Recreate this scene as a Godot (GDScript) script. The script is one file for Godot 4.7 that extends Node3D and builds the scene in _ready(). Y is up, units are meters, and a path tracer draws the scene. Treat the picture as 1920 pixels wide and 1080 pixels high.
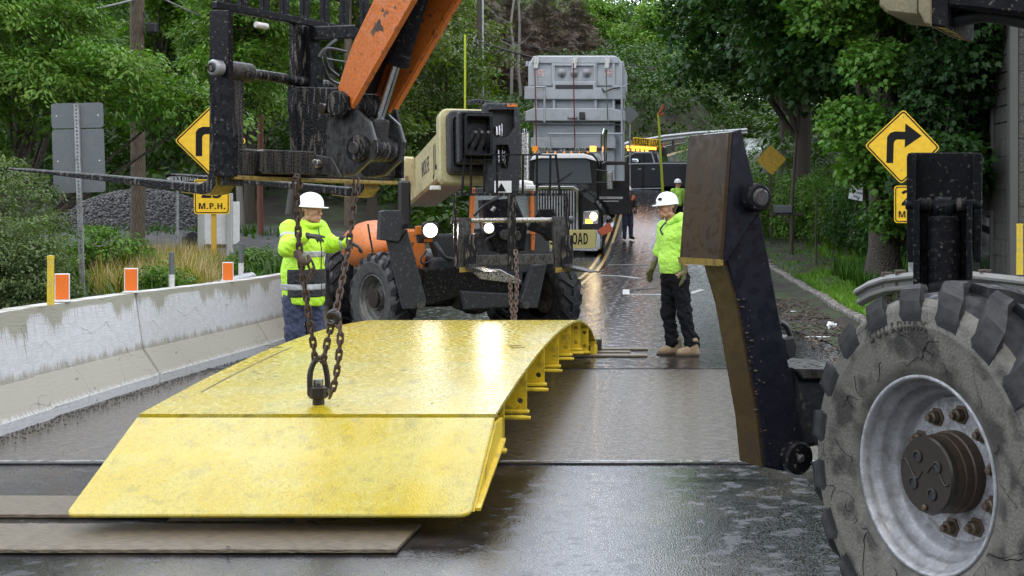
extends Node3D
# A wet road works site: a yellow steel jumper ramp slung between two telehandlers, trucks waiting uphill.
# The road runs along -z. EYE is the camera; px() gives the point seen at a pixel of the 1920 x 1080 photograph at a depth in metres.
const FOCAL := 2400.0
const VX := 1263.0
const VY := 400.0
const EYE := 1.6
var rng := RandomNumberGenerator.new()
var M := {}
var T := {}
var used := {}

func px(u: float, v: float, d: float) -> Vector3:
	return Vector3((u - VX) / FOCAL * d, EYE + (VY - v) / FOCAL * d, -d)

func on_plane(u: float, v: float, o: Vector3, n: Vector3) -> Vector3:
	var e := Vector3(0, EYE, 0)
	var dir := px(u, v, 1.0) - e
	return e + dir * ((o - e).dot(n) / dir.dot(n))

func sstep(a: float, b: float, x: float) -> float:
	return smoothstep(a, b, x)

func road_y(d: float) -> float:
	var h := -0.05 * sstep(11, 15.5, d) * (1.0 - sstep(20, 30, d))
	if d > 32.0:
		var k := minf(d, 47.5) - 32.0
		h += 0.0045 * k * k
	if d > 47.5:
		h += 0.14 * (minf(d, 88.0) - 47.5)
	if d > 88.0:
		h += 0.05 * (d - 88.0)
	return h

func bend(d: float) -> float:
	return 0.0 if d < 62.0 else 0.010 * (d - 62.0) * (d - 62.0)

func land_y(x: float, d: float) -> float:
	var r := road_y(d)
	var b := bend(minf(d, 95.0))
	var xr := x - b
	if xr < -4.9:
		var far := 0.5 + 0.03 * (d - 14.0) if d < 40.0 else 1.28 + 0.17 * (d - 40.0)
		far = maxf(far, r + 0.2 if d > 45.0 else 0.3)
		far += sstep(-30, -55, xr) * 10.0
		var k := sstep(-5.0, -5.6, xr) if d < 22.0 else sstep(-5.2, -11.0, xr)
		var side := sstep(20.5, 23.0, d) * (1.0 - sstep(29, 33, d)) * sstep(-5.0, -7.5, xr)
		return lerpf(r, far, maxf(k, side * 0.9)) - (0.05 if xr > -5.0 else 0.0)
	if xr > 2.72:
		var up := 0.11 + 0.10 * maxf(0.0, xr - 3.0) * sstep(20, 34, d) + 0.30 * maxf(0.0, xr - 5.5) * sstep(26, 38, d)
		up += 0.2 * maxf(0.0, xr - 9.0) * sstep(40, 60, d)
		return r + minf(up, 14.0)
	return r - 0.05

# ---------------------------------------------------------------- meshes
class Geo:
	var v := PackedVector3Array()
	var n := PackedVector3Array()
	var uv := PackedVector2Array()
	var c := PackedColorArray()
	var tint := Color(1, 1, 1)
	var colored := false
	func tri(a: Vector3, b: Vector3, d: Vector3, na: Vector3, nb: Vector3, nd: Vector3) -> void:
		if (d - a).cross(b - a).dot(na + nb + nd) < 0.0:
			var t := b; b = d; d = t
			t = nb; nb = nd; nd = t
		v.append(a); v.append(b); v.append(d)
		n.append(na); n.append(nb); n.append(nd)
		var w := (na + nb + nd).abs()
		if w.x >= w.y and w.x >= w.z:
			uv.append(Vector2(a.z, -a.y)); uv.append(Vector2(b.z, -b.y)); uv.append(Vector2(d.z, -d.y))
		elif w.y >= w.z:
			uv.append(Vector2(a.x, a.z)); uv.append(Vector2(b.x, b.z)); uv.append(Vector2(d.x, d.z))
		else:
			uv.append(Vector2(a.x, -a.y)); uv.append(Vector2(b.x, -b.y)); uv.append(Vector2(d.x, -d.y))
		if colored:
			c.append(tint); c.append(tint); c.append(tint)
	func flat(a: Vector3, b: Vector3, d: Vector3, out: Vector3) -> void:
		var m := (d - a).cross(b - a)
		if m.length_squared() < 1e-16: return
		m = m.normalized()
		if m.dot(out) < 0.0: m = -m
		tri(a, b, d, m, m, m)
	func quad(a: Vector3, b: Vector3, d: Vector3, e: Vector3, out: Vector3) -> void:
		flat(a, b, d, out); flat(a, d, e, out)
	# a box with chamfered edges
	func box(o: Vector3, s: Vector3, ch := 0.004, bs := Basis()) -> void:
		var h := s * 0.5
		ch = minf(ch, minf(h.x, minf(h.y, h.z)) * 0.6)
		var i := h - Vector3(ch, ch, ch)
		for k in 3:
			for sg in [-1.0, 1.0]:
				var nn := Vector3(); nn[k] = sg
				var p: Array[Vector3] = []
				for q in [[-1, -1], [1, -1], [1, 1], [-1, 1]]:
					var w := Vector3(); w[k] = sg * h[k]; w[(k + 1) % 3] = q[0] * i[(k + 1) % 3]; w[(k + 2) % 3] = q[1] * i[(k + 2) % 3]
					p.append(o + bs * w)
				quad(p[0], p[1], p[2], p[3], bs * nn)
		if ch <= 0.0: return
		for k in 3:
			var k1 := (k + 1) % 3
			var k2 := (k + 2) % 3
			for s1 in [-1.0, 1.0]:
				for s2 in [-1.0, 1.0]:
					var nn := Vector3(); nn[k1] = s1; nn[k2] = s2
					var p: Array[Vector3] = []
					for q in [[-1, 0], [1, 0], [1, 1], [-1, 1]]:
						var w := Vector3(); w[k] = q[0] * i[k]
						w[k1] = s1 * (h[k1] if q[1] == 0 else i[k1]); w[k2] = s2 * (i[k2] if q[1] == 0 else h[k2])
						p.append(o + bs * w)
					quad(p[0], p[1], p[2], p[3], bs * nn)
		for sx in [-1.0, 1.0]:
			for sy in [-1.0, 1.0]:
				for sz in [-1.0, 1.0]:
					flat(o + bs * Vector3(sx * h.x, sy * i.y, sz * i.z), o + bs * Vector3(sx * i.x, sy * h.y, sz * i.z), o + bs * Vector3(sx * i.x, sy * i.y, sz * h.z), bs * Vector3(sx, sy, sz))
	# a bar of section w x h from a to b
	func bar(a: Vector3, b: Vector3, w: float, h: float, ch := 0.003, up := Vector3.UP) -> void:
		var y := (b - a).normalized()
		var x := up.cross(y)
		if x.length() < 0.01: x = Vector3.RIGHT.cross(y)
		x = x.normalized()
		box((a + b) * 0.5, Vector3(w, (b - a).length(), h), ch, Basis(x, y, x.cross(y)))
	# a polygon in the plane ex, ey through o, extruded from z0 to z1 along ez, with holes
	func prism(poly: PackedVector2Array, o: Vector3, ex: Vector3, ey: Vector3, ez: Vector3, z0: float, z1: float, ch := 0.004, holes: Array = []) -> void:
		poly = poly.duplicate()
		if Geometry2D.is_polygon_clockwise(poly): poly.reverse()
		var cnt := poly.size()
		ch = minf(ch, absf(z1 - z0) * 0.3)
		var inner := PackedVector2Array()
		var mit := PackedVector2Array()
		for k in cnt:
			var p0 := poly[(k + cnt - 1) % cnt]; var p1 := poly[k]; var p2 := poly[(k + 1) % cnt]
			var n1 := (p1 - p0).normalized().orthogonal(); var n2 := (p2 - p1).normalized().orthogonal()
			var m := (n1 + n2)
			m = m / maxf(0.4, m.dot(n1)) if m.length() > 0.01 else n1
			mit.append(m)
			inner.append(p1 + m * ch * (-1.0 if m.dot(n1) * 1.0 >= 0.0 else 1.0) * signf(1.0))
		# orthogonal() turns clockwise in y-down terms; pick the side that shrinks
		if absf(area(inner)) > absf(area(poly)):
			for k in cnt: inner[k] = poly[k] * 2.0 - inner[k]
		var rim := inner.duplicate()
		for hole in holes:
			var hp: PackedVector2Array = hole.duplicate()
			if not Geometry2D.is_polygon_clockwise(hp): hp.reverse()
			var bi := 0; var bj := 0; var best := INF
			for i in rim.size():
				for j in hp.size():
					var dd := rim[i].distance_squared_to(hp[j])
					if dd < best: best = dd; bi = i; bj = j
			var merged := rim.slice(0, bi + 1)
			for j in hp.size(): merged.append(hp[(bj + j) % hp.size()])
			var slit := (hp[bj] - rim[bi]).normalized(); slit = Vector2(slit.y, -slit.x) * 1e-4
			merged.append(hp[bj] + slit); merged.append(rim[bi] + slit)
			merged.append_array(rim.slice(bi + 1))
			rim = merged
			for j in hp.size():
				var a := hp[j]; var b := hp[(j + 1) % hp.size()]
				var cen := Vector2()
				for q in hp: cen += q / hp.size()
				var out := cen - (a + b) * 0.5
				quad(o + ex * a.x + ey * a.y + ez * z0, o + ex * b.x + ey * b.y + ez * z0, o + ex * b.x + ey * b.y + ez * z1, o + ex * a.x + ey * a.y + ez * z1, ex * out.x + ey * out.y)
		var ids := Geometry2D.triangulate_polygon(rim)
		for side in [[z0, -1.0], [z1, 1.0]]:
			for t in range(0, ids.size(), 3):
				var q: Array[Vector3] = []
				for e in 3:
					var w := rim[ids[t + e]]
					q.append(o + ex * w.x + ey * w.y + ez * side[0])
				flat(q[0], q[1], q[2], ez * side[1] * signf(z1 - z0))
		var zi0 := z0 + ch * signf(z1 - z0); var zi1 := z1 - ch * signf(z1 - z0)
		for k in cnt:
			var a := poly[k]; var b := poly[(k + 1) % cnt]; var ia := inner[k]; var ib := inner[(k + 1) % cnt]
			var out2 := (b - a).orthogonal()
			if out2.dot((a + b) * 0.5 - (ia + ib) * 0.5) < 0.0: out2 = -out2
			var out := ex * out2.x + ey * out2.y
			var A0 := o + ex * a.x + ey * a.y; var B0 := o + ex * b.x + ey * b.y
			var IA := o + ex * ia.x + ey * ia.y; var IB := o + ex * ib.x + ey * ib.y
			quad(A0 + ez * zi0, B0 + ez * zi0, B0 + ez * zi1, A0 + ez * zi1, out)
			if ch > 0.0:
				quad(IA + ez * z0, IB + ez * z0, B0 + ez * zi0, A0 + ez * zi0, out.normalized() - ez * signf(z1 - z0))
				quad(IA + ez * z1, IB + ez * z1, B0 + ez * zi1, A0 + ez * zi1, out.normalized() + ez * signf(z1 - z0))
	func area(p: PackedVector2Array) -> float:
		var s := 0.0
		for k in p.size(): s += p[k].cross(p[(k + 1) % p.size()])
		return s * 0.5
	# a round pipe through points
	func tube(p: PackedVector3Array, r, sides := 10, closed := false, caps := true) -> void:
		var cnt := p.size()
		var rad := func(i: int) -> float: return r[i % r.size()] if r is Array or r is PackedFloat32Array else r
		var rings := []
		var side := Vector3()
		for k in cnt:
			var t: Vector3
			if closed: t = p[(k + 1) % cnt] - p[(k + cnt - 1) % cnt]
			else: t = p[mini(k + 1, cnt - 1)] - p[maxi(k - 1, 0)]
			t = t.normalized()
			if side == Vector3():
				side = t.cross(Vector3.UP if absf(t.y) < 0.9 else Vector3.RIGHT).normalized()
			side = (side - t * side.dot(t)).normalized()
			var b := t.cross(side)
			var ring := []
			for s in sides:
				var q := TAU * s / sides
				ring.append(side * cos(q) + b * sin(q))
			rings.append(ring)
		var last := cnt if closed else cnt - 1
		for k in last:
			var k2 := (k + 1) % cnt
			var r1: float = rad.call(k); var r2: float = rad.call(k2)
			for s in sides:
				var s2 := (s + 1) % sides
				var a0: Vector3 = rings[k][s]; var a1: Vector3 = rings[k][s2]; var b0: Vector3 = rings[k2][s]; var b1: Vector3 = rings[k2][s2]
				tri(p[k] + a0 * r1, p[k] + a1 * r1, p[k2] + b1 * r2, a0, a1, b1)
				tri(p[k] + a0 * r1, p[k2] + b1 * r2, p[k2] + b0 * r2, a0, b1, b0)
		if caps and not closed:
			for e in [0, cnt - 1]:
				var out := (p[0] - p[1]) if e == 0 else (p[cnt - 1] - p[cnt - 2])
				var re: float = rad.call(e)
				if re > 0.0005:
					for s in sides: flat(p[e], p[e] + rings[e][s] * re, p[e] + rings[e][(s + 1) % sides] * re, out)
	# a profile of (radius, height) turned about the axis through o; smooth rounds the profile too
	func lathe(prof: PackedVector2Array, o: Vector3, axis: Vector3, segs := 24, smooth := false, a0 := 0.0, a1 := TAU) -> void:
		axis = axis.normalized()
		var x := axis.cross(Vector3.UP if absf(axis.y) < 0.9 else Vector3.RIGHT).normalized()
		var y := axis.cross(x)
		var nn := PackedVector2Array()
		for k in prof.size() - 1:
			var t := (prof[k + 1] - prof[k])
			nn.append(Vector2(t.y, -t.x).normalized())
		for s in segs:
			var q0 := a0 + (a1 - a0) * s / segs; var q1 := a0 + (a1 - a0) * (s + 1) / segs
			var d0 := x * cos(q0) + y * sin(q0); var d1 := x * cos(q1) + y * sin(q1)
			for k in prof.size() - 1:
				var m0 := nn[k]; var m1 := nn[k]
				if smooth:
					if k > 0: m0 = (nn[k] + nn[k - 1]).normalized()
					if k < nn.size() - 1: m1 = (nn[k] + nn[k + 1]).normalized()
				var A := prof[k]; var B := prof[k + 1]
				var p00 := o + axis * A.y + d0 * A.x; var p01 := o + axis * A.y + d1 * A.x
				var p10 := o + axis * B.y + d0 * B.x; var p11 := o + axis * B.y + d1 * B.x
				if A.x > 1e-5: tri(p00, p01, p11, d0 * m0.x + axis * m0.y, d1 * m0.x + axis * m0.y, d1 * m1.x + axis * m1.y)
				if B.x > 1e-5: tri(p00, p11, p10, d0 * m0.x + axis * m0.y, d1 * m1.x + axis * m1.y, d0 * m1.x + axis * m1.y)
	func cyl(a: Vector3, b: Vector3, r: float, segs := 16, ch := 0.004) -> void:
		var l := (b - a).length()
		ch = minf(ch, minf(r, l * 0.5) * 0.5)
		lathe(PackedVector2Array([Vector2(0, 0), Vector2(r - ch, 0), Vector2(r, ch), Vector2(r, l - ch), Vector2(r - ch, l), Vector2(0, l)]), a, b - a, segs)
	func ball(o: Vector3, r: Vector3, segs := 14, rings := 8, bs := Basis()) -> void:
		for i in rings:
			for j in segs:
				var p: Array[Vector3] = []
				for q in [[0, 0], [0, 1], [1, 1], [1, 0]]:
					var a: float = PI * (i + q[0]) / rings; var b: float = TAU * (j + q[1]) / segs
					p.append(Vector3(sin(a) * cos(b), cos(a), sin(a) * sin(b)))
				var m: Array[Vector3] = []
				for q in p: m.append((bs * (q / r)).normalized())
				tri(o + bs * (p[0] * r), o + bs * (p[1] * r), o + bs * (p[2] * r), m[0], m[1], m[2])
				tri(o + bs * (p[0] * r), o + bs * (p[2] * r), o + bs * (p[3] * r), m[0], m[2], m[3])
	func mesh() -> ArrayMesh:
		var a := []
		a.resize(Mesh.ARRAY_MAX)
		a[Mesh.ARRAY_VERTEX] = v; a[Mesh.ARRAY_NORMAL] = n; a[Mesh.ARRAY_TEX_UV] = uv
		if colored: a[Mesh.ARRAY_COLOR] = c
		var m := ArrayMesh.new()
		m.add_surface_from_arrays(Mesh.PRIMITIVE_TRIANGLES, a)
		return m

func V2(a: Array) -> PackedVector2Array:
	var r := PackedVector2Array()
	for k in range(0, a.size(), 2): r.append(Vector2(a[k], a[k + 1]))
	return r

func circle2(x: float, y: float, r: float, n := 12, ry := -1.0) -> PackedVector2Array:
	var p := PackedVector2Array()
	for k in n: p.append(Vector2(x + r * cos(TAU * k / n), y + (r if ry < 0 else ry) * sin(TAU * k / n)))
	return p

func rrect(x0: float, y0: float, x1: float, y1: float, r: float, n := 3) -> PackedVector2Array:
	var p := PackedVector2Array()
	for q in [[x1 - r, y1 - r, 0], [x0 + r, y1 - r, 1], [x0 + r, y0 + r, 2], [x1 - r, y0 + r, 3]]:
		for k in n + 1:
			var a: float = PI / 2 * (q[2] + float(k) / n)
			p.append(Vector2(q[0] + r * cos(a), q[1] + r * sin(a)))
	return p

func numbered(called: String) -> String:
	if not used.has(called):
		used[called] = 0
		return called
	used[called] += 1
	return "%s_%03d" % [called, used[called]]

func put(called: String, g, m: Material, parent: Node3D, at := Transform3D()) -> MeshInstance3D:
	var o := MeshInstance3D.new()
	o.mesh = g.mesh() if g is Geo else g
	if not m: print("no material for ", called)
	o.material_override = m
	o.transform = at
	o.name = numbered(called) if parent == self else called
	if parent != self and parent.has_node(NodePath(called)):
		var k := 1
		while parent.has_node(NodePath("%s_%03d" % [called, k])): k += 1
		o.name = "%s_%03d" % [called, k]
	parent.add_child(o, true)
	return o

func tag(o: Node, label: String, category: String, group := "") -> void:
	o.set_meta("label", label)
	o.set_meta("category", category)
	if group: o.set_meta("group", group)

func thing(called: String, label: String, category: String, at := Vector3.ZERO, turn := 0.0, group := "") -> Node3D:
	var o := Node3D.new()
	o.name = numbered(called)
	o.position = at
	o.rotation.y = turn
	add_child(o)
	tag(o, label, category, group)
	return o

func struct(called: String, g, m: Material) -> MeshInstance3D:
	var o := put(called, g, m, self)
	o.set_meta("kind", "structure")
	return o

func scatter(called: String, mesh: Mesh, m: Material, places: Array, tints: Array, parent: Node3D = self) -> MultiMeshInstance3D:
	var mm := MultiMesh.new()
	mm.transform_format = MultiMesh.TRANSFORM_3D
	mm.use_colors = true
	mm.mesh = mesh
	mm.instance_count = places.size()
	for k in places.size():
		mm.set_instance_transform(k, places[k])
		mm.set_instance_color(k, tints[k])
	var o := MultiMeshInstance3D.new()
	o.multimesh = mm
	o.material_override = m
	o.name = numbered(called) if parent == self else called
	o.set_meta("kind", "stuff")
	parent.add_child(o, true)
	return o

func words(s: String, cap: float, m: Material, parent: Node3D, at: Transform3D, bold := true, squeeze := 1.0, depth := 0.004, called := "lettering", face := "Droid Sans") -> MeshInstance3D:
	var key := "%s|%s|%s" % [s, face, bold]
	if not T.has(key):
		var f := SystemFont.new()
		f.font_names = PackedStringArray([face])
		f.font_weight = 700 if bold else 400
		var t := TextMesh.new()
		t.text = s; t.font = f; t.font_size = 64; t.pixel_size = 0.01; t.depth = 0.05
		t.curve_step = 2.0
		T[key] = t
	var k := cap / 0.457
	return put(called, T[key], m, parent, at * Transform3D(Basis.from_scale(Vector3(k * squeeze, k, depth / 0.05)), Vector3()))

# ---------------------------------------------------------------- materials
func lin(r: float, g: float, b: float) -> Color:
	return Color(r, g, b).linear_to_srgb()

func noise_tex(key: String, freq: float, stops: Array, cols: Array, oct := 4, size := 512, kind := FastNoiseLite.TYPE_SIMPLEX_SMOOTH, normal := 0.0) -> NoiseTexture2D:
	if T.has(key): return T[key]
	var n := FastNoiseLite.new()
	n.noise_type = kind; n.frequency = freq; n.fractal_octaves = oct; n.seed = hash(key) % 10000
	var t := NoiseTexture2D.new()
	t.width = size; t.height = size; t.seamless = true; t.noise = n
	if normal > 0.0:
		t.as_normal_map = true; t.bump_strength = normal
	if cols.size():
		var g := Gradient.new()
		g.offsets = PackedFloat32Array(stops)
		var pc := PackedColorArray()
		for q in cols: pc.append(q if q is Color else Color(q, q, q))
		g.colors = pc
		t.color_ramp = g
	T[key] = t
	return t

func mat(key: String, c: Color, rough: float, metal := 0.0, o := {}) -> StandardMaterial3D:
	if M.has(key): return M[key]
	var m := StandardMaterial3D.new()
	m.resource_name = key
	m.albedo_color = c; m.roughness = rough; m.metallic = metal
	var sc: float = o.get("scale", 1.0)
	m.uv1_triplanar = not o.get("uv", false)
	m.uv2_triplanar = m.uv1_triplanar
	m.uv1_world_triplanar = o.get("world", false); m.uv2_world_triplanar = o.get("world", false)
	m.uv1_scale = Vector3.ONE * sc
	m.uv2_scale = o.streak if o.has("streak") else Vector3.ONE * float(o.get("scale2", sc * 0.31))
	if o.has("tex"): m.albedo_texture = o.tex
	if o.has("rough"): m.roughness = 1.0; m.roughness_texture = o.rough
	if o.has("bump"):
		m.heightmap_enabled = true; m.heightmap_texture = o.bump; m.heightmap_scale = o.get("bump_cm", 0.3)
	if o.has("dirt"):
		m.detail_enabled = true; m.detail_blend_mode = BaseMaterial3D.BLEND_MODE_MIX; m.detail_albedo = o.dirt; m.detail_uv_layer = BaseMaterial3D.DETAIL_UV_2
	if o.get("vertex", false): m.vertex_color_use_as_albedo = true
	if o.has("backlight"): m.backlight_enabled = true; m.backlight = o.backlight
	if o.has("coat"): m.clearcoat_enabled = true; m.clearcoat = o.coat; m.clearcoat_roughness = 0.12
	if o.has("glow"): m.emission_enabled = true; m.emission = o.glow; m.emission_energy_multiplier = o.get("energy", 1.0)
	if o.has("sheen"): m.rim_enabled = true; m.rim = o.sheen; m.rim_tint = 0.5
	if o.has("spec"): m.metallic_specular = o.spec
	M[key] = m
	return m

# brown mud or rust over paint: transparent below lo, opaque above hi
func dirt(key: String, c: Color, lo: float, hi: float, most := 0.8, freq := 0.012, oct := 5) -> NoiseTexture2D:
	return noise_tex(key, freq, [0.0, lo, hi, 1.0], [Color(c, 0), Color(c, 0), Color(c, most), Color(c, most)], oct)

# pixel outlines laid on a plane of a thing whose frame is tr: facing (z = zl) or sideways (x = xl)
func lpt(tr: Transform3D, zl: float, u: float, v: float) -> Vector3:
	return tr.affine_inverse() * on_plane(u, v, tr * Vector3(0, 0, zl), tr.basis.z)

func lsd(tr: Transform3D, xl: float, u: float, v: float) -> Vector3:
	return tr.affine_inverse() * on_plane(u, v, tr * Vector3(xl, 0, 0), tr.basis.x)

func lface(tr: Transform3D, zl: float, a: Array) -> PackedVector2Array:
	var r := PackedVector2Array()
	for k in range(0, a.size(), 2):
		var p := lpt(tr, zl, a[k], a[k + 1]); r.append(Vector2(p.x, p.y))
	return r

func plate(called: String, m: Material, t: Node3D, zl: float, a: Array, thick: float, ch := 0.004, holes: Array = []) -> MeshInstance3D:
	var hs := []
	for h in holes: hs.append(lface(t.transform, zl, h))
	var g := Geo.new(); g.prism(lface(t.transform, zl, a), Vector3(0, 0, zl), Vector3.RIGHT, Vector3.UP, Vector3.FORWARD, 0.0, thick, ch, hs)
	return put(called, g, m, t)

func side_plate(called: String, m: Material, t: Node3D, xl: float, a: Array, thick: float, ch := 0.004) -> MeshInstance3D:
	var r := PackedVector2Array()
	for k in range(0, a.size(), 2):
		var p := lsd(t.transform, xl, a[k], a[k + 1]); r.append(Vector2(p.z, p.y))
	var g := Geo.new(); g.prism(r, Vector3(xl, 0, 0), Vector3.BACK, Vector3.UP, Vector3.RIGHT, 0.0, thick, ch)
	return put(called, g, m, t)

func solid(called: String, m: Material, t: Node3D, o: Vector3, s: Vector3, ch := 0.006, bs := Basis()) -> MeshInstance3D:
	var g := Geo.new(); g.box(o, s, ch, bs)
	return put(called, g, m, t)

func pipe(called: String, m: Material, t: Node3D, pts: Array, r: float, sides := 10) -> MeshInstance3D:
	var g := Geo.new(); g.tube(smooth_path(pts) if pts.size() > 2 else PackedVector3Array(pts), r, sides)
	return put(called, g, m, t)

func rod(called: String, m: Material, t: Node3D, a: Vector3, b: Vector3, r: float, segs := 16, ch := 0.004) -> MeshInstance3D:
	var g := Geo.new(); g.cyl(a, b, r, segs, ch)
	return put(called, g, m, t)

func smooth_path(p: Array, n := 6) -> PackedVector3Array:
	var r := PackedVector3Array()
	for k in p.size() - 1:
		var a: Vector3 = p[maxi(k - 1, 0)]; var b: Vector3 = p[k]; var c: Vector3 = p[k + 1]; var d: Vector3 = p[mini(k + 2, p.size() - 1)]
		for j in n: r.append(b.cubic_interpolate(c, a, d, float(j) / n))
	r.append(p[p.size() - 1])
	return r

# ---------------------------------------------------------------- the scene
func _ready() -> void:
	rng.seed = 77
	var cam := Camera3D.new()
	cam.name = "camera"
	cam.position = Vector3(0, EYE, 0)
	cam.projection = Camera3D.PROJECTION_FRUSTUM
	cam.near = 0.1
	cam.far = 900.0
	cam.size = 2.0 * cam.near * 540.0 / FOCAL
	cam.frustum_offset = Vector2((960.0 - VX) / FOCAL, (VY - 540.0) / FOCAL) * cam.near
	add_child(cam)
	cam.current = true
	var env := Environment.new()
	env.background_mode = Environment.BG_SKY
	env.tonemap_mode = Environment.TONE_MAPPER_LINEAR
	env.tonemap_exposure = EXPOSURE
	env.sdfgi_enabled = true; env.ssao_enabled = true; env.ssil_enabled = true
	var sky := ProceduralSkyMaterial.new()
	sky.sky_top_color = lin(0.80, 0.86, 0.97)
	sky.sky_horizon_color = lin(0.76, 0.82, 0.93)
	sky.sky_curve = 0.25
	sky.sky_energy_multiplier = 1.7
	sky.ground_bottom_color = lin(0.10, 0.10, 0.09)
	sky.ground_horizon_color = lin(0.30, 0.31, 0.31)
	sky.sun_angle_max = 60.0
	sky.sun_curve = 0.6
	env.sky = Sky.new()
	env.sky.sky_material = sky
	var we := WorldEnvironment.new()
	we.name = "world_environment"
	we.environment = env
	add_child(we)
	var sun := DirectionalLight3D.new()
	sun.name = "sun"
	sun.light_color = Color(1.0, 0.97, 0.93)
	sun.light_energy = 0.4
	sun.light_angular_distance = 25.0
	sun.shadow_enabled = true
	sun.rotation_degrees = Vector3(-62, 25, 0)
	add_child(sun)
	make_materials()
	build_ground()
	build_ramp()
	build_barriers()
	build_left_side()
	build_right_side()
	build_trees()
	build_lifter()
	build_near_machine()
	build_far_machine()
	build_trucks()
	build_people()
	build_chains()
	build_small()

const EXPOSURE := 1.2

func make_materials() -> void:
	var speck := noise_tex("speck", 0.22, [0.0, 0.42, 0.60, 0.72, 1.0], [0.45, 0.6, 0.85, 1.0, 1.0], 3, 1024)
	var grain := noise_tex("grain", 0.09, [0.25, 0.75], [0.86, 1.0], 5)
	var fine := noise_tex("fine", 0.16, [0.2, 0.8], [0.0, 1.0], 4, 1024)
	var soft := noise_tex("soft", 0.012, [0.25, 0.75], [0.0, 1.0], 4)
	var wet := noise_tex("wet", 0.011, [0.25, 0.42, 0.58, 0.75], [0.03, 0.05, 0.11, 0.30], 6, 1024)
	var rg := noise_tex("rough_grey", 0.03, [0.25, 0.75], [0.3, 0.75], 4)
	var rw := noise_tex("rough_wet", 0.02, [0.25, 0.75], [0.18, 0.5], 4)
	mat("asphalt", lin(0.022, 0.022, 0.026), 0.3, 0.0, {"tex": speck, "world": true, "scale": 0.45, "rough": wet, "bump": noise_tex("aggregate", 0.19, [0.3, 0.7], [0.0, 1.0], 3, 1024), "bump_cm": 0.065, "dirt": dirt("asphalt_dirt", lin(0.05, 0.042, 0.036), 0.5, 0.75, 0.6), "scale2": 0.21})
	mat("slab", lin(0.115, 0.105, 0.092), 0.4, 0.0, {"uv": true, "tex": noise_tex("slab_t", 0.03, [0.2, 0.4, 0.6, 0.8], [Color(0.42, 0.38, 0.34), Color(0.70, 0.66, 0.60), Color(0.88, 0.83, 0.76), Color(1, 0.97, 0.9)], 6, 1024), "rough": noise_tex("slab_r", 0.03, [0.3, 0.5, 0.75], [0.05, 0.11, 0.28], 6, 1024), "bump": noise_tex("slab_b", 0.06, [0.2, 0.8], [0.0, 1.0], 5, 1024), "bump_cm": 0.17})
	M.slab.uv1_scale = Vector3(0.25, 1.9, 1)
	mat("gravel_lot", lin(0.075, 0.075, 0.08), 0.6, 0.0, {"tex": speck, "world": true, "scale": 0.5, "bump": fine, "bump_cm": 1.2, "dirt": dirt("lot_dirt", lin(0.11, 0.09, 0.07), 0.5, 0.7, 0.6), "scale2": 0.15})
	mat("soil", lin(0.07, 0.05, 0.036), 0.85, 0.0, {"tex": speck, "world": true, "scale": 0.7, "bump": fine, "bump_cm": 2.5, "dirt": dirt("moss", lin(0.05, 0.085, 0.02), 0.45, 0.6, 0.75), "scale2": 0.11})
	mat("white_paint", lin(0.62, 0.62, 0.60), 0.4, 0.0, {"tex": grain, "world": true, "scale": 1.0, "dirt": dirt("road_wear", lin(0.06, 0.06, 0.06), 0.5, 0.56, 0.9, 0.04), "scale2": 0.9})
	mat("yellow_line", lin(0.55, 0.33, 0.03), 0.4, 0.0, {"tex": grain, "world": true, "scale": 1.0, "dirt": T.road_wear, "scale2": 0.9})
	mat("kerb", lin(0.30, 0.28, 0.25), 0.8, 0.0, {"tex": grain, "scale": 1.0, "bump": fine, "bump_cm": 0.8, "dirt": dirt("kerb_dirt", lin(0.07, 0.055, 0.04), 0.45, 0.6, 0.8), "scale2": 0.5})
	var yt := ramp_texture()
	mat("ramp_deck", Color(1, 1, 1), 0.3, 0.0, {"tex": yt, "scale": 0.36, "rough": noise_tex("ramp_r", 0.05, [0.3, 0.55, 0.8], [0.13, 0.22, 0.4], 6, 1024), "bump": noise_tex("ramp_b", 0.22, [0.3, 0.8], [0.0, 1.0], 3, 1024), "bump_cm": 0.1})
	mat("ramp_steel", lin(0.64, 0.455, 0.010), 0.33, 0.0, {"tex": grain, "scale": 1.3, "rough": rg, "dirt": dirt("ramp_grime", lin(0.16, 0.11, 0.03), 0.55, 0.75, 0.55), "scale2": 0.7})
	mat("black_mark", lin(0.06, 0.045, 0.02), 0.6)
	mat("plywood", lin(0.19, 0.155, 0.10), 0.38, 0.0, {"uv": true, "tex": noise_tex("ply_t", 0.03, [0.2, 0.45, 0.8], [Color(0.42, 0.38, 0.33), Color(0.78, 0.75, 0.70), Color(1, 1, 1)], 6, 1024), "bump": T.slab_b, "bump_cm": 0.2})
	M.plywood.uv1_scale = Vector3(0.35, 5.0, 1)
	mat("concrete", Color(1, 1, 1), 0.8, 0.0, {"uv": true, "tex": barrier_texture(), "bump": noise_tex("conc_b", 0.08, [0.2, 0.8], [0.0, 1.0], 5), "bump_cm": 0.12})
	M.concrete.uv1_scale = Vector3(1.0 / 6.1, 1.0 / 0.9, 1)
	mat("orange_board", lin(0.80, 0.17, 0.015), 0.35, 0.0, {"tex": grain, "scale": 2.0})
	mat("white_plastic", lin(0.72, 0.72, 0.70), 0.45, 0.0, {"tex": grain, "scale": 1.5, "dirt": dirt("plastic_dirt", lin(0.25, 0.23, 0.18), 0.5, 0.8, 0.5), "scale2": 1.3})
	mat("yellow_plastic", lin(0.65, 0.47, 0.03), 0.45, 0.0, {"tex": grain, "scale": 1.5, "dirt": T.plastic_dirt, "scale2": 1.3})
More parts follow.
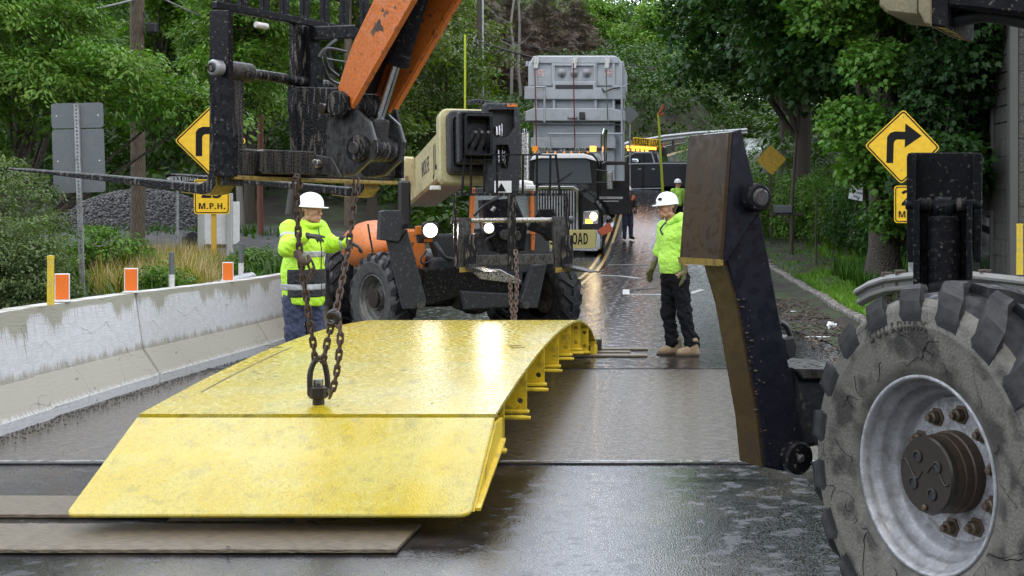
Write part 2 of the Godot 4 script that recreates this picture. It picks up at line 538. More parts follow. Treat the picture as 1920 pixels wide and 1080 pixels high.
	mat("galvanised", lin(0.36, 0.37, 0.38), 0.45, 0.55, {"tex": grain, "scale": 1.2, "rough": rg, "dirt": dirt("galv_dirt", lin(0.13, 0.12, 0.10), 0.5, 0.75, 0.55), "scale2": 0.8})
	mat("sign_back", lin(0.125, 0.137, 0.145), 0.5, 0.25, {"tex": grain, "scale": 1.0, "dirt": dirt("signback_dirt", lin(0.12, 0.13, 0.13), 0.45, 0.7, 0.6), "scale2": 1.0})
	mat("sign_yellow", lin(0.72, 0.44, 0.012), 0.38, 0.0, {"tex": noise_tex("sign_t", 0.02, [0.3, 0.7], [0.95, 1.0], 5), "scale": 0.8})
	mat("sign_black", lin(0.008, 0.008, 0.009), 0.6, 0.0, {"spec": 0.25})
	mat("sign_white", lin(0.70, 0.71, 0.72), 0.45, 0.0, {"tex": T.sign_t, "scale": 0.8})
	mat("red_print", lin(0.42, 0.03, 0.02), 0.5)
	mat("bark", lin(0.085, 0.068, 0.052), 0.9, 0.0, {"tex": grain, "scale": 0.9, "bump": noise_tex("bark_b", 0.05, [0.3, 0.7], [0.0, 1.0], 5), "bump_cm": 3.0})
	mat("pole_wood", lin(0.19, 0.15, 0.11), 0.8, 0.0, {"uv": true, "tex": noise_tex("pole_t", 0.03, [0.2, 0.5, 0.8], [Color(0.5, 0.46, 0.42), Color(0.8, 0.78, 0.74), Color(1, 1, 1)], 6), "bump": T.slab_b, "bump_cm": 0.6})
	M.pole_wood.uv1_scale = Vector3(6.0, 0.3, 1)
	mat("rust_steel", lin(0.15, 0.05, 0.03), 0.8, 0.0, {"tex": grain, "scale": 1.0})
	mat("leaf", Color(1, 1, 1), 0.5, 0.0, {"vertex": true, "backlight": Color(0.75, 0.85, 0.3), "spec": 0.3})
	mat("needle", Color(1, 1, 1), 0.7, 0.0, {"vertex": true})
	mat("stone", lin(0.10, 0.10, 0.10), 0.7, 0.0, {"vertex": true, "tex": grain, "scale": 2.0})
	mat("wire", lin(0.28, 0.28, 0.29), 0.5, 0.3)
	mat("dark_wire", lin(0.02, 0.02, 0.02), 0.6)
	mat("shingle", lin(0.095, 0.088, 0.078), 0.85, 0.0, {"tex": noise_tex("shingle_t", 0.03, [0.2, 0.8], [0.6, 1.0], 5), "scale": 1.4, "world": true, "bump": T.bark_b, "bump_cm": 0.6})
	mat("shingle_dark", lin(0.075, 0.07, 0.062), 0.85, 0.0, {"tex": T.shingle_t, "scale": 1.4, "world": true, "bump": T.bark_b, "bump_cm": 0.6})
	mat("trim", lin(0.075, 0.072, 0.066), 0.7, 0.0, {"tex": grain, "scale": 1.0})
	# machines
	mat("black_paint", lin(0.011, 0.011, 0.013), 0.42, 0.0, {"spec": 0.2, "tex": grain, "scale": 1.6, "rough": rw, "dirt": dirt("chips", lin(0.13, 0.115, 0.095), 0.74, 0.80, 0.75, 0.05), "scale2": 1.1})
	mat("worn_black", lin(0.012, 0.012, 0.013), 0.45, 0.0, {"spec": 0.2, "streak": Vector3(1.8, 0.35, 1.8), "tex": grain, "scale": 1.6, "rough": rw, "dirt": dirt("worn", lin(0.15, 0.135, 0.115), 0.60, 0.72, 0.65, 0.03, 4), "scale2": 1.9, "bump": T.conc_b, "bump_cm": 0.3})
	mat("navy_paint", lin(0.012, 0.013, 0.020), 0.4, 0.0, {"spec": 0.25, "tex": grain, "scale": 1.3, "rough": rw, "dirt": dirt("navy_wear", lin(0.10, 0.08, 0.06), 0.83, 0.86, 0.5, 0.05), "scale2": 0.9})
	mat("rust_brown", lin(0.046, 0.028, 0.012), 0.42, 0.0, {"spec": 0.25, "streak": Vector3(1.3, 0.8, 1.3), "tex": grain, "scale": 1.5, "rough": rw, "dirt": dirt("rust_wear", lin(0.020, 0.017, 0.016), 0.50, 0.90, 0.6, 0.010), "scale2": 1.5})
	mat("mud_yellow", lin(0.27, 0.185, 0.03), 0.6, 0.0, {"tex": grain, "scale": 2.0, "dirt": dirt("mudy", lin(0.05, 0.04, 0.02), 0.55, 0.75, 0.7, 0.02), "scale2": 2.0})
	mat("orange_paint", lin(0.56, 0.15, 0.02), 0.36, 0.0, {"tex": grain, "scale": 1.0, "rough": rg, "dirt": dirt("orange_wear", lin(0.055, 0.035, 0.022), 0.79, 0.81, 0.92, 0.018), "scale2": 1.0})
	mat("cream_paint", lin(0.46, 0.41, 0.22), 0.38, 0.0, {"tex": grain, "scale": 1.0, "rough": rg, "dirt": dirt("cream_dirt", lin(0.19, 0.165, 0.10), 0.55, 0.9, 0.55), "scale2": 0.8})
	mat("grey_paint", lin(0.030, 0.032, 0.038), 0.36, 0.0, {"spec": 0.35, "tex": grain, "scale": 1.3, "rough": rg, "dirt": dirt("grey_wear", lin(0.12, 0.115, 0.105), 0.7, 0.85, 0.5, 0.03), "scale2": 1.0})
	mat("worn_grey", lin(0.07, 0.07, 0.07), 0.45, 0.2, {"spec": 0.35, "streak": Vector3(2.5, 0.8, 2.5), "tex": grain, "scale": 1.8, "rough": rw, "dirt": dirt("wg", lin(0.03, 0.026, 0.022), 0.42, 0.70, 0.85, 0.02), "scale2": 1.8})
	mat("bare_steel", lin(0.42, 0.41, 0.39), 0.3, 0.85, {"tex": grain, "scale": 2.0, "rough": rw, "dirt": dirt("steel_dirt", lin(0.07, 0.06, 0.05), 0.52, 0.68, 0.85, 0.03), "scale2": 2.0})
	mat("chrome", lin(0.75, 0.76, 0.78), 0.1, 1.0)
	mat("rusty_chain", lin(0.105, 0.060, 0.038), 0.55, 0.25, {"tex": grain, "scale": 9.0, "dirt": dirt("chain_d", lin(0.035, 0.028, 0.024), 0.45, 0.65, 0.85, 0.03), "scale2": 7.0, "bump": T.conc_b, "bump_cm": 0.1})
	mat("oily_steel", lin(0.035, 0.028, 0.022), 0.32, 0.4, {"tex": grain, "scale": 5.0, "dirt": T.chain_d, "scale2": 4.0})
	mat("rubber", lin(0.020, 0.020, 0.022), 0.6, 0.0, {"spec": 0.22, "tex": grain, "scale": 1.5, "rough": rg, "dirt": dirt("rubber_dust", lin(0.075, 0.073, 0.072), 0.5, 0.85, 0.6, 0.01), "scale2": 1.2})
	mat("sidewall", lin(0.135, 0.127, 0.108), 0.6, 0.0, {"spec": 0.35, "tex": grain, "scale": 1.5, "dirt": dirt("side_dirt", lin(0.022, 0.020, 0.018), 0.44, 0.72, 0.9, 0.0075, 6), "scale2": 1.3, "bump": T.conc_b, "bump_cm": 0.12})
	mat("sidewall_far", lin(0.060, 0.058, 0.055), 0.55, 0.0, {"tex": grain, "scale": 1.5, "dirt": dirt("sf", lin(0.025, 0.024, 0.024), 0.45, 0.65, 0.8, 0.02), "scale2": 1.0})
	mat("mud_olive", lin(0.075, 0.055, 0.012), 0.65, 0.0, {"tex": grain, "scale": 2.0, "dirt": T.mudy, "scale2": 2.0})
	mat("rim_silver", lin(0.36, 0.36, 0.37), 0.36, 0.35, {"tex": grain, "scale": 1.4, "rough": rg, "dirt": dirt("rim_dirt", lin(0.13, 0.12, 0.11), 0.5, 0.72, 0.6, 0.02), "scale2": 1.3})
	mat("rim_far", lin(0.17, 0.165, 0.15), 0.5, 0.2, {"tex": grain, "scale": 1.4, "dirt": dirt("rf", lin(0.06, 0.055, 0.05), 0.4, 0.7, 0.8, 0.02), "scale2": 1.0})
	mat("hub_rust", lin(0.075, 0.045, 0.025), 0.55, 0.3, {"tex": grain, "scale": 4.0, "dirt": dirt("hub_d", lin(0.03, 0.025, 0.02), 0.42, 0.62, 0.9, 0.03), "scale2": 4.0})
	mat("bolt", lin(0.10, 0.07, 0.045), 0.5, 0.3, {"tex": grain, "scale": 8.0})
	mat("hose", lin(0.014, 0.014, 0.015), 0.45)
	mat("glass", Color(0.75, 0.8, 0.82, 0.25), 0.05)
	M.glass.transparency = BaseMaterial3D.TRANSPARENCY_ALPHA
	mat("dark_glass", lin(0.012, 0.014, 0.016), 0.05, 0.0, {"spec": 0.6})
	mat("truck_black", lin(0.010, 0.010, 0.012), 0.14, 0.0, {"coat": 0.6})
	mat("truck_plastic", lin(0.02, 0.02, 0.022), 0.5)
	mat("tank_grey", lin(0.47, 0.50, 0.54), 0.5, 0.0, {"tex": grain, "scale": 0.7, "dirt": dirt("tank_dirt", lin(0.28, 0.30, 0.33), 0.5, 0.8, 0.5, 0.01), "scale2": 0.3})
	mat("porcelain", lin(0.30, 0.30, 0.31), 0.25)
	mat("strap_red", lin(0.17, 0.025, 0.025), 0.7)
	mat("strap_green", lin(0.12, 0.16, 0.09), 0.7)
	mat("amber", lin(0.75, 0.27, 0.01), 0.3, 0.0, {"glow": Color(1.0, 0.55, 0.08), "energy": 0.12})
	mat("amber_lit", lin(0.9, 0.5, 0.1), 0.3, 0.0, {"glow": Color(1.0, 0.62, 0.16), "energy": 5.0})
	mat("head_lit", Color(1, 1, 1), 0.3, 0.0, {"glow": Color(1.0, 0.97, 0.90), "energy": 4.5})
	mat("head_warm", Color(1, 1, 1), 0.3, 0.0, {"glow": Color(1.0, 0.86, 0.55), "energy": 3.0})
	mat("amber_off", lin(0.55, 0.16, 0.01), 0.3)
	mat("weathered_rail", lin(0.17, 0.17, 0.16), 0.55, 0.2, {"tex": grain, "scale": 1.2, "dirt": T.galv_dirt, "scale2": 0.8})
	mat("truck_glass", lin(0.07, 0.08, 0.09), 0.06)
	mat("streaked", lin(0.060, 0.053, 0.043), 0.45, 0.0, {"spec": 0.3, "tex": grain, "scale": 1.6, "dirt": dirt("streaks", lin(0.010, 0.010, 0.011), 0.46, 0.56, 0.92, 0.025, 4), "streak": Vector3(3.6, 0.22, 3.6), "bump": T.conc_b, "bump_cm": 0.3})
	mat("cream_shaded", lin(0.20, 0.17, 0.085), 0.5, 0.0, {"tex": grain, "scale": 1.0, "dirt": dirt("cd", lin(0.06, 0.05, 0.03), 0.4, 0.8, 0.8)})  # cream darkened in the colour itself, for the shade on the near boom
	mat("rod_yellow", lin(0.42, 0.48, 0.02), 0.5)
	# people
	mat("hivis", lin(0.50, 0.86, 0.03), 0.6, 0.0, {"tex": noise_tex("cloth_t", 0.05, [0.2, 0.8], [0.82, 1.0], 5), "scale": 2.5, "bump": noise_tex("cloth_b", 0.012, [0.2, 0.8], [0.0, 1.0], 4), "bump_cm": 0.7, "sheen": 0.3, "glow": Color(0.55, 0.9, 0.05), "energy": 0.0})
	mat("hoodie", lin(0.45, 0.80, 0.10), 0.85, 0.0, {"tex": T.cloth_t, "scale": 2.5, "bump": T.cloth_b, "bump_cm": 0.7, "sheen": 0.4})
	M.hivis.emission_enabled = false
	mat("reflective", lin(0.42, 0.43, 0.44), 0.4, 0.3, {"tex": grain, "scale": 3.0})
	mat("black_cloth", lin(0.016, 0.016, 0.019), 0.8, 0.0, {"tex": T.cloth_t, "scale": 3.0, "bump": T.cloth_b, "bump_cm": 0.7, "sheen": 0.25})
	mat("charcoal_cloth", lin(0.011, 0.011, 0.013), 0.85, 0.0, {"spec": 0.2, "tex": T.cloth_t, "scale": 3.0, "bump": T.cloth_b, "bump_cm": 0.8, "sheen": 0.05})
	mat("jeans", lin(0.040, 0.052, 0.105), 0.85, 0.0, {"tex": noise_tex("jean_t", 0.03, [0.2, 0.8], [0.65, 1.0], 5), "scale": 2.2, "bump": T.cloth_b, "bump_cm": 0.8, "sheen": 0.3})
	mat("skin", lin(0.42, 0.235, 0.155), 0.5, 0.0, {"tex": noise_tex("skin_t", 0.02, [0.2, 0.8], [Color(0.92, 0.86, 0.83), Color(1, 1, 1)], 4), "scale": 3.0})
	M.skin.subsurf_scatter_enabled = true; M.skin.subsurf_scatter_strength = 0.08
	mat("tattoo", lin(0.10, 0.085, 0.085), 0.6)
	mat("hair", lin(0.06, 0.038, 0.022), 0.7)
	mat("hat_white", lin(0.78, 0.78, 0.78), 0.25, 0.0, {"coat": 0.4})
	mat("glove_black", lin(0.014, 0.014, 0.015), 0.7, 0.0, {"tex": T.cloth_t, "scale": 6.0})
	mat("glove_olive", lin(0.15, 0.14, 0.045), 0.8, 0.0, {"tex": T.cloth_t, "scale": 6.0, "dirt": dirt("glove_d", lin(0.035, 0.03, 0.02), 0.5, 0.62, 0.85, 0.05), "scale2": 5.0})
	mat("boot_tan", lin(0.33, 0.235, 0.13), 0.75, 0.0, {"tex": T.jean_t, "scale": 3.0, "dirt": dirt("boot_d", lin(0.12, 0.09, 0.06), 0.5, 0.7, 0.7, 0.03), "scale2": 2.0})
	mat("eye_white", lin(0.6, 0.58, 0.55), 0.2)
	mat("eye_dark", lin(0.015, 0.012, 0.01), 0.15)
	mat("lips", lin(0.30, 0.13, 0.10), 0.45)

# yellow non-slip paint with grit, grey tyre smudges and rubbed patches; one tile is 2.8 m
func ramp_texture() -> ImageTexture:
	var s := 768
	var a := FastNoiseLite.new(); a.seed = 5; a.frequency = 0.0065; a.fractal_octaves = 5
	var b := FastNoiseLite.new(); b.seed = 9; b.frequency = 0.55; b.fractal_octaves = 2
	var e := FastNoiseLite.new(); e.seed = 21; e.frequency = 0.02; e.fractal_octaves = 4
	var ia := a.get_seamless_image(s, s); var ib := b.get_seamless_image(s, s); var ie := e.get_seamless_image(s, s)
	ia.convert(Image.FORMAT_L8); ib.convert(Image.FORMAT_L8); ie.convert(Image.FORMAT_L8)
	var da := ia.get_data(); var db := ib.get_data(); var de := ie.get_data()
	var out := PackedByteArray(); out.resize(s * s * 3)
	var bright := lin(0.43, 0.325, 0.008); var pale := lin(0.43, 0.355, 0.055); var grime := lin(0.12, 0.10, 0.028)
	for k in s * s:
		var p := da[k] / 255.0; var g := db[k] / 255.0; var q := de[k] / 255.0
		var c := bright.lerp(pale, smoothstep(0.40, 0.62, p))
		var d := smoothstep(0.63, 0.85, q) * 0.9 + smoothstep(0.60, 0.80, g) * 0.75
		c = c.lerp(grime, clampf(d * smoothstep(0.42, 0.66, g), 0.0, 0.85))
		c = c.darkened(smoothstep(0.45, 0.2, g) * 0.16)
		out[k * 3] = int(c.r * 255); out[k * 3 + 1] = int(c.g * 255); out[k * 3 + 2] = int(c.b * 255)
	return ImageTexture.create_from_image(Image.create_from_data(s, s, false, Image.FORMAT_RGB8, out))

# pale cast concrete with damp runs from its top edge, a splashed foot and hairline cracks; 6.1 m by 0.9 m
func barrier_texture() -> ImageTexture:
	var w := 2048; var h := 400
	var n := FastNoiseLite.new(); n.seed = 3; n.frequency = 0.02; n.fractal_octaves = 4
	var f := FastNoiseLite.new(); f.seed = 4; f.frequency = 0.25; f.fractal_octaves = 2
	var out := PackedByteArray(); out.resize(w * h * 3)
	var dry := lin(0.50, 0.50, 0.505); var damp := lin(0.235, 0.225, 0.17); var foot := lin(0.25, 0.235, 0.19)
	for x in w:
		var big := n.get_noise_2d(x * 0.11, 0) + 0.4 * n.get_noise_2d(x * 0.5, 60)
		var run := maxf(0.0, 0.03 + big * 0.26 + f.get_noise_2d(x * 1.6, 9) * 0.09 + maxf(0.0, f.get_noise_2d(x * 0.5, 40) - 0.45) * 0.8)
		var splash := 0.385 + f.get_noise_2d(x * 1.2, 77) * 0.055 + n.get_noise_2d(x, 300) * 0.04
		var rise := 0.105 + f.get_noise_2d(x * 1.1, 177) * 0.045
		for y in h:
			var yy := 0.9 * (1.0 - float(y) / h)
			var top := 0.81 - yy
			var c := dry.darkened(0.10 * (0.5 + 0.5 * n.get_noise_2d(x * 1.3, y * 1.3)) + 0.06 * absf(f.get_noise_2d(x, y)))
			c = c.lerp(damp, 0.92 * smoothstep(0.012, -0.012, top - run))
			if yy < splash and yy > rise:
				c = c.lerp(foot, 0.9 * smoothstep(0.0, 0.03, splash - yy))
			if absf(n.get_noise_2d(x * 0.12, y * 0.12 + 900)) < 0.006: c = c.darkened(0.22)
			var k := (y * w + x) * 3
			out[k] = int(c.r * 255); out[k + 1] = int(c.g * 255); out[k + 2] = int(c.b * 255)
	return ImageTexture.create_from_image(Image.create_from_data(w, h, false, Image.FORMAT_RGB8, out))

func sheet(x0: Callable, x1: Callable, d0: float, d1: float, nd: int, nx: int, lift: float) -> Geo:
	var g := Geo.new()
	var pt := func(i: int, j: int) -> Vector3:
		var d := lerpf(d0, d1, float(i) / nd)
		return Vector3(lerpf(x0.call(d), x1.call(d), float(j) / nx), road_y(d) + lift, -d)
	for i in nd:
		for j in nx:
			var a: Vector3 = pt.call(i, j); var b: Vector3 = pt.call(i, j + 1); var c: Vector3 = pt.call(i + 1, j + 1); var e: Vector3 = pt.call(i + 1, j)
			g.quad(a, b, c, e, Vector3.UP)
	return g

func build_ground() -> void:
	# the land: one sheet to the horizon, finer near the camera
	var g := Geo.new()
	var xs := PackedFloat32Array(); var ds := PackedFloat32Array()
	for x in [-400.0, -250.0, -160.0, -110.0, -80.0, -60.0, -48.0, -38.0, -30.0]: xs.append(x)
	var q := -24.0
	while q < 30.0:
		xs.append(q); q += 0.6 if q > -9.0 and q < 10.0 else 1.6
	for x in [32.0, 40.0, 50.0, 65.0, 90.0, 140.0, 250.0, 400.0]: xs.append(x)
	for d in [-60.0, -30.0, -12.0, -4.0]: ds.append(d)
	q = 0.0
	while q < 100.0:
		ds.append(q); q += 1.0 if q < 50.0 else 2.0
	for d in [110.0, 130.0, 160.0, 210.0, 300.0, 450.0]: ds.append(d)
	var bump := FastNoiseLite.new(); bump.seed = 8; bump.frequency = 0.25
	var at := func(x: float, d: float) -> Vector3:
		var y := land_y(x, d)
		var xr := x - bend(minf(d, 95.0))
		if xr < -6.0 or xr > 3.4: y += bump.get_noise_2d(x, d) * 0.12
		return Vector3(x, y, -d)
	for i in ds.size() - 1:
		for j in xs.size() - 1:
			g.quad(at.call(xs[j], ds[i]), at.call(xs[j + 1], ds[i]), at.call(xs[j + 1], ds[i + 1]), at.call(xs[j], ds[i + 1]), Vector3.UP)
	struct("ground", g, M.soil)
	struct("road", sheet(func(d): return -5.0 + bend(d), func(d): return 2.68 + bend(d), -8.0, 108.0, 232, 4, 0.0), M.asphalt)
	# the bridge deck: a paler concrete band across the road with a lip at either joint
	struct("bridge_deck", sheet(func(_d): return -4.99, func(_d): return 3.6, 8.2, 13.3, 18, 2, 0.006), M.slab)
	var lip := Geo.new()
	lip.box(Vector3(-0.7, 0.004, -8.17), Vector3(8.5, 0.016, 0.05), 0.004)
	var seal := Geo.new(); seal.box(Vector3(-0.7, 0.008, -8.215), Vector3(8.4, 0.012, 0.035), 0.004); struct("joint_seal", seal, mat("seal_sky_glint", lin(0.30, 0.30, 0.30), 0.2, 0.0, {"tex": grain_of(), "scale": 0.6, "dirt": T.road_wear, "scale2": 0.35}))  # pale grey paints the sky reflected in the wet sealant
	lip.box(Vector3(-0.7, road_y(13.34) + 0.004, -13.34), Vector3(8.5, 0.02, 0.06), 0.004)
	struct("bridge_joint", lip, M.asphalt)
	# gravelly shoulder inside the kerb and the lot on the left
	struct("gravel_shoulder", sheet(func(d): return 1.75 + 0.25 * sin(d * 0.9), func(_d): return 2.68, 13.5, 40.0, 54, 3, 0.009), M.soil)
	var lot := Geo.new()
	for i in 16:
		for j in 20:
			var p: Array[Vector3] = []
			for k in [[0, 0], [1, 0], [1, 1], [0, 1]]:
				var x: float = -7.8 - (j + k[1]) * 1.0; var d: float = 23.0 + (i + k[0]) * 0.9
				p.append(Vector3(x, at.call(x, d).y + 0.05, -d))
			lot.quad(p[0], p[1], p[2], p[3], Vector3.UP)
	struct("gravel_lot", lot, M.gravel_lot)
	# painted lines
	struct("centre_line", sheet(func(d): return -2.36 + bend(d), func(d): return -2.26 + bend(d), 24.0, 80.0, 80, 1, 0.005), M.yellow_line)
	struct("centre_line", sheet(func(d): return -2.14 + bend(d), func(d): return -2.04 + bend(d), 24.0, 80.0, 80, 1, 0.005), M.yellow_line)
	struct("edge_line", sheet(func(d): return -4.55 + bend(d), func(d): return -4.45 + bend(d), 21.0, 100.0, 120, 1, 0.005), M.white_paint)
	struct("edge_line", sheet(func(d): return 2.05 + bend(d), func(d): return 2.16 + bend(d), 60.0, 104.0, 50, 1, 0.005), M.white_paint)
	var arrow := Geo.new()
	var pts := [px(1187, 474, 1), px(1232, 466, 1)]
	for st in [[-0.85, 31.5, -1.35, 32.6], [-1.35, 32.6, -1.9, 33.0], [-0.95, 25.6, -1.0, 27.0], [-1.0, 25.6, -0.2, 25.5], [-0.4, 25.5, 0.35, 25.8], [0.35, 25.8, 0.6, 27.0], [-1.9, 37.0, -0.4, 37.2]]:
		arrow.bar(Vector3(st[0], road_y(st[1]) + 0.004, -st[1]), Vector3(st[2], road_y(st[3]) + 0.004, -st[3]), 0.14, 0.004, 0.001)
	struct("lane_marking", arrow, M.white_paint)
	# kerb stones along the right side
	var kerb := thing("stone_kerb", "low grey stone kerb along the right edge of the wet road", "kerb")
	var d := 14.4
	while d < 52.0:
		var l := rng.randf_range(0.9, 1.5)
		var k := Geo.new()
		var tilt := rng.randf_range(-0.03, 0.03)
		k.box(Vector3(), Vector3(0.15, 0.28, l - 0.03), 0.018)
		var o := put("kerb_stone", k, M.kerb, kerb, Transform3D(Basis.from_euler(Vector3(-atan(road_y(d + 0.5) - road_y(d - 0.5)), tilt, tilt)), Vector3(2.73 + rng.randf_range(-0.03, 0.03), road_y(d + l / 2) + 0.0 + rng.randf_range(-0.02, 0.015), -d - l / 2)))
		d += l

# ---------------------------------------------------------------- the yellow ramp
func ramp_y(d: float) -> float:
	var p := [[7.16, 0.472], [8.2, 0.548], [9.4, 0.603], [10.9, 0.618], [12.3, 0.572], [13.2, 0.485], [14.2, 0.315], [15.1, 0.09]]
	for i in p.size() - 1:
		if d <= p[i + 1][0] or i == p.size() - 2:
			var a = p[maxi(i - 1, 0)]; var b = p[i]; var c = p[i + 1]; var e = p[mini(i + 2, p.size() - 1)]
			var t: float = (d - b[0]) / (c[0] - b[0])
			return cubic_interpolate(b[1], c[1], a[1] if i > 0 else 2 * b[1] - c[1], e[1], t)
	return 0.0

func ramp_x(d: float) -> float:
	return 0.10 * (d - 7.16) / 8.0

func build_ramp() -> void:
	var r := thing("steel_ramp", "arched bright yellow steel bridge ramp hanging from chains over the wet road", "ramp", Vector3(0, 0, 0))
	var deck := Geo.new()
	var n := 48
	for i in n:
		var d0 := lerpf(7.185, 15.1, float(i) / n); var d1 := lerpf(7.185, 15.1, float(i + 1) / n)
		var a := Vector3(-3.0 + ramp_x(d0), ramp_y(d0), -d0); var b := Vector3(-1.0 + ramp_x(d0), ramp_y(d0), -d0)
		var c := Vector3(-1.0 + ramp_x(d1), ramp_y(d1), -d1); var e := Vector3(-3.0 + ramp_x(d1), ramp_y(d1), -d1)
		var k := 0.02
		var n0 := Vector3(0, 1, ramp_y(d0 + 0.05) * 10 - ramp_y(d0 - 0.05) * 10).normalized(); var n1 := Vector3(0, 1, ramp_y(d1 + 0.05) * 10 - ramp_y(d1 - 0.05) * 10).normalized()
		deck.tri(a, b, c, n0, n0, n1); deck.tri(a, c, e, n0, n1, n1)
		var dn := Vector3(0, -k, 0)
		deck.quad(a + dn, b + dn, c + dn, e + dn, Vector3.DOWN)
		deck.quad(a, e, e + dn, a + dn, Vector3.LEFT); deck.quad(b, c, c + dn, b + dn, Vector3.RIGHT)
		if i == 0: deck.quad(a, b, b + dn, a + dn, Vector3.BACK)
		if i == n - 1: deck.quad(e, c, c + dn, e + dn, Vector3.FORWARD)
	put("deck", deck, M.ramp_deck, r)
	# front flap with rounded corners
	var fo := Vector3(-2.0, 0.462, -7.15); var fd := Vector3(0, -0.345, 0.85).normalized(); var fl := 0.917
	var fn := Vector3.RIGHT.cross(fd)
	if fn.y < 0: fn = -fn
	var flap := Geo.new()
	var outline := PackedVector2Array([Vector2(-1.0, 0.0), Vector2(1.0, 0.0)])
	for k in 5: outline.append(Vector2(0.95 + 0.05 * cos(PI / 2 * k / 4), fl - 0.05 + 0.05 * sin(PI / 2 * k / 4)))
	for k in 5: outline.append(Vector2(-0.95 - 0.05 * sin(PI / 2 * k / 4), fl - 0.05 + 0.05 * cos(PI / 2 * k / 4)))
	flap.prism(outline, fo, Vector3.RIGHT, fd, fn, 0.0, -0.022, 0.006)
	put("front_flap", flap, M.ramp_deck, r)
	# wedge plates under the flap, cross plates with feet under the deck
	for x in [-2.97, -2.3, -1.65, -1.0]:
		var w := Geo.new()
		w.prism(V2([6.36, 0.118, 7.155, 0.43, 7.40, 0.42, 7.42, 0.30, 7.36, 0.295]), Vector3(x, 0, 0), Vector3(0, 0, -1), Vector3.UP, Vector3.RIGHT, -0.010, 0.010, 0.002)
		put("flap_stiffener", w, M.ramp_steel, r)
	var sole := Geo.new()
	sole.prism(V2([6.4, 0.112, 7.36, 0.292, 7.36, 0.308, 6.4, 0.127]), Vector3(-1.985, 0, 0), Vector3(0, 0, -1), Vector3.UP, Vector3.RIGHT, -0.95, 1.02, 0.0)
	put("flap_sole", sole, M.ramp_steel, r)
	var d := 7.52
	while d < 15.0:
		var top := ramp_y(d) - 0.021; var x := ramp_x(d)
		var deep := minf(0.255, maxf(0.05, top + 0.02))
		if d > 13.9: deep = minf(deep, 0.24)
		var holes := []
		if deep > 0.2:
			for s in [-1.0, 1.0]: holes.append_array([circle2(s * 0.955, -0.055, 0.021, 10), circle2(s * 0.955, -deep + 0.055, 0.021, 10)])
		var p := Geo.new()
		p.prism(V2([-1.0, 0.0, 1.0, 0.0, 1.0, -deep, -1.0, -deep]), Vector3(-2.0 + x, top, -d), Vector3.RIGHT, Vector3.UP, Vector3.BACK, -0.009, 0.009, 0.0, holes)
		put("cross_plate", p, M.ramp_steel, r)
		var f := Geo.new()
		f.prism(V2([-1.0, -0.01, 1.0, -0.01, 1.022, 0.03, 1.022, 0.10, -1.022, 0.10, -1.022, 0.03]), Vector3(-2.0 + x, top - deep, -d), Vector3.RIGHT, Vector3.BACK, Vector3.UP, -0.016, 0.0, 0.002)
		put("foot_plate", f, M.ramp_steel, r)
		var f2 := Geo.new()
		f2.prism(V2([0.8, 0.12, 0.99, 0.12, 1.045, 0.16, 1.045, 0.22, 0.8, 0.22]), Vector3(-2.0 + x, top - deep - 0.022, -d), Vector3.RIGHT, Vector3.BACK, Vector3.UP, -0.016, 0.0, 0.002)
		if d < 13.5 and d > 8.0: put("foot_plate", f2, M.ramp_steel, r)
		d += 1.045
	for x in [-2.55, -1.45]:
		var gd := Geo.new()
		for i in 15:
			var d0 := 7.25 + i * 0.5; var d1 := d0 + 0.5
			var xx: float = x + ramp_x(d0)
			gd.box(Vector3(xx, (ramp_y(d0) + ramp_y(d1)) / 2 - 0.145, -(d0 + d1) / 2), Vector3(0.02, 0.22, 0.5), 0.0)
		put("girder", gd, M.ramp_steel, r)
	var heel := Geo.new()
	heel.prism(V2([14.7, 0.02, 15.25, 0.02, 15.25, 0.09, 14.95, 0.14, 14.7, 0.14]), Vector3(-0.93, -0.06, 0), Vector3(0, 0, -1), Vector3.UP, Vector3.RIGHT, -0.03, 0.03)
	put("heel_block", heel, M.ramp_steel, r)
	for b in [[-0.9, 0.07], [-0.9, 0.0]]:
		var pad := Geo.new(); pad.box(Vector3(b[0], b[1], -15.2), Vector3(0.09, 0.08, 0.12), 0.01)
		put("rubber_block", pad, M.hose, r)
	for s in [[510.0, 653.0], [965.0, 653.0]]:
		for k in 2:
			var p := px(s[0] + k * 6, s[1] + k * 4.5, 9.6 - k * 0.11)
			var sl := Geo.new(); sl.box(Vector3(p.x, ramp_y(-p.z) + 0.001, p.z), Vector3(0.10, 0.005, 0.018), 0.0)
			put("lifting_slot", sl, M.black_mark, r)
	var scratch := Geo.new()
	for k in 12:
		var d0 := lerpf(7.75, 9.5, k / 12.0); var d1 := lerpf(7.75, 9.5, (k + 1) / 12.0)
		scratch.bar(Vector3(lerpf(-2.98, -2.955, k / 12.0), ramp_y(d0) + 0.0015, -d0), Vector3(lerpf(-2.98, -2.955, (k + 1) / 12.0), ramp_y(d1) + 0.0015, -d1), 0.010, 0.002, 0.0)
	put("scored_line", scratch, M.black_mark, r, Transform3D(Basis(), Vector3(0.12, 0, 0)))

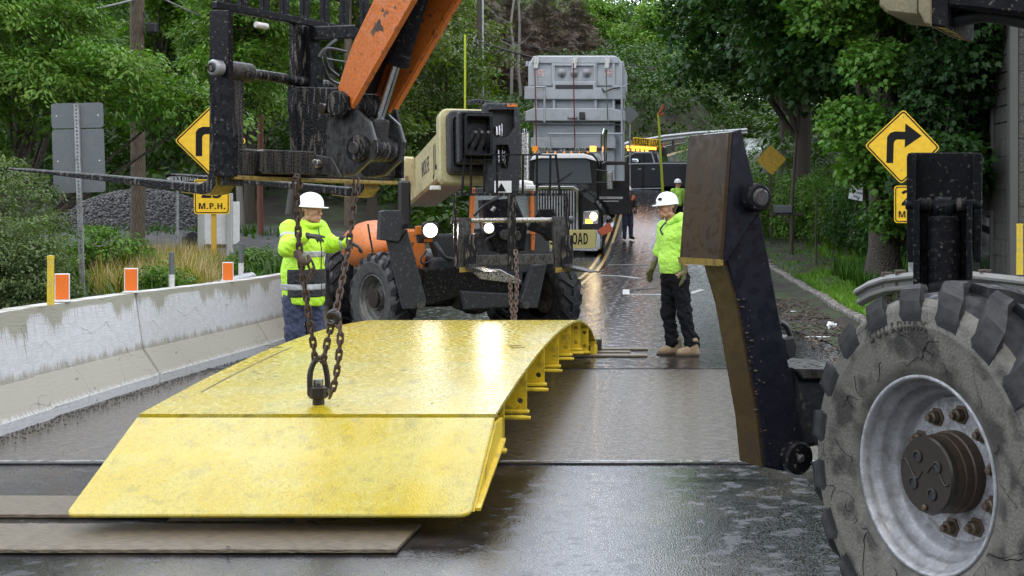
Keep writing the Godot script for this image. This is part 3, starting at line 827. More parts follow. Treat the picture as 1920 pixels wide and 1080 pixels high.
func build_barriers() -> void:
	var prof := V2([0.0, 0.0, 0.0, 0.09, -0.16, 0.33, -0.235, 0.86, -0.40, 0.86, -0.47, 0.33, -0.62, 0.09, -0.62, 0.0])
	var lab := ["pale concrete barrier at the left frame edge with a broken upper corner", "pale concrete barrier with damp runs beside the yellow ramp's front half", "pale concrete barrier with a hairline crack standing next to the pointing worker", "concrete barrier behind the pointing worker beside the far telehandler's tyre"]
	var k := 0
	for s in [[6.9, 9.98, 0.035], [10.0, 12.1, 0.0], [12.12, 15.4, 0.0], [15.42, 19.2, 0.0]]:
		var b := Geo.new()
		var l: float = s[1] - s[0] - 0.012
		b.prism(prof, Vector3(0, 0, 0), Vector3.RIGHT, Vector3.UP, Vector3.FORWARD, 0.0, l, 0.012)
		var o := put("concrete_barrier", b, M.concrete, self, Transform3D(Basis.from_euler(Vector3(atan((road_y(s[1]) - road_y(s[0])) / l), 0, 0)), Vector3(-4.85 + s[2], road_y(s[0]) - 0.005, -s[0])))
		tag(o, lab[k], "barrier", "concrete barriers along the left side of the road")
		k += 1
	# orange reflector boards standing on the barrier
	var bl := ["largest orange reflector board, on the barrier beside the yellow post", "middle orange reflector board on the concrete barrier", "orange reflector board on the barrier nearest the pointing worker"]
	k = 0
	for s in [[119.0, 575.0, 522.0, 26.0], [248.0, 561.0, 515.0, 24.0], [429.0, 540.0, 503.0, 20.0]]:
		var dd := FOCAL * -0.3 - 1.0
		var zz: float = FOCAL * 5.13 / (VX - s[0])
		var p := Vector3(-5.14, road_y(zz) + 0.857, -zz)
		var t := thing("reflector_board", bl[k], "reflector", p, 0.25, "orange reflector boards on the barrier")
		var sz: float = zz / FOCAL
		var h: float = (s[1] - s[2]) * sz; var w: float = s[3] * sz
		var f := Geo.new(); f.box(Vector3(0, h / 2, 0), Vector3(w, h, 0.012), 0.002); put("white_backing", f, M.sign_white, t)
		var ob := Geo.new(); ob.box(Vector3(0, h / 2 + 0.005, 0.008), Vector3(w - 0.014, h - 0.03, 0.005), 0.001); put("orange_face", ob, M.orange_board, t)
		var fo := Geo.new(); fo.box(Vector3(0, 0.006, 0.03), Vector3(w + 0.02, 0.012, 0.09), 0.002); put("foot", fo, M.white_plastic, t)
		k += 1
	# plywood sheets on the road
	var pl := [["long wet plywood strip lying in front of the ramp's lip", [[-4.5, 6.0], [-1.30, 6.0], [-1.285, 6.5], [-4.5, 6.5]]], ["wet plywood strip whose end slides under the ramp's left front corner", [[-4.6, 6.72], [-2.2, 6.68], [-2.2, 7.12], [-4.6, 7.16]]], ["darker plywood strip mostly hidden under the ramp's front flap", [[-2.6, 6.55], [-2.0, 6.55], [-2.0, 6.75], [-2.6, 6.75]]],
		["longest plank beyond the ramp, nearest of three by the tan boots", [[-1.6, 14.60], [-0.30, 14.60], [-0.30, 14.78], [-1.6, 14.78]]], ["shortest plank beyond the ramp, middle one of three", [[-1.6, 15.0], [-0.51, 15.0], [-0.51, 15.14], [-1.6, 15.14]]], ["plank beyond the ramp, farthest of three by the tan boots", [[-1.6, 15.36], [-0.31, 15.36], [-0.31, 15.5], [-1.6, 15.5]]]]
	for e in pl:
		var g := Geo.new()
		var poly := PackedVector2Array()
		for q in e[1]: poly.append(Vector2(q[0], -q[1]))
		g.prism(poly, Vector3(0, 0, 0), Vector3.RIGHT, Vector3.BACK, Vector3.UP, 0.006, 0.026, 0.003)
		var o := put("plywood_board", g, M.plywood, self, Transform3D(Basis(), Vector3(0, road_y(e[1][0][1]), 0)))
		tag(o, e[0], "board", "plywood boards on the road")

func grain_of() -> Texture2D:
	return T.grain

func sweep(g: Geo, prof: PackedVector2Array, path: Array, up := Vector3.UP) -> void:
	var frames := []
	for k in path.size():
		var t: Vector3 = (path[mini(k + 1, path.size() - 1)] - path[maxi(k - 1, 0)]).normalized()
		var x := t.cross(up).normalized()
		frames.append([x, x.cross(t)])
	for k in path.size() - 1:
		for j in prof.size():
			var a := prof[j]; var b := prof[(j + 1) % prof.size()]
			var A: Vector3 = path[k] + frames[k][0] * a.x + frames[k][1] * a.y; var B: Vector3 = path[k] + frames[k][0] * b.x + frames[k][1] * b.y
			var C: Vector3 = path[k + 1] + frames[k + 1][0] * b.x + frames[k + 1][1] * b.y; var D: Vector3 = path[k + 1] + frames[k + 1][0] * a.x + frames[k + 1][1] * a.y
			var o := (b - a).orthogonal()
			if g.area(prof) > 0: o = -o
			g.quad(A, B, C, D, frames[k][0] * -o.x + frames[k][1] * -o.y)

func w_beam(r := 0.155) -> PackedVector2Array:
	# the folded section of a guardrail, 3 mm thick
	var f := V2([0.0, -r, 0.035, -r * 0.85, 0.075, -r * 0.62, 0.075, -r * 0.40, 0.02, -r * 0.14, 0.02, r * 0.14, 0.075, r * 0.40, 0.075, r * 0.62, 0.035, r * 0.85, 0.0, r])
	var p := f.duplicate()
	for k in f.size(): p.append(f[f.size() - 1 - k] - Vector2(0.004, 0))
	return p

func turn_arrow() -> PackedVector2Array:
	return V2([-0.41, -0.44, -0.23, -0.44, -0.23, 0.10, -0.20, 0.16, -0.14, 0.19, 0.06, 0.19, 0.06, -0.02, 0.50, 0.30, 0.06, 0.62, 0.06, 0.40, -0.22, 0.40, -0.34, 0.35, -0.41, 0.24])

func diamond(r: float, c: float) -> PackedVector2Array:
	var p := PackedVector2Array()
	for k in 4:
		for j in 4:
			var a := PI / 2 * k - PI / 4 + PI / 2 * j / 3.0
			var o := Vector2.from_angle(PI / 2 * k) * (r - c * 1.414)
			p.append(o + Vector2.from_angle(a) * c)
	return p

func ring2(g: Geo, outer: PackedVector2Array, inner: PackedVector2Array, z: float) -> void:
	g.prism(outer, Vector3(), Vector3.RIGHT, Vector3.UP, Vector3.BACK, z, z + 0.0015, 0.0, [inner])

func turn_sign(t: Node3D, r: float, at: Vector3, roll := 0.0) -> void:
	var fr := Transform3D(Basis.from_euler(Vector3(0, 0, roll)), at)
	var g := Geo.new(); g.prism(diamond(r, 0.05), Vector3(), Vector3.RIGHT, Vector3.UP, Vector3.BACK, -0.003, 0.003, 0.0)
	put("diamond_panel", g, M.sign_yellow, t, fr)
	var b := Geo.new(); ring2(b, diamond(r - 0.022, 0.04), diamond(r - 0.048, 0.03), 0.0045)
	put("border", b, M.sign_black, t, fr)
	var a := Geo.new()
	var p := turn_arrow()
	for k in p.size(): p[k] = p[k] * r
	a.prism(p, Vector3(), Vector3.RIGHT, Vector3.UP, Vector3.BACK, 0.0045, 0.006, 0.0)
	put("turn_arrow", a, M.sign_black, t, fr)
	for y in [-0.62, 0.8]:
		var q := Geo.new(); q.cyl(Vector3(0, y * r, 0.003), Vector3(0, y * r, 0.011), 0.009, 8); put("bolt", q, M.galvanised, t, fr)

func speed_plate(t: Node3D, w: float, h: float, at: Vector3) -> void:
	var g := Geo.new(); g.prism(rrect(-w / 2, -h / 2, w / 2, h / 2, 0.045), Vector3(), Vector3.RIGHT, Vector3.UP, Vector3.BACK, -0.003, 0.003, 0.0)
	put("speed_plate", g, M.sign_yellow, t, Transform3D(Basis(), at))
	var b := Geo.new(); ring2(b, rrect(-w / 2 + 0.016, -h / 2 + 0.016, w / 2 - 0.016, h / 2 - 0.016, 0.036), rrect(-w / 2 + 0.03, -h / 2 + 0.03, w / 2 - 0.03, h / 2 - 0.03, 0.026), 0.0045)
	put("plate_border", b, M.sign_black, t, Transform3D(Basis(), at))
	words("25", h * 0.40, M.sign_black, t, Transform3D(Basis(), at + Vector3(0, h * 0.16, 0.006)), true, 1.0, 0.002)
	words("M.P.H.", h * 0.17, M.sign_black, t, Transform3D(Basis(), at + Vector3(0, -h * 0.27, 0.006)), true, 1.05, 0.002)

func post_delineator(label: String, base: Vector3, h: float, r: float, low: Material, high: Material) -> void:
	var t := thing("marker_post", label, "marker post", base)
	var a := Geo.new(); a.lathe(V2([r * 1.05, 0.0, r, 0.02, r, h * 0.42, 0, h * 0.42]), Vector3(), Vector3.UP, 14); put("lower_tube", a, low, t)
	var b := Geo.new(); b.lathe(V2([0, h * 0.40, r * 0.93, h * 0.40, r * 0.93, h - 0.03, r * 1.0, h - 0.028, r * 1.0, h, 0, h + 0.003]), Vector3(), Vector3.UP, 14); put("reflective_sleeve", b, high, t)

func wood_pole(called: String, label: String, base: Vector3, h: float, r0: float, r1: float, m: Material, lean := 0.0) -> Node3D:
	var t := thing(called, label, "pole", base)
	var g := Geo.new()
	var p := PackedVector3Array(); var rr := []
	for k in 7:
		p.append(Vector3(lean * h * k / 6.0 + 0.012 * sin(k * 1.7), h * k / 6.0 - 0.3, 0.012 * cos(k * 2.3))); rr.append(lerpf(r0, r1, k / 6.0))
	g.tube(p, rr, 14)
	put("shaft", g, m, t)
	return t

func wire(label: String, pts: Array, r: float, m: Material, sag := 0.4) -> void:
	var p := PackedVector3Array()
	for k in 17:
		var t := k / 16.0
		p.append(pts[0].lerp(pts[1], t) - Vector3(0, sag * 4.0 * t * (1.0 - t), 0))
	var g := Geo.new(); g.tube(p, r, 6)
	var o := put("overhead_wire", g, m, self)
	tag(o, label, "wire")

func build_left_side() -> void:
	# road sign seen from behind
	var sb := px(150, 562, 15.4)
	var t := thing("road_sign", "grey back of a two-panel road sign on a perforated steel post", "sign", Vector3(sb.x + 0.04, 0.5, sb.z), 0.10)
	t.rotation.z = 0.03
	var yb := 0.5
	for e in [["upper_panel", 193.0, 240.0], ["lower_panel", 242.0, 361.0]]:
		var y0: float = EYE + (VY - e[2]) / FOCAL * 15.4 - yb; var y1: float = EYE + (VY - e[1]) / FOCAL * 15.4 - yb
		var g := Geo.new(); g.prism(rrect(-0.30, y0, 0.30, y1, 0.035), Vector3(), Vector3.RIGHT, Vector3.UP, Vector3.BACK, -0.002, 0.002, 0.0)
		put(e[0], g, M.sign_back, t)
		for s in [-0.24, 0.24]:
			var q := Geo.new(); q.cyl(Vector3(s, lerpf(y0, y1, 0.5), 0.002), Vector3(s, lerpf(y0, y1, 0.5), 0.007), 0.008, 8); put("bolt", q, M.sign_white, t)
	var ph := EYE + (VY - 196) / FOCAL * 15.4 - yb
	var post := Geo.new()
	for s in [-1.0, 1.0]: post.box(Vector3(s * 0.0185, ph / 2 - 0.2, 0.035), Vector3(0.019, ph + 0.4, 0.004), 0.0)
	for k in 64: post.box(Vector3(0, -0.3 + k * ph / 56.0, 0.035), Vector3(0.022, 0.026, 0.0036), 0.0)
	post.box(Vector3(-0.028, ph / 2 - 0.2, 0.018), Vector3(0.004, ph + 0.4, 0.030), 0.0)
	post.box(Vector3(0.028, ph / 2 - 0.2, 0.018), Vector3(0.004, ph + 0.4, 0.030), 0.0)
	put("perforated_post", post, M.galvanised, t)
	# turn sign with its speed plate on a yellow post
	var c := px(395, 264, 19.6)
	t = thing("turn_sign", "yellow diamond right-turn sign on a yellow post, partly behind the black fork carriage", "sign", Vector3(c.x, 0.62, c.z), 0.12)
	turn_sign(t, 0.535, Vector3(0, c.y - 0.62, 0))
	speed_plate(t, 0.53, 0.53, Vector3(0.02, px(0, 369, 19.6).y - 0.62, 0.01))
	var yp := Geo.new(); yp.box(Vector3(0.04, 1.0, -0.03), Vector3(0.075, 2.9, 0.04), 0.006)
	put("post", yp, M.mustard if M.has("mustard") else mat("mustard", lin(0.50, 0.30, 0.02), 0.5, 0.0, {"tex": T.grain, "scale": 1.5}), t)
	# white board on two posts, seen from behind
	c = px(407, 420, 24.0)
	t = thing("notice_board", "blank white board with notched corners on two pale posts", "board", Vector3(c.x, land_y(c.x, 24.0), c.z), 0.05)
	var y := c.y - t.position.y
	var bd := Geo.new(); bd.prism(V2([-0.36, -0.32, -0.32, -0.38, 0.33, -0.38, 0.40, -0.32, 0.40, 0.42, -0.36, 0.42]), Vector3(0, y, -0.05), Vector3.RIGHT, Vector3.UP, Vector3.BACK, -0.012, 0.012, 0.003)
	put("panel", bd, M.sign_white, t)
	for s in [-0.29, 0.24]:
		var pp := Geo.new(); pp.box(Vector3(s, y / 2, 0.02), Vector3(0.10, y + 1.15, 0.09), 0.008); put("post", pp, mat("pale_post", lin(0.42, 0.44, 0.41), 0.7, 0.0, {"tex": T.grain, "scale": 1.0}), t)
	var br := Geo.new(); br.box(Vector3(-0.02, y - 0.42, 0), Vector3(0.62, 0.06, 0.04), 0.004); put("brace", br, M.pole_wood, t)
	# black street blade on a slim pole
	c = px(337, 335, 26.0)
	t = thing("street_sign", "small black street name blade reading QUICK ESTATES on a slim grey pole", "sign", Vector3(c.x, 0.8, c.z), 0.0)
	var bl := Geo.new(); bl.box(Vector3(0.02, c.y - 0.8, 0), Vector3(0.62, 0.16, 0.012), 0.003); put("blade", bl, M.sign_black, t)
	words("QUICK ESTATES", 0.085, M.sign_white, t, Transform3D(Basis(), Vector3(0.085, c.y - 0.8, 0.008)), true, 0.62, 0.002, "lettering", "Droid Serif")
	var ar := Geo.new(); ar.prism(V2([-0.27, 0, -0.21, 0.035, -0.21, 0.014, -0.17, 0.014, -0.17, -0.014, -0.21, -0.014, -0.21, -0.035]), Vector3(0.0, c.y - 0.8, 0), Vector3.RIGHT, Vector3.UP, Vector3.BACK, 0.007, 0.009, 0.0); put("arrow", ar, M.sign_white, t)
	var sp := Geo.new(); sp.cyl(Vector3(-0.06, -0.2, -0.03), Vector3(-0.06, c.y - 0.74, -0.03), 0.03, 10); put("pole", sp, M.galvanised, t)
	# black mailbox behind the dry grass
	c = px(358, 448, 24.5)
	t = thing("mailbox", "black mailbox on a dark post behind the dry grass", "mailbox", Vector3(c.x, land_y(c.x, 24.5), c.z), 0.5)
	var mb := Geo.new(); mb.prism(V2([-0.13, -0.12, 0.13, -0.12, 0.13, 0.04, 0.09, 0.12, 0.0, 0.15, -0.09, 0.12, -0.13, 0.04]), Vector3(0, c.y - t.position.y, 0), Vector3.RIGHT, Vector3.UP, Vector3.BACK, -0.24, 0.24, 0.01); put("box", mb, M.truck_plastic, t)
	var mp := Geo.new(); mp.box(Vector3(0, (c.y - t.position.y) / 2 - 0.2, 0), Vector3(0.1, c.y - t.position.y + 0.1, 0.1), 0.006); put("post", mp, M.truck_plastic, t)
	# marker posts behind the barrier
	post_delineator("yellow tubular marker post at the barrier joint, left of the largest orange board", Vector3((95 - VX) / FOCAL * 10.3, road_y(10) + 0.86, -10.3), 0.40, 0.028, M.yellow_plastic, M.yellow_plastic)
	post_delineator("white marker post with grey sleeve between two orange boards", px(322, 545, 15.0), 0.45, 0.032, M.white_plastic, M.sign_back)
	post_delineator("white marker post with grey sleeve beside the low guardrail end", px(452, 520, 17.0), 0.45, 0.034, M.white_plastic, M.sign_back)
	# low guardrail behind the barrier
	t = thing("guardrail", "low galvanised guardrail end lying just behind the concrete barrier", "guardrail")
	var gr := Geo.new(); gr.tube(PackedVector3Array([px(300, 556, 14.6), px(395, 540, 15.7), px(440, 530, 16.4), px(470, 522, 17.0)]), [0.055, 0.075, 0.085, 0.085], 14); put("rail", gr, M.galvanised, t)
	for e in [[396.0, 541.0, 15.7], [466.0, 523.0, 16.9]]:
		var q := Geo.new(); q.tube(PackedVector3Array([px(e[0] - 1.5, e[1], e[2]), px(e[0] + 1.5, e[1], e[2])]), 0.093, 14); put("clamp_band", q, M.hose, t)
	var tk := Geo.new()
	for k in 9: tk.box(px(330 + k * 15, 546 - k * 3.4, 15.2 + k * 0.2), Vector3(0.08, 0.05, 0.05), 0.004)
	put("rail_blocks", tk, M.hose, t)
	var cs := Geo.new(); cs.box(px(500, 524, 17.5) + Vector3(-0.05, -0.25, 0), Vector3(0.75, 0.5, 0.5), 0.02); var ob := put("concrete_block", cs, M.kerb, self); tag(ob, "weathered concrete block behind the barrier at the guardrail end", "block")
	# construction barricade behind the pointing worker
	t = thing("traffic_barrel", "orange and white banded traffic barrel behind the pointing worker", "barrel", Vector3(px(618, 0, 20.5).x, road_y(20.5), -20.5))
	var bh := 0.0
	for e in [[0.33, 0.26, M.white_plastic], [0.32, 0.2, M.orange_board], [0.31, 0.2, M.white_plastic], [0.30, 0.2, M.orange_board], [0.28, 0.14, M.white_plastic]]:
		var g := Geo.new(); g.lathe(V2([0, 0, e[0], 0, e[0] * 0.98, e[1] - 0.01, 0, e[1]]), Vector3(0, bh, 0), Vector3.UP, 18); put("band", g, e[2], t); bh += e[1]
	# poles
	var p := wood_pole("utility_pole", "thick weathered wooden utility pole rising in front of the gravel heap", px(258, 455, 27.6), 10.0, 0.155, 0.135, M.pole_wood)
	var bx := Geo.new(); bx.box(Vector3(0.33, px(0, 53, 27.6).y - px(258, 455, 27.6).y, 0.05), Vector3(0.22, 0.20, 0.18), 0.015); put("junction_box", bx, M.truck_plastic, p)
	var arm := Geo.new(); arm.tube(PackedVector3Array([Vector3(0.12, 5.0, 0), Vector3(0.25, 4.75, 0.05), Vector3(0.33, 4.75, 0.05)]), 0.018, 6); put("conduit", arm, M.hose, p)
	wood_pole("utility_pole", "slim grey utility pole behind the fork carriage and white hard hat", px(652, 447, 40.0), 10.0, 0.125, 0.105, M.pole_wood)
	var p3 := wood_pole("utility_pole", "tall dark utility pole with a pale conduit left of the transformer", px(899, 300, 64.0), 14.0, 0.15, 0.13, M.bark)
	var cd := Geo.new(); cd.cyl(Vector3(0.2, 0, 0.1), Vector3(0.17, 9.5, 0.1), 0.05, 8); put("conduit", cd, M.galvanised, p3)
	wood_pole("rust_post", "rust coloured steel post standing by the lot behind the fork carriage", px(488, 470, 33.0), 4.6, 0.075, 0.07, M.rust_steel)
	var rod := Geo.new(); rod.tube(PackedVector3Array([px(872, 330, 40.0), px(872, 65, 40.0)]), 0.035, 8)
	tag(put("guy_marker", rod, M.rod_yellow, self), "thin chartreuse rod standing upright left of the dark utility pole", "rod")
	# wires
	wire("pale cable descending behind the fork carriage grille from the upper left", [px(300, -5, 27.6), px(760, 118, 46.0)], 0.022, M.wire, 0.5)
	wire("pale cable entering at the top left corner and sagging to the thick pole", [px(-60, 32, 25.0), px(262, -4, 27.6)], 0.022, M.wire, 0.15)
	wire("dark cable running from the dark pole across above the transformer", [px(836, 55, 60.0), px(1120, 130, 66.0)], 0.04, M.dark_wire, 0.25)
	wire("pale cable curving up from the orange boom to the dark pole", [px(780, 112, 50.0), px(893, 66, 64.0)], 0.05, M.wire, 0.45)
	wire("thin grey cable low between the orange boom and dark pole", [px(760, 145, 50.0), px(895, 160, 64.0)], 0.025, M.wire, 0.1)
	wire("thin dark cable reaching from above the transformer towards the maple", [px(905, 62, 64.0), px(1230, 128, 60.0)], 0.025, M.dark_wire, 0.2)
	# gravel heap
	t = thing("gravel_heap", "broad heap of grey crushed stone behind the thick wooden pole", "gravel heap", Vector3(px(268, 448, 36.0).x, land_y(-15, 36.0) - 0.1, -36.0))
	var mound := Geo.new()
	mound.lathe(V2([2.6, 0, 2.1, 0.25, 1.4, 0.72, 0.8, 1.05, 0.3, 1.17, 0, 1.2]), Vector3(), Vector3.UP, 30, true)
	put("core", mound, M.gravel_lot, t)
	var pebble := Geo.new(); pebble.ball(Vector3(), Vector3(1, 0.7, 0.85), 5, 3)
	var pl := []; var cl := []
	for k in 9000:
		var a := rng.randf() * TAU; var f := sqrt(rng.randf()); var r := 2.75 * f
		var hh := 1.2 * pow(maxf(0.0, 1.0 - f * f * 0.96), 1.0) + rng.randf_range(-0.06, 0.03)
		pl.append(Transform3D(Basis.from_euler(Vector3(rng.randf() * 6, rng.randf() * 6, 0)).scaled(Vector3.ONE * rng.randf_range(0.018, 0.05)), Vector3(r * cos(a), hh, r * sin(a))))
		var q := rng.randf_range(0.5, 1.5); cl.append(Color(q, q, q * 1.02))
	scatter("crushed_stone", pebble.mesh(), M.stone, pl, cl, t)

func grass_tuft(blades: int, h: float, spread: float, wdt: float, seed_: int, droop := 0.5) -> ArrayMesh:
	var r := RandomNumberGenerator.new(); r.seed = seed_
	var g := Geo.new()
	for k in blades:
		var a := r.randf() * TAU; var o := Vector3(cos(a), 0, sin(a)) * r.randf() * spread * 0.35
		var d := Vector3(cos(a), 0, sin(a)).rotated(Vector3.UP, r.randf_range(-0.6, 0.6)); var hh := h * r.randf_range(0.5, 1.0)
		var s := d.cross(Vector3.UP) * wdt
		var q1 := o + Vector3(0, hh * 0.55, 0) + d * spread * 0.25; var q2 := o + Vector3(0, hh * (1.0 - droop * 0.25 * r.randf()), 0) + d * spread * r.randf_range(0.4, 1.0)
		var nn := (Vector3.UP * 0.5 + d.cross(s).normalized()).normalized()
		g.tri(o - s, o + s, q1 + s * 0.8, nn, nn, nn); g.tri(o - s, q1 + s * 0.8, q1 - s * 0.8, nn, nn, nn); g.tri(q1 - s * 0.8, q1 + s * 0.8, q2, nn, nn, nn)
	return g.mesh()

func build_right_side() -> void:
	# right turn sign
	var c := px(1692, 275, 18.5)
	var t := thing("turn_sign", "yellow diamond right-turn sign before the maple, its plate cut off by a black stabiliser", "sign", Vector3(c.x, land_y(c.x, 18.5), c.z), -0.06)
	turn_sign(t, 0.545, Vector3(0, c.y - t.position.y, 0), -0.03)
	speed_plate(t, 0.52, 0.54, Vector3(0.14, px(0, 383, 18.5).y - t.position.y, 0.01))
	var yp := Geo.new(); yp.box(Vector3(0.13, (c.y - t.position.y) / 2 - 0.1, -0.03), Vector3(0.08, c.y - t.position.y + 0.5, 0.05), 0.006); put("post", yp, M.galvanised, t)
	# far yellow diamond, mailbox, notice
	c = px(1446, 300, 42.0)
	t = thing("diamond_sign", "faded blank yellow diamond sign on a dark post up the bank", "sign", Vector3(c.x, land_y(c.x, 42.0), c.z), 0.0)
	var dm := Geo.new(); dm.prism(diamond(0.50, 0.05), Vector3(), Vector3.RIGHT, Vector3.UP, Vector3.BACK, -0.004, 0.004, 0.0); put("panel", dm, mat("faded_yellow", lin(0.42, 0.26, 0.012), 0.5, 0.0, {"tex": T.grain, "scale": 1.5, "dirt": dirt("fy", lin(0.2, 0.15, 0.02), 0.5, 0.6, 0.7, 0.03)}), t, Transform3D(Basis.from_euler(Vector3(0, 0, 0.06)), Vector3(0, c.y - t.position.y, 0)))
	var dp := Geo.new(); dp.box(Vector3(0, (c.y - t.position.y) / 2 - 0.3, -0.04), Vector3(0.09, c.y - t.position.y + 0.4, 0.06), 0.005); put("post", dp, M.bark, t)
	c = px(1468, 391, 38.0)
	t = thing("mailbox", "grey mailbox on a crossarm of a leaning dark post on the grass verge", "mailbox", Vector3(px(1484, 470, 38.0).x, land_y(3.5, 38.0), -38.0))
	var my := c.y - t.position.y
	var mb := Geo.new(); mb.prism(V2([-0.10, -0.12, 0.10, -0.12, 0.10, 0.05, 0.06, 0.11, -0.06, 0.11, -0.10, 0.05]), Vector3(-0.25, my, 0), Vector3.BACK, Vector3.UP, Vector3.RIGHT, -0.26, 0.26, 0.012); put("box", mb, mat("dull_grey", lin(0.10, 0.105, 0.11), 0.45, 0.2), t)
	var dr := Geo.new(); dr.box(Vector3(-0.515, my - 0.01, 0), Vector3(0.012, 0.2, 0.19), 0.004); put("door", dr, M.dull_grey, t)
	var ca := Geo.new(); ca.box(Vector3(-0.12, my - 0.165, 0), Vector3(0.95, 0.08, 0.09), 0.006); ca.bar(Vector3(-0.3, my - 0.18, 0), Vector3(0, my - 0.5, 0), 0.06, 0.06); put("crossarm", ca, M.bark, t)
	var pp := Geo.new(); pp.tube(PackedVector3Array([Vector3(0, -0.4, 0), Vector3(0.02, my + 0.3, 0), Vector3(0.16, my + 2.2, -0.1)]), [0.065, 0.055, 0.04], 9); put("post", pp, M.bark, t)
	c = px(1583, 355, 36.0)
	t = thing("notice_sign", "small tilted white sign reading AUTHORIZED PERSONNEL ONLY under the maple", "sign", Vector3(c.x, land_y(c.x, 36.0), c.z), -0.1)
	t.rotation.z = -0.2
	var ny := c.y - t.position.y
	var np := Geo.new(); np.box(Vector3(0, ny, 0), Vector3(0.44, 0.54, 0.012), 0.004); put("panel", np, M.sign_white, t)
	var k := 0
	for s in ["PRIVATE", "AUTHORIZED", "PERSONNEL", "ONLY"]:
		words(s, 0.062, M.sign_black, t, Transform3D(Basis(), Vector3(0, ny + 0.17 - k * 0.115, 0.008)), true, 0.85, 0.002); k += 1
	var ns := Geo.new(); ns.box(Vector3(0.02, ny / 2 - 0.3, -0.03), Vector3(0.05, ny + 0.6, 0.04), 0.004); put("post", ns, M.bark, t)
	var st := wood_pole("stake", "thin dark stake standing in the grass right of the leaning post", px(1530, 476, 34.0), 1.9, 0.03, 0.02, M.bark)
	# guardrail at the right edge with a turned-down end
	t = thing("guardrail", "weathered steel guardrail curving down to its end beside the maple", "guardrail")
	var path := [px(1610, 558, 18.4), px(1634, 544, 18.2), px(1664, 534, 18.0), px(1720, 528, 17.6), px(1800, 526, 17.2), px(1900, 537, 16.6), px(2020, 552, 16.0), px(2200, 575, 15.3)]
	var g := Geo.new(); sweep(g, w_beam(0.14), path); put("w_beam", g, M.weathered_rail, t)
	for e in [[1665.0, 524.0, 18.0], [1690.0, 520.0, 17.8], [1850.0, 520.0, 16.9], [1960.0, 537.0, 16.3], [2100.0, 556.0, 15.6]]:
		var b := px(e[0], e[1], e[2]); var ps := Geo.new(); var gy := land_y(b.x, e[2]) - 0.3
		ps.box(Vector3(b.x, (b.y + gy) / 2 + 0.05, b.z - 0.10), Vector3(0.15, b.y - gy + 0.1, 0.15), 0.01); put("post", ps, M.bark, t)
	post_delineator("yellow marker post on the guardrail at the right frame edge", px(1912, 515, 16.6), 0.66, 0.045, M.yellow_plastic, M.yellow_plastic)
	# far guardrail and diamond seen from behind
	t = thing("guardrail", "distant guardrail along the outer side of the uphill bend", "guardrail")
	path = []
	for e in [[1150.0, 282.0, 74.0], [1178.0, 271.0, 76.0], [1245.0, 259.0, 79.0], [1300.0, 253.0, 82.0], [1400.0, 246.0, 87.0]]: path.append(px(e[0], e[1], e[2]))
	g = Geo.new(); sweep(g, w_beam(0.2), path); put("w_beam", g, M.galvanised, t)
	for e in [[1178.0, 271.0, 76.0], [1212.0, 265.0, 77.5], [1262.0, 257.0, 80.0], [1300.0, 253.0, 82.0], [1350.0, 249.0, 84.5]]:
		var b := px(e[0], e[1], e[2] + 0.2); var ps := Geo.new(); ps.box(b - Vector3(0, 0.5, 0), Vector3(0.15, 1.2, 0.15), 0.01); put("post", ps, M.bark, t)
	c = px(1181, 215, 58.0)
	t = thing("diamond_sign", "grey back of a diamond sign just right of the transformer", "sign", Vector3(c.x, land_y(c.x, 58.0), c.z))
	dm = Geo.new(); dm.prism(diamond(0.42, 0.05), Vector3(0, c.y - t.position.y, 0), Vector3.RIGHT, Vector3.UP, Vector3.BACK, -0.004, 0.004, 0.0); put("panel", dm, M.sign_back, t)
	dp = Geo.new(); dp.box(Vector3(0, (c.y - t.position.y) / 2 - 0.2, -0.04), Vector3(0.07, c.y - t.position.y + 0.4, 0.05), 0.004); put("post", dp, M.galvanised, t)
	# shingled house behind the trees
	var hx := 5.80; var hd := 22.0
	t = thing("shingled_house", "weathered wood-shingled house corner behind the maple at the right edge", "house", Vector3(hx, 0.0, -hd))
	var core := Geo.new(); core.box(Vector3(3.5, 3.2, -4.5), Vector3(6.96, 7.4, 8.96), 0.0); put("wall", core, M.shingle_dark, t)
	var tr := Geo.new(); tr.box(Vector3(0.045, 3.2, 0.012), Vector3(0.14, 7.4, 0.05), 0.004); tr.box(Vector3(-0.012, 3.2, -0.06), Vector3(0.05, 7.4, 0.14), 0.004); put("corner_board", tr, M.trim, t)
	var sh := []
	for v in 4:
		var q := Geo.new(); q.prism(V2([0, 0, 1, 0, 1, 1, 0, 1]), Vector3(), Vector3.RIGHT, Vector3.UP, Vector3.BACK, 0.002, 0.018 + v * 0.003, 0.02); sh.append(q.mesh())
	var made := 0
	var rest := Geo.new()
	for wall in 2:
		for row in 24:
			var xx := 0.13
			while xx < (1.6 if wall == 0 else 8.6):
				var w := rng.randf_range(0.13, 0.27)
				var bs := Basis(); var o := Vector3(xx, -0.3 + row * 0.29, 0.002)
				if wall == 1: bs = Basis(Vector3(0, 0, -1), Vector3.UP, Vector3(-1, 0, 0)); o = Vector3(-0.002, -0.3 + row * 0.29, -xx)
				bs = bs * Basis.from_euler(Vector3(-0.035, 0, rng.randf_range(-0.01, 0.01))) * Basis.from_scale(Vector3(w - 0.008, 0.33 + rng.randf_range(-0.02, 0.01), 1))
				if made < 290 and (wall == 0 or xx < 2.3) and row < 21:
					put("shingle", sh[rng.randi() % 4], M.shingle if rng.randf() < 0.65 else M.shingle_dark, t, Transform3D(bs, o)); made += 1
				else:
					rest.box(o + bs * Vector3(0.5, 0.5, 0.012), Vector3(w - 0.008, 0.265, 0.02) if wall == 0 else Vector3(0.024, 0.265, w - 0.012), 0.0)
				xx += w
	var ro := put("shingle_courses", rest, M.shingle, t); ro.set_meta("kind", "stuff")
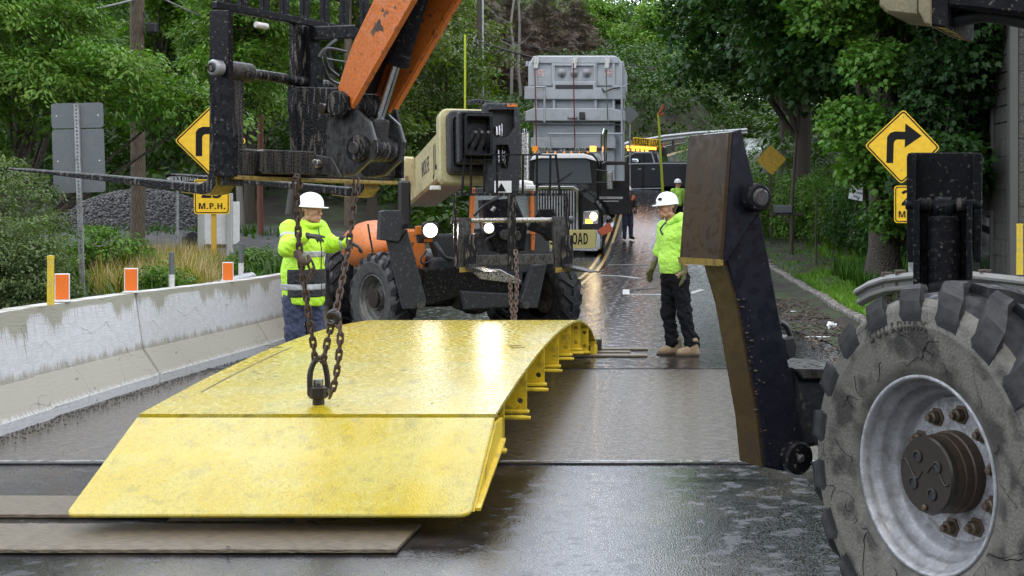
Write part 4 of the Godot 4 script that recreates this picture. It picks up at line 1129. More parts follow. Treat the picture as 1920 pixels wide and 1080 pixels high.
	for e in [[-1.6, 2.6], [-4.4, 2.6], [-1.6, 0.0]]:
		var wi := Geo.new(); wi.box(Vector3(-0.03, e[1] + 0.9, e[0]), Vector3(0.06, 1.5, 0.9), 0.004); put("window_frame", wi, M.trim, t)
		var gl := Geo.new(); gl.box(Vector3(-0.05, e[1] + 0.9, e[0]), Vector3(0.04, 1.34, 0.74), 0.0); put("window_pane", gl, M.dark_glass, t)
	var rf := Geo.new(); rf.prism(V2([-0.5, 6.7, 3.5, 9.6, 7.5, 6.7, 7.5, 6.9, 3.5, 9.85, -0.5, 6.9]), Vector3(0, 0.1, 0.5), Vector3.RIGHT, Vector3.UP, Vector3.FORWARD, 0.0, 10.0, 0.0); put("roof", rf, M.bark, t)
	# grass on the verge
	var pl := []; var cl := []
	for i in 26000:
		var d := rng.randf_range(14.5, 46.0); var x := 2.85 + pow(rng.randf(), 1.25) * (2.2 + d * 0.16)
		if d < 20.5 and x > 2.95 + 0.06 * (d - 14.0) and rng.randf() < 0.93: continue
		if d > 30.0 + (x - 2.8) * 1.2 and rng.randf() < 0.85: continue
		var s := rng.randf_range(0.6, 1.5) * (1.4 if x > 4.2 else 0.8)
		pl.append(Transform3D(Basis.from_euler(Vector3(0, rng.randf() * TAU, 0)).scaled(Vector3(s, s, s)), Vector3(x, land_y(x, d) - 0.02, -d)))
		var q := rng.randf_range(0.7, 1.35); cl.append(Color(0.12 * q, 0.235 * q, 0.03 * q))
	scatter("verge_grass", grass_tuft(12, 0.13, 0.11, 0.0065, 3), M.leaf, pl, cl)
	pl = []; cl = []
	for i in 900:
		var d := rng.randf_range(18.0, 30.0); var x := rng.randf_range(3.6, 6.8)
		if rng.randf() < 0.5 and d < 24.0: x = rng.randf_range(3.9, 5.4)
		var s := rng.randf_range(0.6, 1.3)
		pl.append(Transform3D(Basis.from_euler(Vector3(0, rng.randf() * TAU, 0)).scaled(Vector3(s, s, s)), Vector3(x, land_y(x, d) - 0.02, -d)))
		var q := rng.randf_range(0.7, 1.2); cl.append(Color(0.06 * q, 0.135 * q, 0.024 * q))
	scatter("weeds", grass_tuft(16, 0.42, 0.16, 0.011, 5), M.leaf, pl, cl)
	# dry and green grass left, behind the barrier
	pl = []; cl = []
	for i in 1500:
		var d := rng.randf_range(15.6, 20.5); var u := rng.randf_range(185.0, 400.0)
		if rng.randf() < 0.35 and u < 260.0: continue
		var p := px(u, 500, d); var s := rng.randf_range(0.55, 1.25)
		pl.append(Transform3D(Basis.from_euler(Vector3(rng.randf_range(-0.2, 0.2), rng.randf() * TAU, rng.randf_range(-0.2, 0.2))).scaled(Vector3(s, s, s)), Vector3(p.x, land_y(p.x, d) - 0.05, -d)))
		var q := rng.randf_range(0.7, 1.3); cl.append(Color(0.34 * q, 0.26 * q, 0.13 * q))
	scatter("dry_grass", grass_tuft(15, 0.62, 0.30, 0.0045, 11, 1.0), M.leaf, pl, cl)
	pl = []; cl = []
	for i in 1300:
		var d := rng.randf_range(14.0, 34.0); var x := rng.randf_range(-5.7, -16.0)
		if d > 22.6 and d < 31.0 and rng.randf() < 0.93: continue
		var s := rng.randf_range(0.6, 1.4)
		pl.append(Transform3D(Basis.from_euler(Vector3(0, rng.randf() * TAU, 0)).scaled(Vector3(s, s, s)), Vector3(x, land_y(x, d) - 0.03, -d)))
		var q := rng.randf_range(0.6, 1.2); cl.append(Color(0.055 * q, 0.115 * q, 0.02 * q))
	scatter("left_grass", grass_tuft(14, 0.3, 0.2, 0.010, 6), M.leaf, pl, cl)

# ---------------------------------------------------------------- foliage
func leaf_shape(kind: int) -> PackedVector2Array:
	if kind == 0: return V2([0, 0, 0.16, 0.10, 0.42, 0.08, 0.34, 0.30, 0.52, 0.50, 0.24, 0.52, 0.16, 0.72, 0, 1.0, -0.16, 0.72, -0.24, 0.52, -0.52, 0.50, -0.34, 0.30, -0.42, 0.08, -0.16, 0.10])
	if kind == 1: return V2([0, 0, 0.17, 0.25, 0.20, 0.5, 0.0, 1.0, -0.20, 0.5, -0.17, 0.25])
	return V2([0, 0, 0.26, 0.4, 0, 1.0, -0.26, 0.4])

# one twig with leaves, about one metre across before scaling
func spray(kind: int, leaves: int, size: float, seed_: int, droop: float) -> ArrayMesh:
	var key := "spray%d_%d_%d" % [kind, leaves, seed_]
	if T.has(key): return T[key]
	var r := RandomNumberGenerator.new(); r.seed = seed_
	var g := Geo.new(); g.colored = true
	var sh := leaf_shape(kind); var ids := Geometry2D.triangulate_polygon(sh)
	for k in leaves:
		var a := r.randf() * TAU; var f := sqrt(r.randf())
		var o := Vector3(cos(a) * f * 0.5, r.randf_range(-0.16, 0.16) - droop * f * f * 0.3, sin(a) * f * 0.5)
		var dir := Vector3(cos(a), 0, sin(a)).rotated(Vector3.UP, r.randf_range(-1.1, 1.1)) + Vector3(0, r.randf_range(-0.9, 0.15) - droop * 0.4, 0)
		dir = dir.normalized()
		var up := (Vector3.UP + Vector3(r.randf_range(-0.6, 0.6), 0, r.randf_range(-0.6, 0.6))).normalized()
		var sx := dir.cross(up).normalized(); var nn := sx.cross(dir)
		var s := size * r.randf_range(0.65, 1.2)
		var q := r.randf_range(0.75, 1.25); g.tint = Color(q * r.randf_range(0.9, 1.15), q, q * r.randf_range(0.8, 1.1))
		for t in range(0, ids.size(), 3):
			var p: Array[Vector3] = []; var m: Array[Vector3] = []
			for e in 3:
				var w := sh[ids[t + e]]
				p.append(o + (dir * w.y + sx * w.x - nn * (absf(w.x) * 0.28 + w.y * w.y * 0.15)) * s)
				m.append((nn + sx * w.x * 0.7).normalized())
			g.tri(p[0], p[1], p[2], m[0], m[1], m[2])
	T[key] = g.mesh()
	return T[key]

func tuft_needles(seed_: int) -> ArrayMesh:
	if T.has("needles"): return T.needles
	var r := RandomNumberGenerator.new(); r.seed = seed_
	var g := Geo.new(); g.colored = true
	for k in 46:
		var a := r.randf() * TAU; var o := Vector3(r.randf_range(-0.5, 0.5), r.randf_range(-0.06, 0.06), r.randf_range(-0.2, 0.2))
		var d := Vector3(cos(a), r.randf_range(-0.5, 0.2), sin(a)).normalized() * r.randf_range(0.12, 0.32); var s := d.cross(Vector3.UP).normalized() * 0.012
		var q := r.randf_range(0.6, 1.3); g.tint = Color(q, q, q)
		g.tri(o - s, o + s, o + d, Vector3.UP, Vector3.UP, Vector3.UP)
	T.needles = g.mesh()
	return T.needles

# blobs: [centre x, y, z, radius] relative to the base, or empty to make them within the crown
func tree(called: String, label: String, group: String, base: Vector3, h: float, r: float, crown_at: Vector3, crown: Vector3, nb: int, ns: int, size: float, kind: int, col: Color, seed_: int, mesh: ArrayMesh, blobs: Array = [], ragged := 0.0) -> Node3D:
	var g := RandomNumberGenerator.new(); g.seed = seed_
	var t := thing(called, label, "tree", base, 0.0, group)
	var trunk := Geo.new()
	var spine := PackedVector3Array(); var rr := []
	var steps := 9
	var lean := Vector3(crown_at.x, 0, crown_at.z)
	for k in steps + 1:
		var f := float(k) / steps
		spine.append(Vector3(lean.x * f + g.randf_range(-0.06, 0.06) * h * 0.06, h * 0.92 * f - 0.35 * (1.0 - f), lean.z * f + g.randf_range(-0.06, 0.06) * h * 0.06))
		rr.append(r * (1.0 - 0.86 * f) * (1.45 if k == 0 else 1.0))
	trunk.tube(spine, rr, 9)
	var bl := blobs.duplicate()
	if bl.is_empty():
		for k in nb:
			var d := Vector3(g.randfn(), g.randfn() * 0.9, g.randfn()).normalized() * pow(g.randf(), 0.45)
			var c := crown_at + d * crown * 0.86
			bl.append([c.x, c.y, c.z, g.randf_range(0.24, 0.44) * minf(crown.x, crown.y)])
	var total := 0.0
	for b in bl: total += b[3] * b[3]
	var pl := []; var cl := []
	for b in bl:
		var c := Vector3(b[0], b[1], b[2])
		var f := clampf((c.y - 0.25 * crown.y) / h, 0.12, 0.95) * g.randf_range(0.6, 0.95)
		var idx := clampi(int(f * steps), 1, steps - 1)
		var from := spine[idx]
		var mid := from.lerp(c, 0.5) + Vector3(g.randf_range(-0.2, 0.2), g.randf_range(0.0, 0.3), g.randf_range(-0.2, 0.2))
		var q: float = maxf(0.012, r * 0.30 * (1.0 - f * 0.6))
		trunk.tube(PackedVector3Array([from, mid, c]), [q, q * 0.6, q * 0.22], 6)
		for j in 3:
			var e: Vector3 = c + Vector3(g.randfn(), g.randfn() * 0.6, g.randfn()).normalized() * b[3] * 0.85
			trunk.tube(PackedVector3Array([mid.lerp(c, 0.6 + 0.2 * g.randf()), e]), [q * 0.3, q * 0.08], 4)
		var cnt := int(ns * b[3] * b[3] / total)
		var tone := g.randf_range(0.75, 1.3)
		for j in cnt:
			var d := Vector3(g.randfn(), g.randfn() * 0.8 + 0.25, g.randfn()).normalized()
			var rad: float = b[3] * (g.randf_range(0.55, 1.05) + ragged * pow(g.randf(), 3.0))
			var p := c + Vector3(d.x, d.y * 0.72, d.z) * rad
			var s := size * g.randf_range(0.7, 1.25)
			var bs := Basis.from_euler(Vector3(g.randf_range(-0.45, 0.45) + d.z * 0.5, g.randf() * TAU, g.randf_range(-0.45, 0.45) - d.x * 0.5), EULER_ORDER_XZY if false else EULER_ORDER_YXZ)
			pl.append(Transform3D(bs.scaled(Vector3(s, s, s)), p))
			var v := tone * g.randf_range(0.8, 1.2)
			cl.append(Color(col.r * v * g.randf_range(0.9, 1.15), col.g * v, col.b * v))
	put("trunk", trunk, M.bark, t)
	scatter("crown", mesh, M.needle if kind == 9 else M.leaf, pl, cl, t)
	return t

func bush(called: String, label: String, group: String, base: Vector3, rad: Vector3, ns: int, size: float, col: Color, seed_: int, mesh: ArrayMesh) -> void:
	var g := RandomNumberGenerator.new(); g.seed = seed_
	var t := thing(called, label, "bush", base, 0.0, group)
	var st := Geo.new()
	var pl := []; var cl := []
	for k in 9:
		var a := g.randf() * TAU; var e := Vector3(cos(a) * rad.x * 0.6, rad.y * g.randf_range(0.9, 1.6), sin(a) * rad.z * 0.6)
		st.tube(PackedVector3Array([Vector3(cos(a), -1, sin(a)) * 0.08, e * 0.5 + Vector3(0, 0.1, 0), e]), [0.02, 0.014, 0.005], 5)
	for k in ns:
		var d := Vector3(g.randfn(), g.randfn(), g.randfn()).normalized() * pow(g.randf(), 0.3)
		var p := Vector3(0, rad.y * 0.95, 0) + d * rad
		var s := size * g.randf_range(0.7, 1.3); var v := g.randf_range(0.65, 1.3)
		pl.append(Transform3D(Basis.from_euler(Vector3(g.randf_range(-0.6, 0.6), g.randf() * TAU, g.randf_range(-0.6, 0.6))).scaled(Vector3(s, s, s)), p))
		cl.append(Color(col.r * v, col.g * v, col.b * v * g.randf_range(0.8, 1.2)))
	put("stems", st, M.bark, t)
	scatter("foliage", mesh, M.leaf, pl, cl, t)

func build_trees() -> void:
	var ash := spray(1, 58, 0.18, 2, 0.6)
	var maple := spray(0, 30, 0.22, 3, 0.5)
	var broad := spray(2, 44, 0.20, 4, 0.3)
	var fine := spray(2, 60, 0.15, 5, 0.2)
	var needles := tuft_needles(6)
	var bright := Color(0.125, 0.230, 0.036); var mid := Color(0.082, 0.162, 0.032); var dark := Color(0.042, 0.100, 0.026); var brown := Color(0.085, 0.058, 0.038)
	# left foreground
	tree("ash_tree", "nearest bright green tree at the left edge, its branch reaching over the yellow turn sign", "", Vector3(-10.6, 0.5, -20.5), 8.5, 0.16, Vector3(0.5, 4.0, 0), Vector3(3.0, 3.4, 2.2), 26, 2100, 0.52, 1, bright.lerp(mid, 0.45), 11, ash,
		[[-1.4, 1.0, 1.0, 0.8], [-0.3, 1.9, 1.4, 0.8], [-1.7, 2.7, 0.8, 0.9], [-0.4, 3.1, 1.5, 0.95], [1.0, 3.0, 1.1, 0.8], [1.9, 3.2, 0.6, 0.75], [2.7, 2.85, 0.2, 0.62], [3.3, 2.75, 0.3, 0.42], [0.0, 4.2, 0.8, 0.9], [-1.2, 4.3, 0.8, 1.0], [0.2, 5.6, 0, 1.0], [-0.9, 5.8, 0.2, 1.1], [-2.4, 5.0, 0.1, 1.1], [1.1, 4.1, 0.2, 0.5], [0.0, 7.1, 0, 1.1], [-1.6, 0.2, 1.3, 0.7], [-2.9, 1.5, 0.6, 0.9], [-2.9, 3.2, 0.5, 0.9]], 0.5)
	tree("ash_tree", "darker leaning tree behind the grey sign back at the left", "", Vector3(-12.6, 0.7, -24.5), 10.0, 0.17, Vector3(0.3, 5.0, 0), Vector3(1.9, 4.2, 2.0), 20, 1000, 0.7, 1, mid, 12, ash, [], 0.4)
	tree("ash_tree", "tree with light green tips between the thick pole and fork carriage", "", Vector3(-10.9, 0.8, -31.0), 11.0, 0.17, Vector3(0.2, 6.6, 0), Vector3(2.1, 3.8, 2.0), 20, 750, 0.7, 1, bright, 13, ash, [], 0.4)
	var spots := []
	var g := RandomNumberGenerator.new(); g.seed = 31
	# rows of woodland trees, left side and straight ahead
	for e in [[-23.0, 34.0, 0], [-19.5, 41.0, 1], [-16.0, 44.0, 0], [-13.2, 40.0, 2], [-11.4, 45.5, 0], [-9.6, 41.0, 2], [-8.6, 48.0, 1], [-26.0, 46.0, 1], [-21.0, 52.0, 0], [-15.5, 54.0, 1], [-12.5, 56.0, 2], [-10.0, 54.0, 1], [-30.0, 58.0, 0], [-24.0, 62.0, 1], [-18.5, 64.0, 1], [-14.0, 66.0, 0], [-11.5, 68.0, 1],
			[-34.0, 74.0, 1], [-27.0, 78.0, 0], [-21.0, 76.0, 1], [-16.5, 80.0, 1], [-12.0, 112.0, 0], [-7.0, 118.0, 0], [-1.0, 112.0, 0], [4.5, 120.0, 0], [10.0, 116.0, 0], [-20.0, 118.0, 1], [-28.0, 112.0, 0], [-38.0, 104.0, 1], [17.0, 122.0, 0], [25.0, 128.0, 0]]:
		spots.append(e)
	var names := ["light green woodland tree", "dull green woodland tree", "pale-stemmed thin woodland tree"]
	var k := 0
	var rank := func(x: float, d: float) -> String:
		var row := func(q: float) -> int: return 0 if q < 47 else 1 if q < 60 else 2 if q < 90 else 3
		var n := 0
		for o in spots:
			if row.call(o[1]) == row.call(d) and o[0] / o[1] < x / d: n += 1
		return "%s from the left in the %s row" % [["first", "second", "third", "fourth", "fifth", "sixth", "seventh", "eighth", "ninth", "tenth", "eleventh", "twelfth"][n], ["front", "second", "third", "farthest"][row.call(d)]]
	for e in spots:
		var d: float = e[1]; var x: float = e[0]
		var h := g.randf_range(11, 15) if d < 60 else g.randf_range(12, 16)
		if d > 100: h = g.randf_range(8, 11)
		var u := VX + FOCAL * x / d
		if u > 780.0 and u < 1330.0: h = minf(h, 1.6 + d * g.randf_range(0.165, 0.185) - land_y(x, d))
		var col = [bright.lerp(mid, g.randf() * 0.6), mid, mid.lerp(bright, 0.7)][e[2]]
		var sz := 0.9 if d < 50 else (1.25 if d < 90 else 1.5)
		var ht := "%.0f" % (VX + FOCAL * x / d)
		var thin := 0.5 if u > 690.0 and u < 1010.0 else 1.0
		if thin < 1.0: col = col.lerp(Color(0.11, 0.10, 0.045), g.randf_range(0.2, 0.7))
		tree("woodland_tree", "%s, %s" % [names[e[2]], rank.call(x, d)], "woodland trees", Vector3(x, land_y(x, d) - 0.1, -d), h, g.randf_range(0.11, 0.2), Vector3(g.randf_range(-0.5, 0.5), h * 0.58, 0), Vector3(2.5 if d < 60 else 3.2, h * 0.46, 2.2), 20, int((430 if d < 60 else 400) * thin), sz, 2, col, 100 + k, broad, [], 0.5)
		k += 1
	# bare grey stems in the wood at the left
	k = -1
	for e in [[545.0, 42.0], [455.0, 39.0], [560.0, 47.0], [520.0, 50.0], [620.0, 45.0], [726.0, 52.0], [960.0, 78.0], [975.0, 78.5], [410.0, 46.0], [690.0, 60.0], [780.0, 66.0], [830.0, 62.0]]:
		var p := px(e[0], 300, e[1])
		var st := Geo.new(); var q := PackedVector3Array(); var rr := []
		for j in 8: q.append(Vector3(g.randf_range(-0.12, 0.12), j * 1.4, g.randf_range(-0.1, 0.1))); rr.append(0.11 - j * 0.009)
		st.tube(q, rr, 7)
		for j in 7:
			var a := g.randf() * TAU; var o := q[2 + j % 5]
			st.tube(PackedVector3Array([o, o + Vector3(cos(a), 0.5, sin(a)) * 0.8, o + Vector3(cos(a) * 1.5, 1.1, sin(a) * 1.5)]), [0.035, 0.02, 0.006], 5)
		var o2 := put("bare_tree", st, mat("pale_bark", lin(0.17, 0.16, 0.145), 0.9, 0.0, {"tex": T.grain, "scale": 1.0}), self, Transform3D(Basis(), Vector3(p.x, land_y(p.x, e[1]) - 0.2, p.z)))
		k += 1
		tag(o2, "bare pale grey stem, %s from the left in the dark wood" % ["fourth", "second", "fifth", "third", "sixth", "eighth", "eleventh", "last", "first", "seventh", "ninth", "tenth"][k], "tree", "bare stems in the wood")
	# brown conifers above the transformer
	k = 0
	for e in [[1020.0, 92.0, 15.0], [955.0, 88.0, 15.0], [1075.0, 98.0, 13.5], [905.0, 84.0, 13.0]]:
		var p := px(e[0], 300, e[1])
		var h: float = minf(e[2], 1.6 + e[1] * [0.190, 0.182, 0.172, 0.178][k] - land_y(p.x, e[1]))
		var bl := []
		for j in 30:
			var f := (j + 1.0) / 31.0; var a := j * 2.4
			var rad := 2.3 * (1.0 - f) + 0.35
			bl.append([cos(a) * rad * 0.75, h * (0.12 + 0.86 * f), sin(a) * rad * 0.75, rad * 0.5 + 0.25])
		tree("brown_conifer", ["tallest brown dying conifer directly above the transformer", "brown conifer between the dark pole and the transformer", "smaller brown conifer over the transformer's right corner", "thin brown conifer left of the dark utility pole"][k], "brown conifers", Vector3(p.x, land_y(p.x, e[1]) - 0.1, p.z), h, 0.17, Vector3(0, h * 0.5, 0), Vector3(2, h * 0.5, 2), 0, 1500, 1.0, 9, brown, 300 + k, needles, bl, 0.4)
		k += 1
	# right side maples
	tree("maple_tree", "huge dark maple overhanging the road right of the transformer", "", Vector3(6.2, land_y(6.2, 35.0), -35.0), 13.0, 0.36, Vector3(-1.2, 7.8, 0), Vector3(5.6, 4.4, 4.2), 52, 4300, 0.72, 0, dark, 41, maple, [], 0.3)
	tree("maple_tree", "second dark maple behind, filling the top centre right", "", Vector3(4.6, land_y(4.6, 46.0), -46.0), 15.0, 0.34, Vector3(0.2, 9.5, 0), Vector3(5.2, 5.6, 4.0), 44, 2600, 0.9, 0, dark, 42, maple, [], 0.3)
	var p2 := px(1652, 532, 25.8)
	tree("maple_tree", "thick-trunked maple with bright leafy boughs behind the right turn sign", "", Vector3(p2.x, land_y(p2.x, 25.8) - 0.05, p2.z), 11.0, 0.36, Vector3(0.3, 6.0, 0), Vector3(3, 4, 3), 0, 2300, 0.5, 0, Color(0.085, 0.185, 0.030), 43, maple,
		[[-0.1, 2.9, 1.5, 0.75], [0.7, 3.2, 1.4, 0.8], [1.3, 2.7, 1.6, 0.55], [-0.75, 3.3, 1.3, 0.6], [0.2, 2.2, 1.6, 0.5], [-0.15, 1.5, 1.5, 0.42], [-0.5, 2.4, 1.2, 0.4], [-0.2, 4.4, 1.4, 0.62], [-0.9, 5.6, 0.4, 0.9], [0.6, 6.2, 0.3, 1.3], [1.6, 5.6, 0.2, 1.0], [-1.6, 6.8, 0, 1.3], [0.2, 8.0, 0, 1.5], [2.0, 7.2, -0.4, 1.4], [3.0, 5.0, -0.5, 0.9], [2.7, 2.2, 0.9, 0.45], [3.1, 1.6, 0.6, 0.5]], 0.25)
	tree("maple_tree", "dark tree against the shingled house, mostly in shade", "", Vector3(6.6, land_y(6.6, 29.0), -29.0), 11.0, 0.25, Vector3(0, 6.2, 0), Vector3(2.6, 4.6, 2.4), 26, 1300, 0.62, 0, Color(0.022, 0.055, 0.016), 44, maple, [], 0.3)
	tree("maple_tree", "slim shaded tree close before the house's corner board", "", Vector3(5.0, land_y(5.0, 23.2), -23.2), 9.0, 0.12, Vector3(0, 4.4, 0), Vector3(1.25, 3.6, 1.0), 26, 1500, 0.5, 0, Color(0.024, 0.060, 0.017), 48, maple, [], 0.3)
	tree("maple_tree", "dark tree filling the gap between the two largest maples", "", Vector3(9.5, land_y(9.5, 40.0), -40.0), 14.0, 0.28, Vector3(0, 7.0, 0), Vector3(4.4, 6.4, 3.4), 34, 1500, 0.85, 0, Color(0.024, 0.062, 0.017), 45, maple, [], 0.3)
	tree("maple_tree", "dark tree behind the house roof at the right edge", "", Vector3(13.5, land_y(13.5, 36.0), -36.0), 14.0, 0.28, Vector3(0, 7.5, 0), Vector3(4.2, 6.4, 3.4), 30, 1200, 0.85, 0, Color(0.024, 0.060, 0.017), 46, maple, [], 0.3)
	tree("maple_tree", "far green maple on the inside of the uphill bend", "", Vector3(5.2, land_y(5.2, 60.0), -60.0), 14.0, 0.25, Vector3(-0.2, 8.0, 0), Vector3(3.6, 6.0, 3.4), 30, 1100, 1.0, 0, mid, 47, maple, [], 0.3)
	# understorey
	k = 0
	for e in [[1430.0, 345.0, 46.0, 1.5], [1490.0, 335.0, 44.0, 1.5], [1545.0, 330.0, 42.0, 1.5], [1600.0, 400.0, 40.0, 1.2], [1530.0, 395.0, 47.0, 1.5], [1380.0, 330.0, 52.0, 1.4], [1345.0, 300.0, 62.0, 1.8], [1640.0, 330.0, 38.0, 1.4], [1700.0, 430.0, 33.0, 1.2], [1760.0, 440.0, 30.0, 1.1]]:
		var p := px(e[0], e[1], e[2])
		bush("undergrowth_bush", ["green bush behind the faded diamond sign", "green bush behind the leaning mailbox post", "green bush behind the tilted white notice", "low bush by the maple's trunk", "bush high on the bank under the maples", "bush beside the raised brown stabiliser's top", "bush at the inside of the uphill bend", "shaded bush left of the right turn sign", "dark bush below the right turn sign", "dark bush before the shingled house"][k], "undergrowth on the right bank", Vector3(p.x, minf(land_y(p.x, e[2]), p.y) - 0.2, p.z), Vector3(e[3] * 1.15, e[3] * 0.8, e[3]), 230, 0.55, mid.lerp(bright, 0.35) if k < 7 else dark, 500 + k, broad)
		k += 1
	k = 0
	for e in [[-12.0, 520.0, 13.6, 0.6], [-90.0, 470.0, 14.5, 1.0], [72.0, 560.0, 13.4, 0.28], [195.0, 520.0, 17.0, 0.45], [262.0, 520.0, 18.0, 0.28], [478.0, 522.0, 20.0, 0.22], [395.0, 535.0, 18.6, 0.2], [310.0, 530.0, 15.4, 0.26]]:
		var p := px(e[0], e[1], e[2])
		bush("roadside_bush", ["grey-green fine-leaved bush behind the barrier at the left edge", "tall grey-green bush at the extreme left edge", "small bush by the yellow marker post", "green bush just right of the perforated post", "green bush before the thick wooden pole", "low green bush beside the white board's posts", "low green bush at the yellow sign post's foot", "small sprig of bush behind the white marker post"][k], "bushes behind the barrier", Vector3(p.x, land_y(p.x, e[2]) - 0.05, p.z), Vector3(e[3] * 1.3, e[3], e[3]), [520, 600, 200, 120, 110, 110, 70, 40][k], 0.26 if k < 3 else 0.34, Color(0.11, 0.155, 0.065) if k < 3 else mid.lerp(bright, 0.4), 600 + k, fine if k < 3 else ash)
		k += 1
	# the wood beyond as one mass: shrubs that close the gaps between stems
	var pl := []; var cl := []
	for i in 17000:
		var d := g.randf_range(38.0, 125.0); var x := g.randf_range(-46.0, 34.0)
		var xr := x - bend(minf(d, 95.0))
		if xr > -6.2 and xr < 4.6 and d < 104.0: continue
		if xr > 0 and d < 48.0: continue
		if x > -30 and d < 44 and xr < 0 and (xr < -9.0 or d < 41.0): continue
		var s := g.randf_range(0.9, 2.0)
		pl.append(Transform3D(Basis.from_euler(Vector3(g.randf_range(-0.6, 0.6), g.randf() * TAU, 0)).scaled(Vector3(s, s, s)), Vector3(x, land_y(x, d) + g.randf_range(0.1, 1.0 if absf(VX + FOCAL * x / d - 850.0) < 160.0 else 3.2), -d)))
		var q := g.randf_range(0.5, 1.2); cl.append(Color(0.055 * q, 0.105 * q, 0.02 * q))
	scatter("woodland_undergrowth", broad, M.leaf, pl, cl)
	pl = []; cl = []
	for i in 6500:
		var x := g.randf_range(-90.0, 90.0); var d := g.randf_range(118.0, 150.0)
		var s := g.randf_range(1.6, 3.2)
		pl.append(Transform3D(Basis.from_euler(Vector3(g.randf_range(-0.6, 0.6), g.randf() * TAU, 0)).scaled(Vector3(s, s, s)), Vector3(x, land_y(x, d) + pow(g.randf(), 1.5) * 9.0, -d)))
		var q := g.randf_range(0.5, 1.2); cl.append(Color(0.05 * q, 0.105 * q, 0.018 * q))
	scatter("far_wood", broad, M.leaf, pl, cl)
	# unseen wood added behind the camera to shade the near machine and darken reflections
	pl = []; cl = []
	for i in 5000:
		var x := g.randf_range(-60.0, 60.0); var d := -g.randf_range(24.0, 44.0)
		var s := g.randf_range(1.2, 2.6)
		pl.append(Transform3D(Basis.from_euler(Vector3(g.randf_range(-0.6, 0.6), g.randf() * TAU, 0)).scaled(Vector3(s, s, s)), Vector3(x, g.randf() * 14.0, -d)))
		var q := g.randf_range(0.5, 1.2); cl.append(Color(0.05 * q, 0.105 * q, 0.018 * q))
	scatter("added_shade_wood", broad, M.leaf, pl, cl)
	# mulch and fallen leaves on the right bank, litter along the kerb
	pl = []; cl = []
	var chip := Geo.new(); chip.box(Vector3(), Vector3(1, 0.2, 0.5), 0.0)
	for i in 3900:
		var d := g.randf_range(28.0, 46.0); var x := g.randf_range(3.6, 9.5)
		if i > 2600: d = g.randf_range(13.6, 24.0); x = g.randf_range(1.7, 2.7) if i % 3 else g.randf_range(2.8, 4.6)
		var s := g.randf_range(0.02, 0.07)
		pl.append(Transform3D(Basis.from_euler(Vector3(g.randf_range(-0.5, 0.5), g.randf() * TAU, g.randf_range(-0.5, 0.5))).scaled(Vector3(s, s, s)), Vector3(x, (land_y(x, d) if x > 2.72 else road_y(d) + 0.012) + 0.012, -d)))
		var q := g.randf_range(0.5, 1.4); cl.append(Color(0.055 * q, 0.036 * q, 0.024 * q))
	scatter("mulch", chip.mesh(), M.needle, pl, cl)

# ---------------------------------------------------------------- wheels
# a lugged earthmover wheel whose axle is z, outward +z; big shows every lug, bolt and letter
func lug_mesh(R: float, W: float, side: float, width: float) -> ArrayMesh:
	var g := Geo.new()
	var st := [[-0.03, 0.945, 1.0, 0.0], [0.30, 0.945, 1.0, 0.05], [0.62, 0.935, 0.992, 0.13], [0.86, 0.905, 0.968, 0.205], [0.98, 0.84, 0.905, 0.23], [1.02, 0.79, 0.80, 0.24]]
	var rows := []
	for k in st.size():
		var e = st[k]
		var hw := width / R * (0.5 if k < 2 else 0.62)
		var z: float = e[0] * W * side
		var row := []
		for q in [[-hw * 1.45, 0], [-hw, 1], [hw, 1], [hw * 1.45, 0]]:
			var rad: float = R * (e[2] if q[1] == 1 else e[1] - 0.01)
			if k == st.size() - 1: z = W * side * (1.0 if q[1] == 1 else 0.97)
			var a: float = e[3] * 1.1 + q[0]
			row.append(Vector3(sin(a) * rad, cos(a) * rad, z))
		rows.append(row)
	for k in rows.size() - 1:
		for j in 3:
			var a: Vector3 = rows[k][j]; var b: Vector3 = rows[k][j + 1]; var c: Vector3 = rows[k + 1][j + 1]; var d: Vector3 = rows[k + 1][j]
			var mid := (a + b + c + d) * 0.25
			var out := Vector3(mid.x, mid.y, 0).normalized()
			if k >= 3: out = (out + Vector3(0, 0, side)).normalized()
			if j != 1:
				var tang := Vector3(mid.y, -mid.x, 0).normalized()
				out = tang * (-1.0 if j == 0 else 1.0)
			g.quad(a, b, c, d, out)
	g.quad(rows[0][0], rows[0][1], rows[0][2], rows[0][3], Vector3(0, 0, -side))
	return g.mesh()

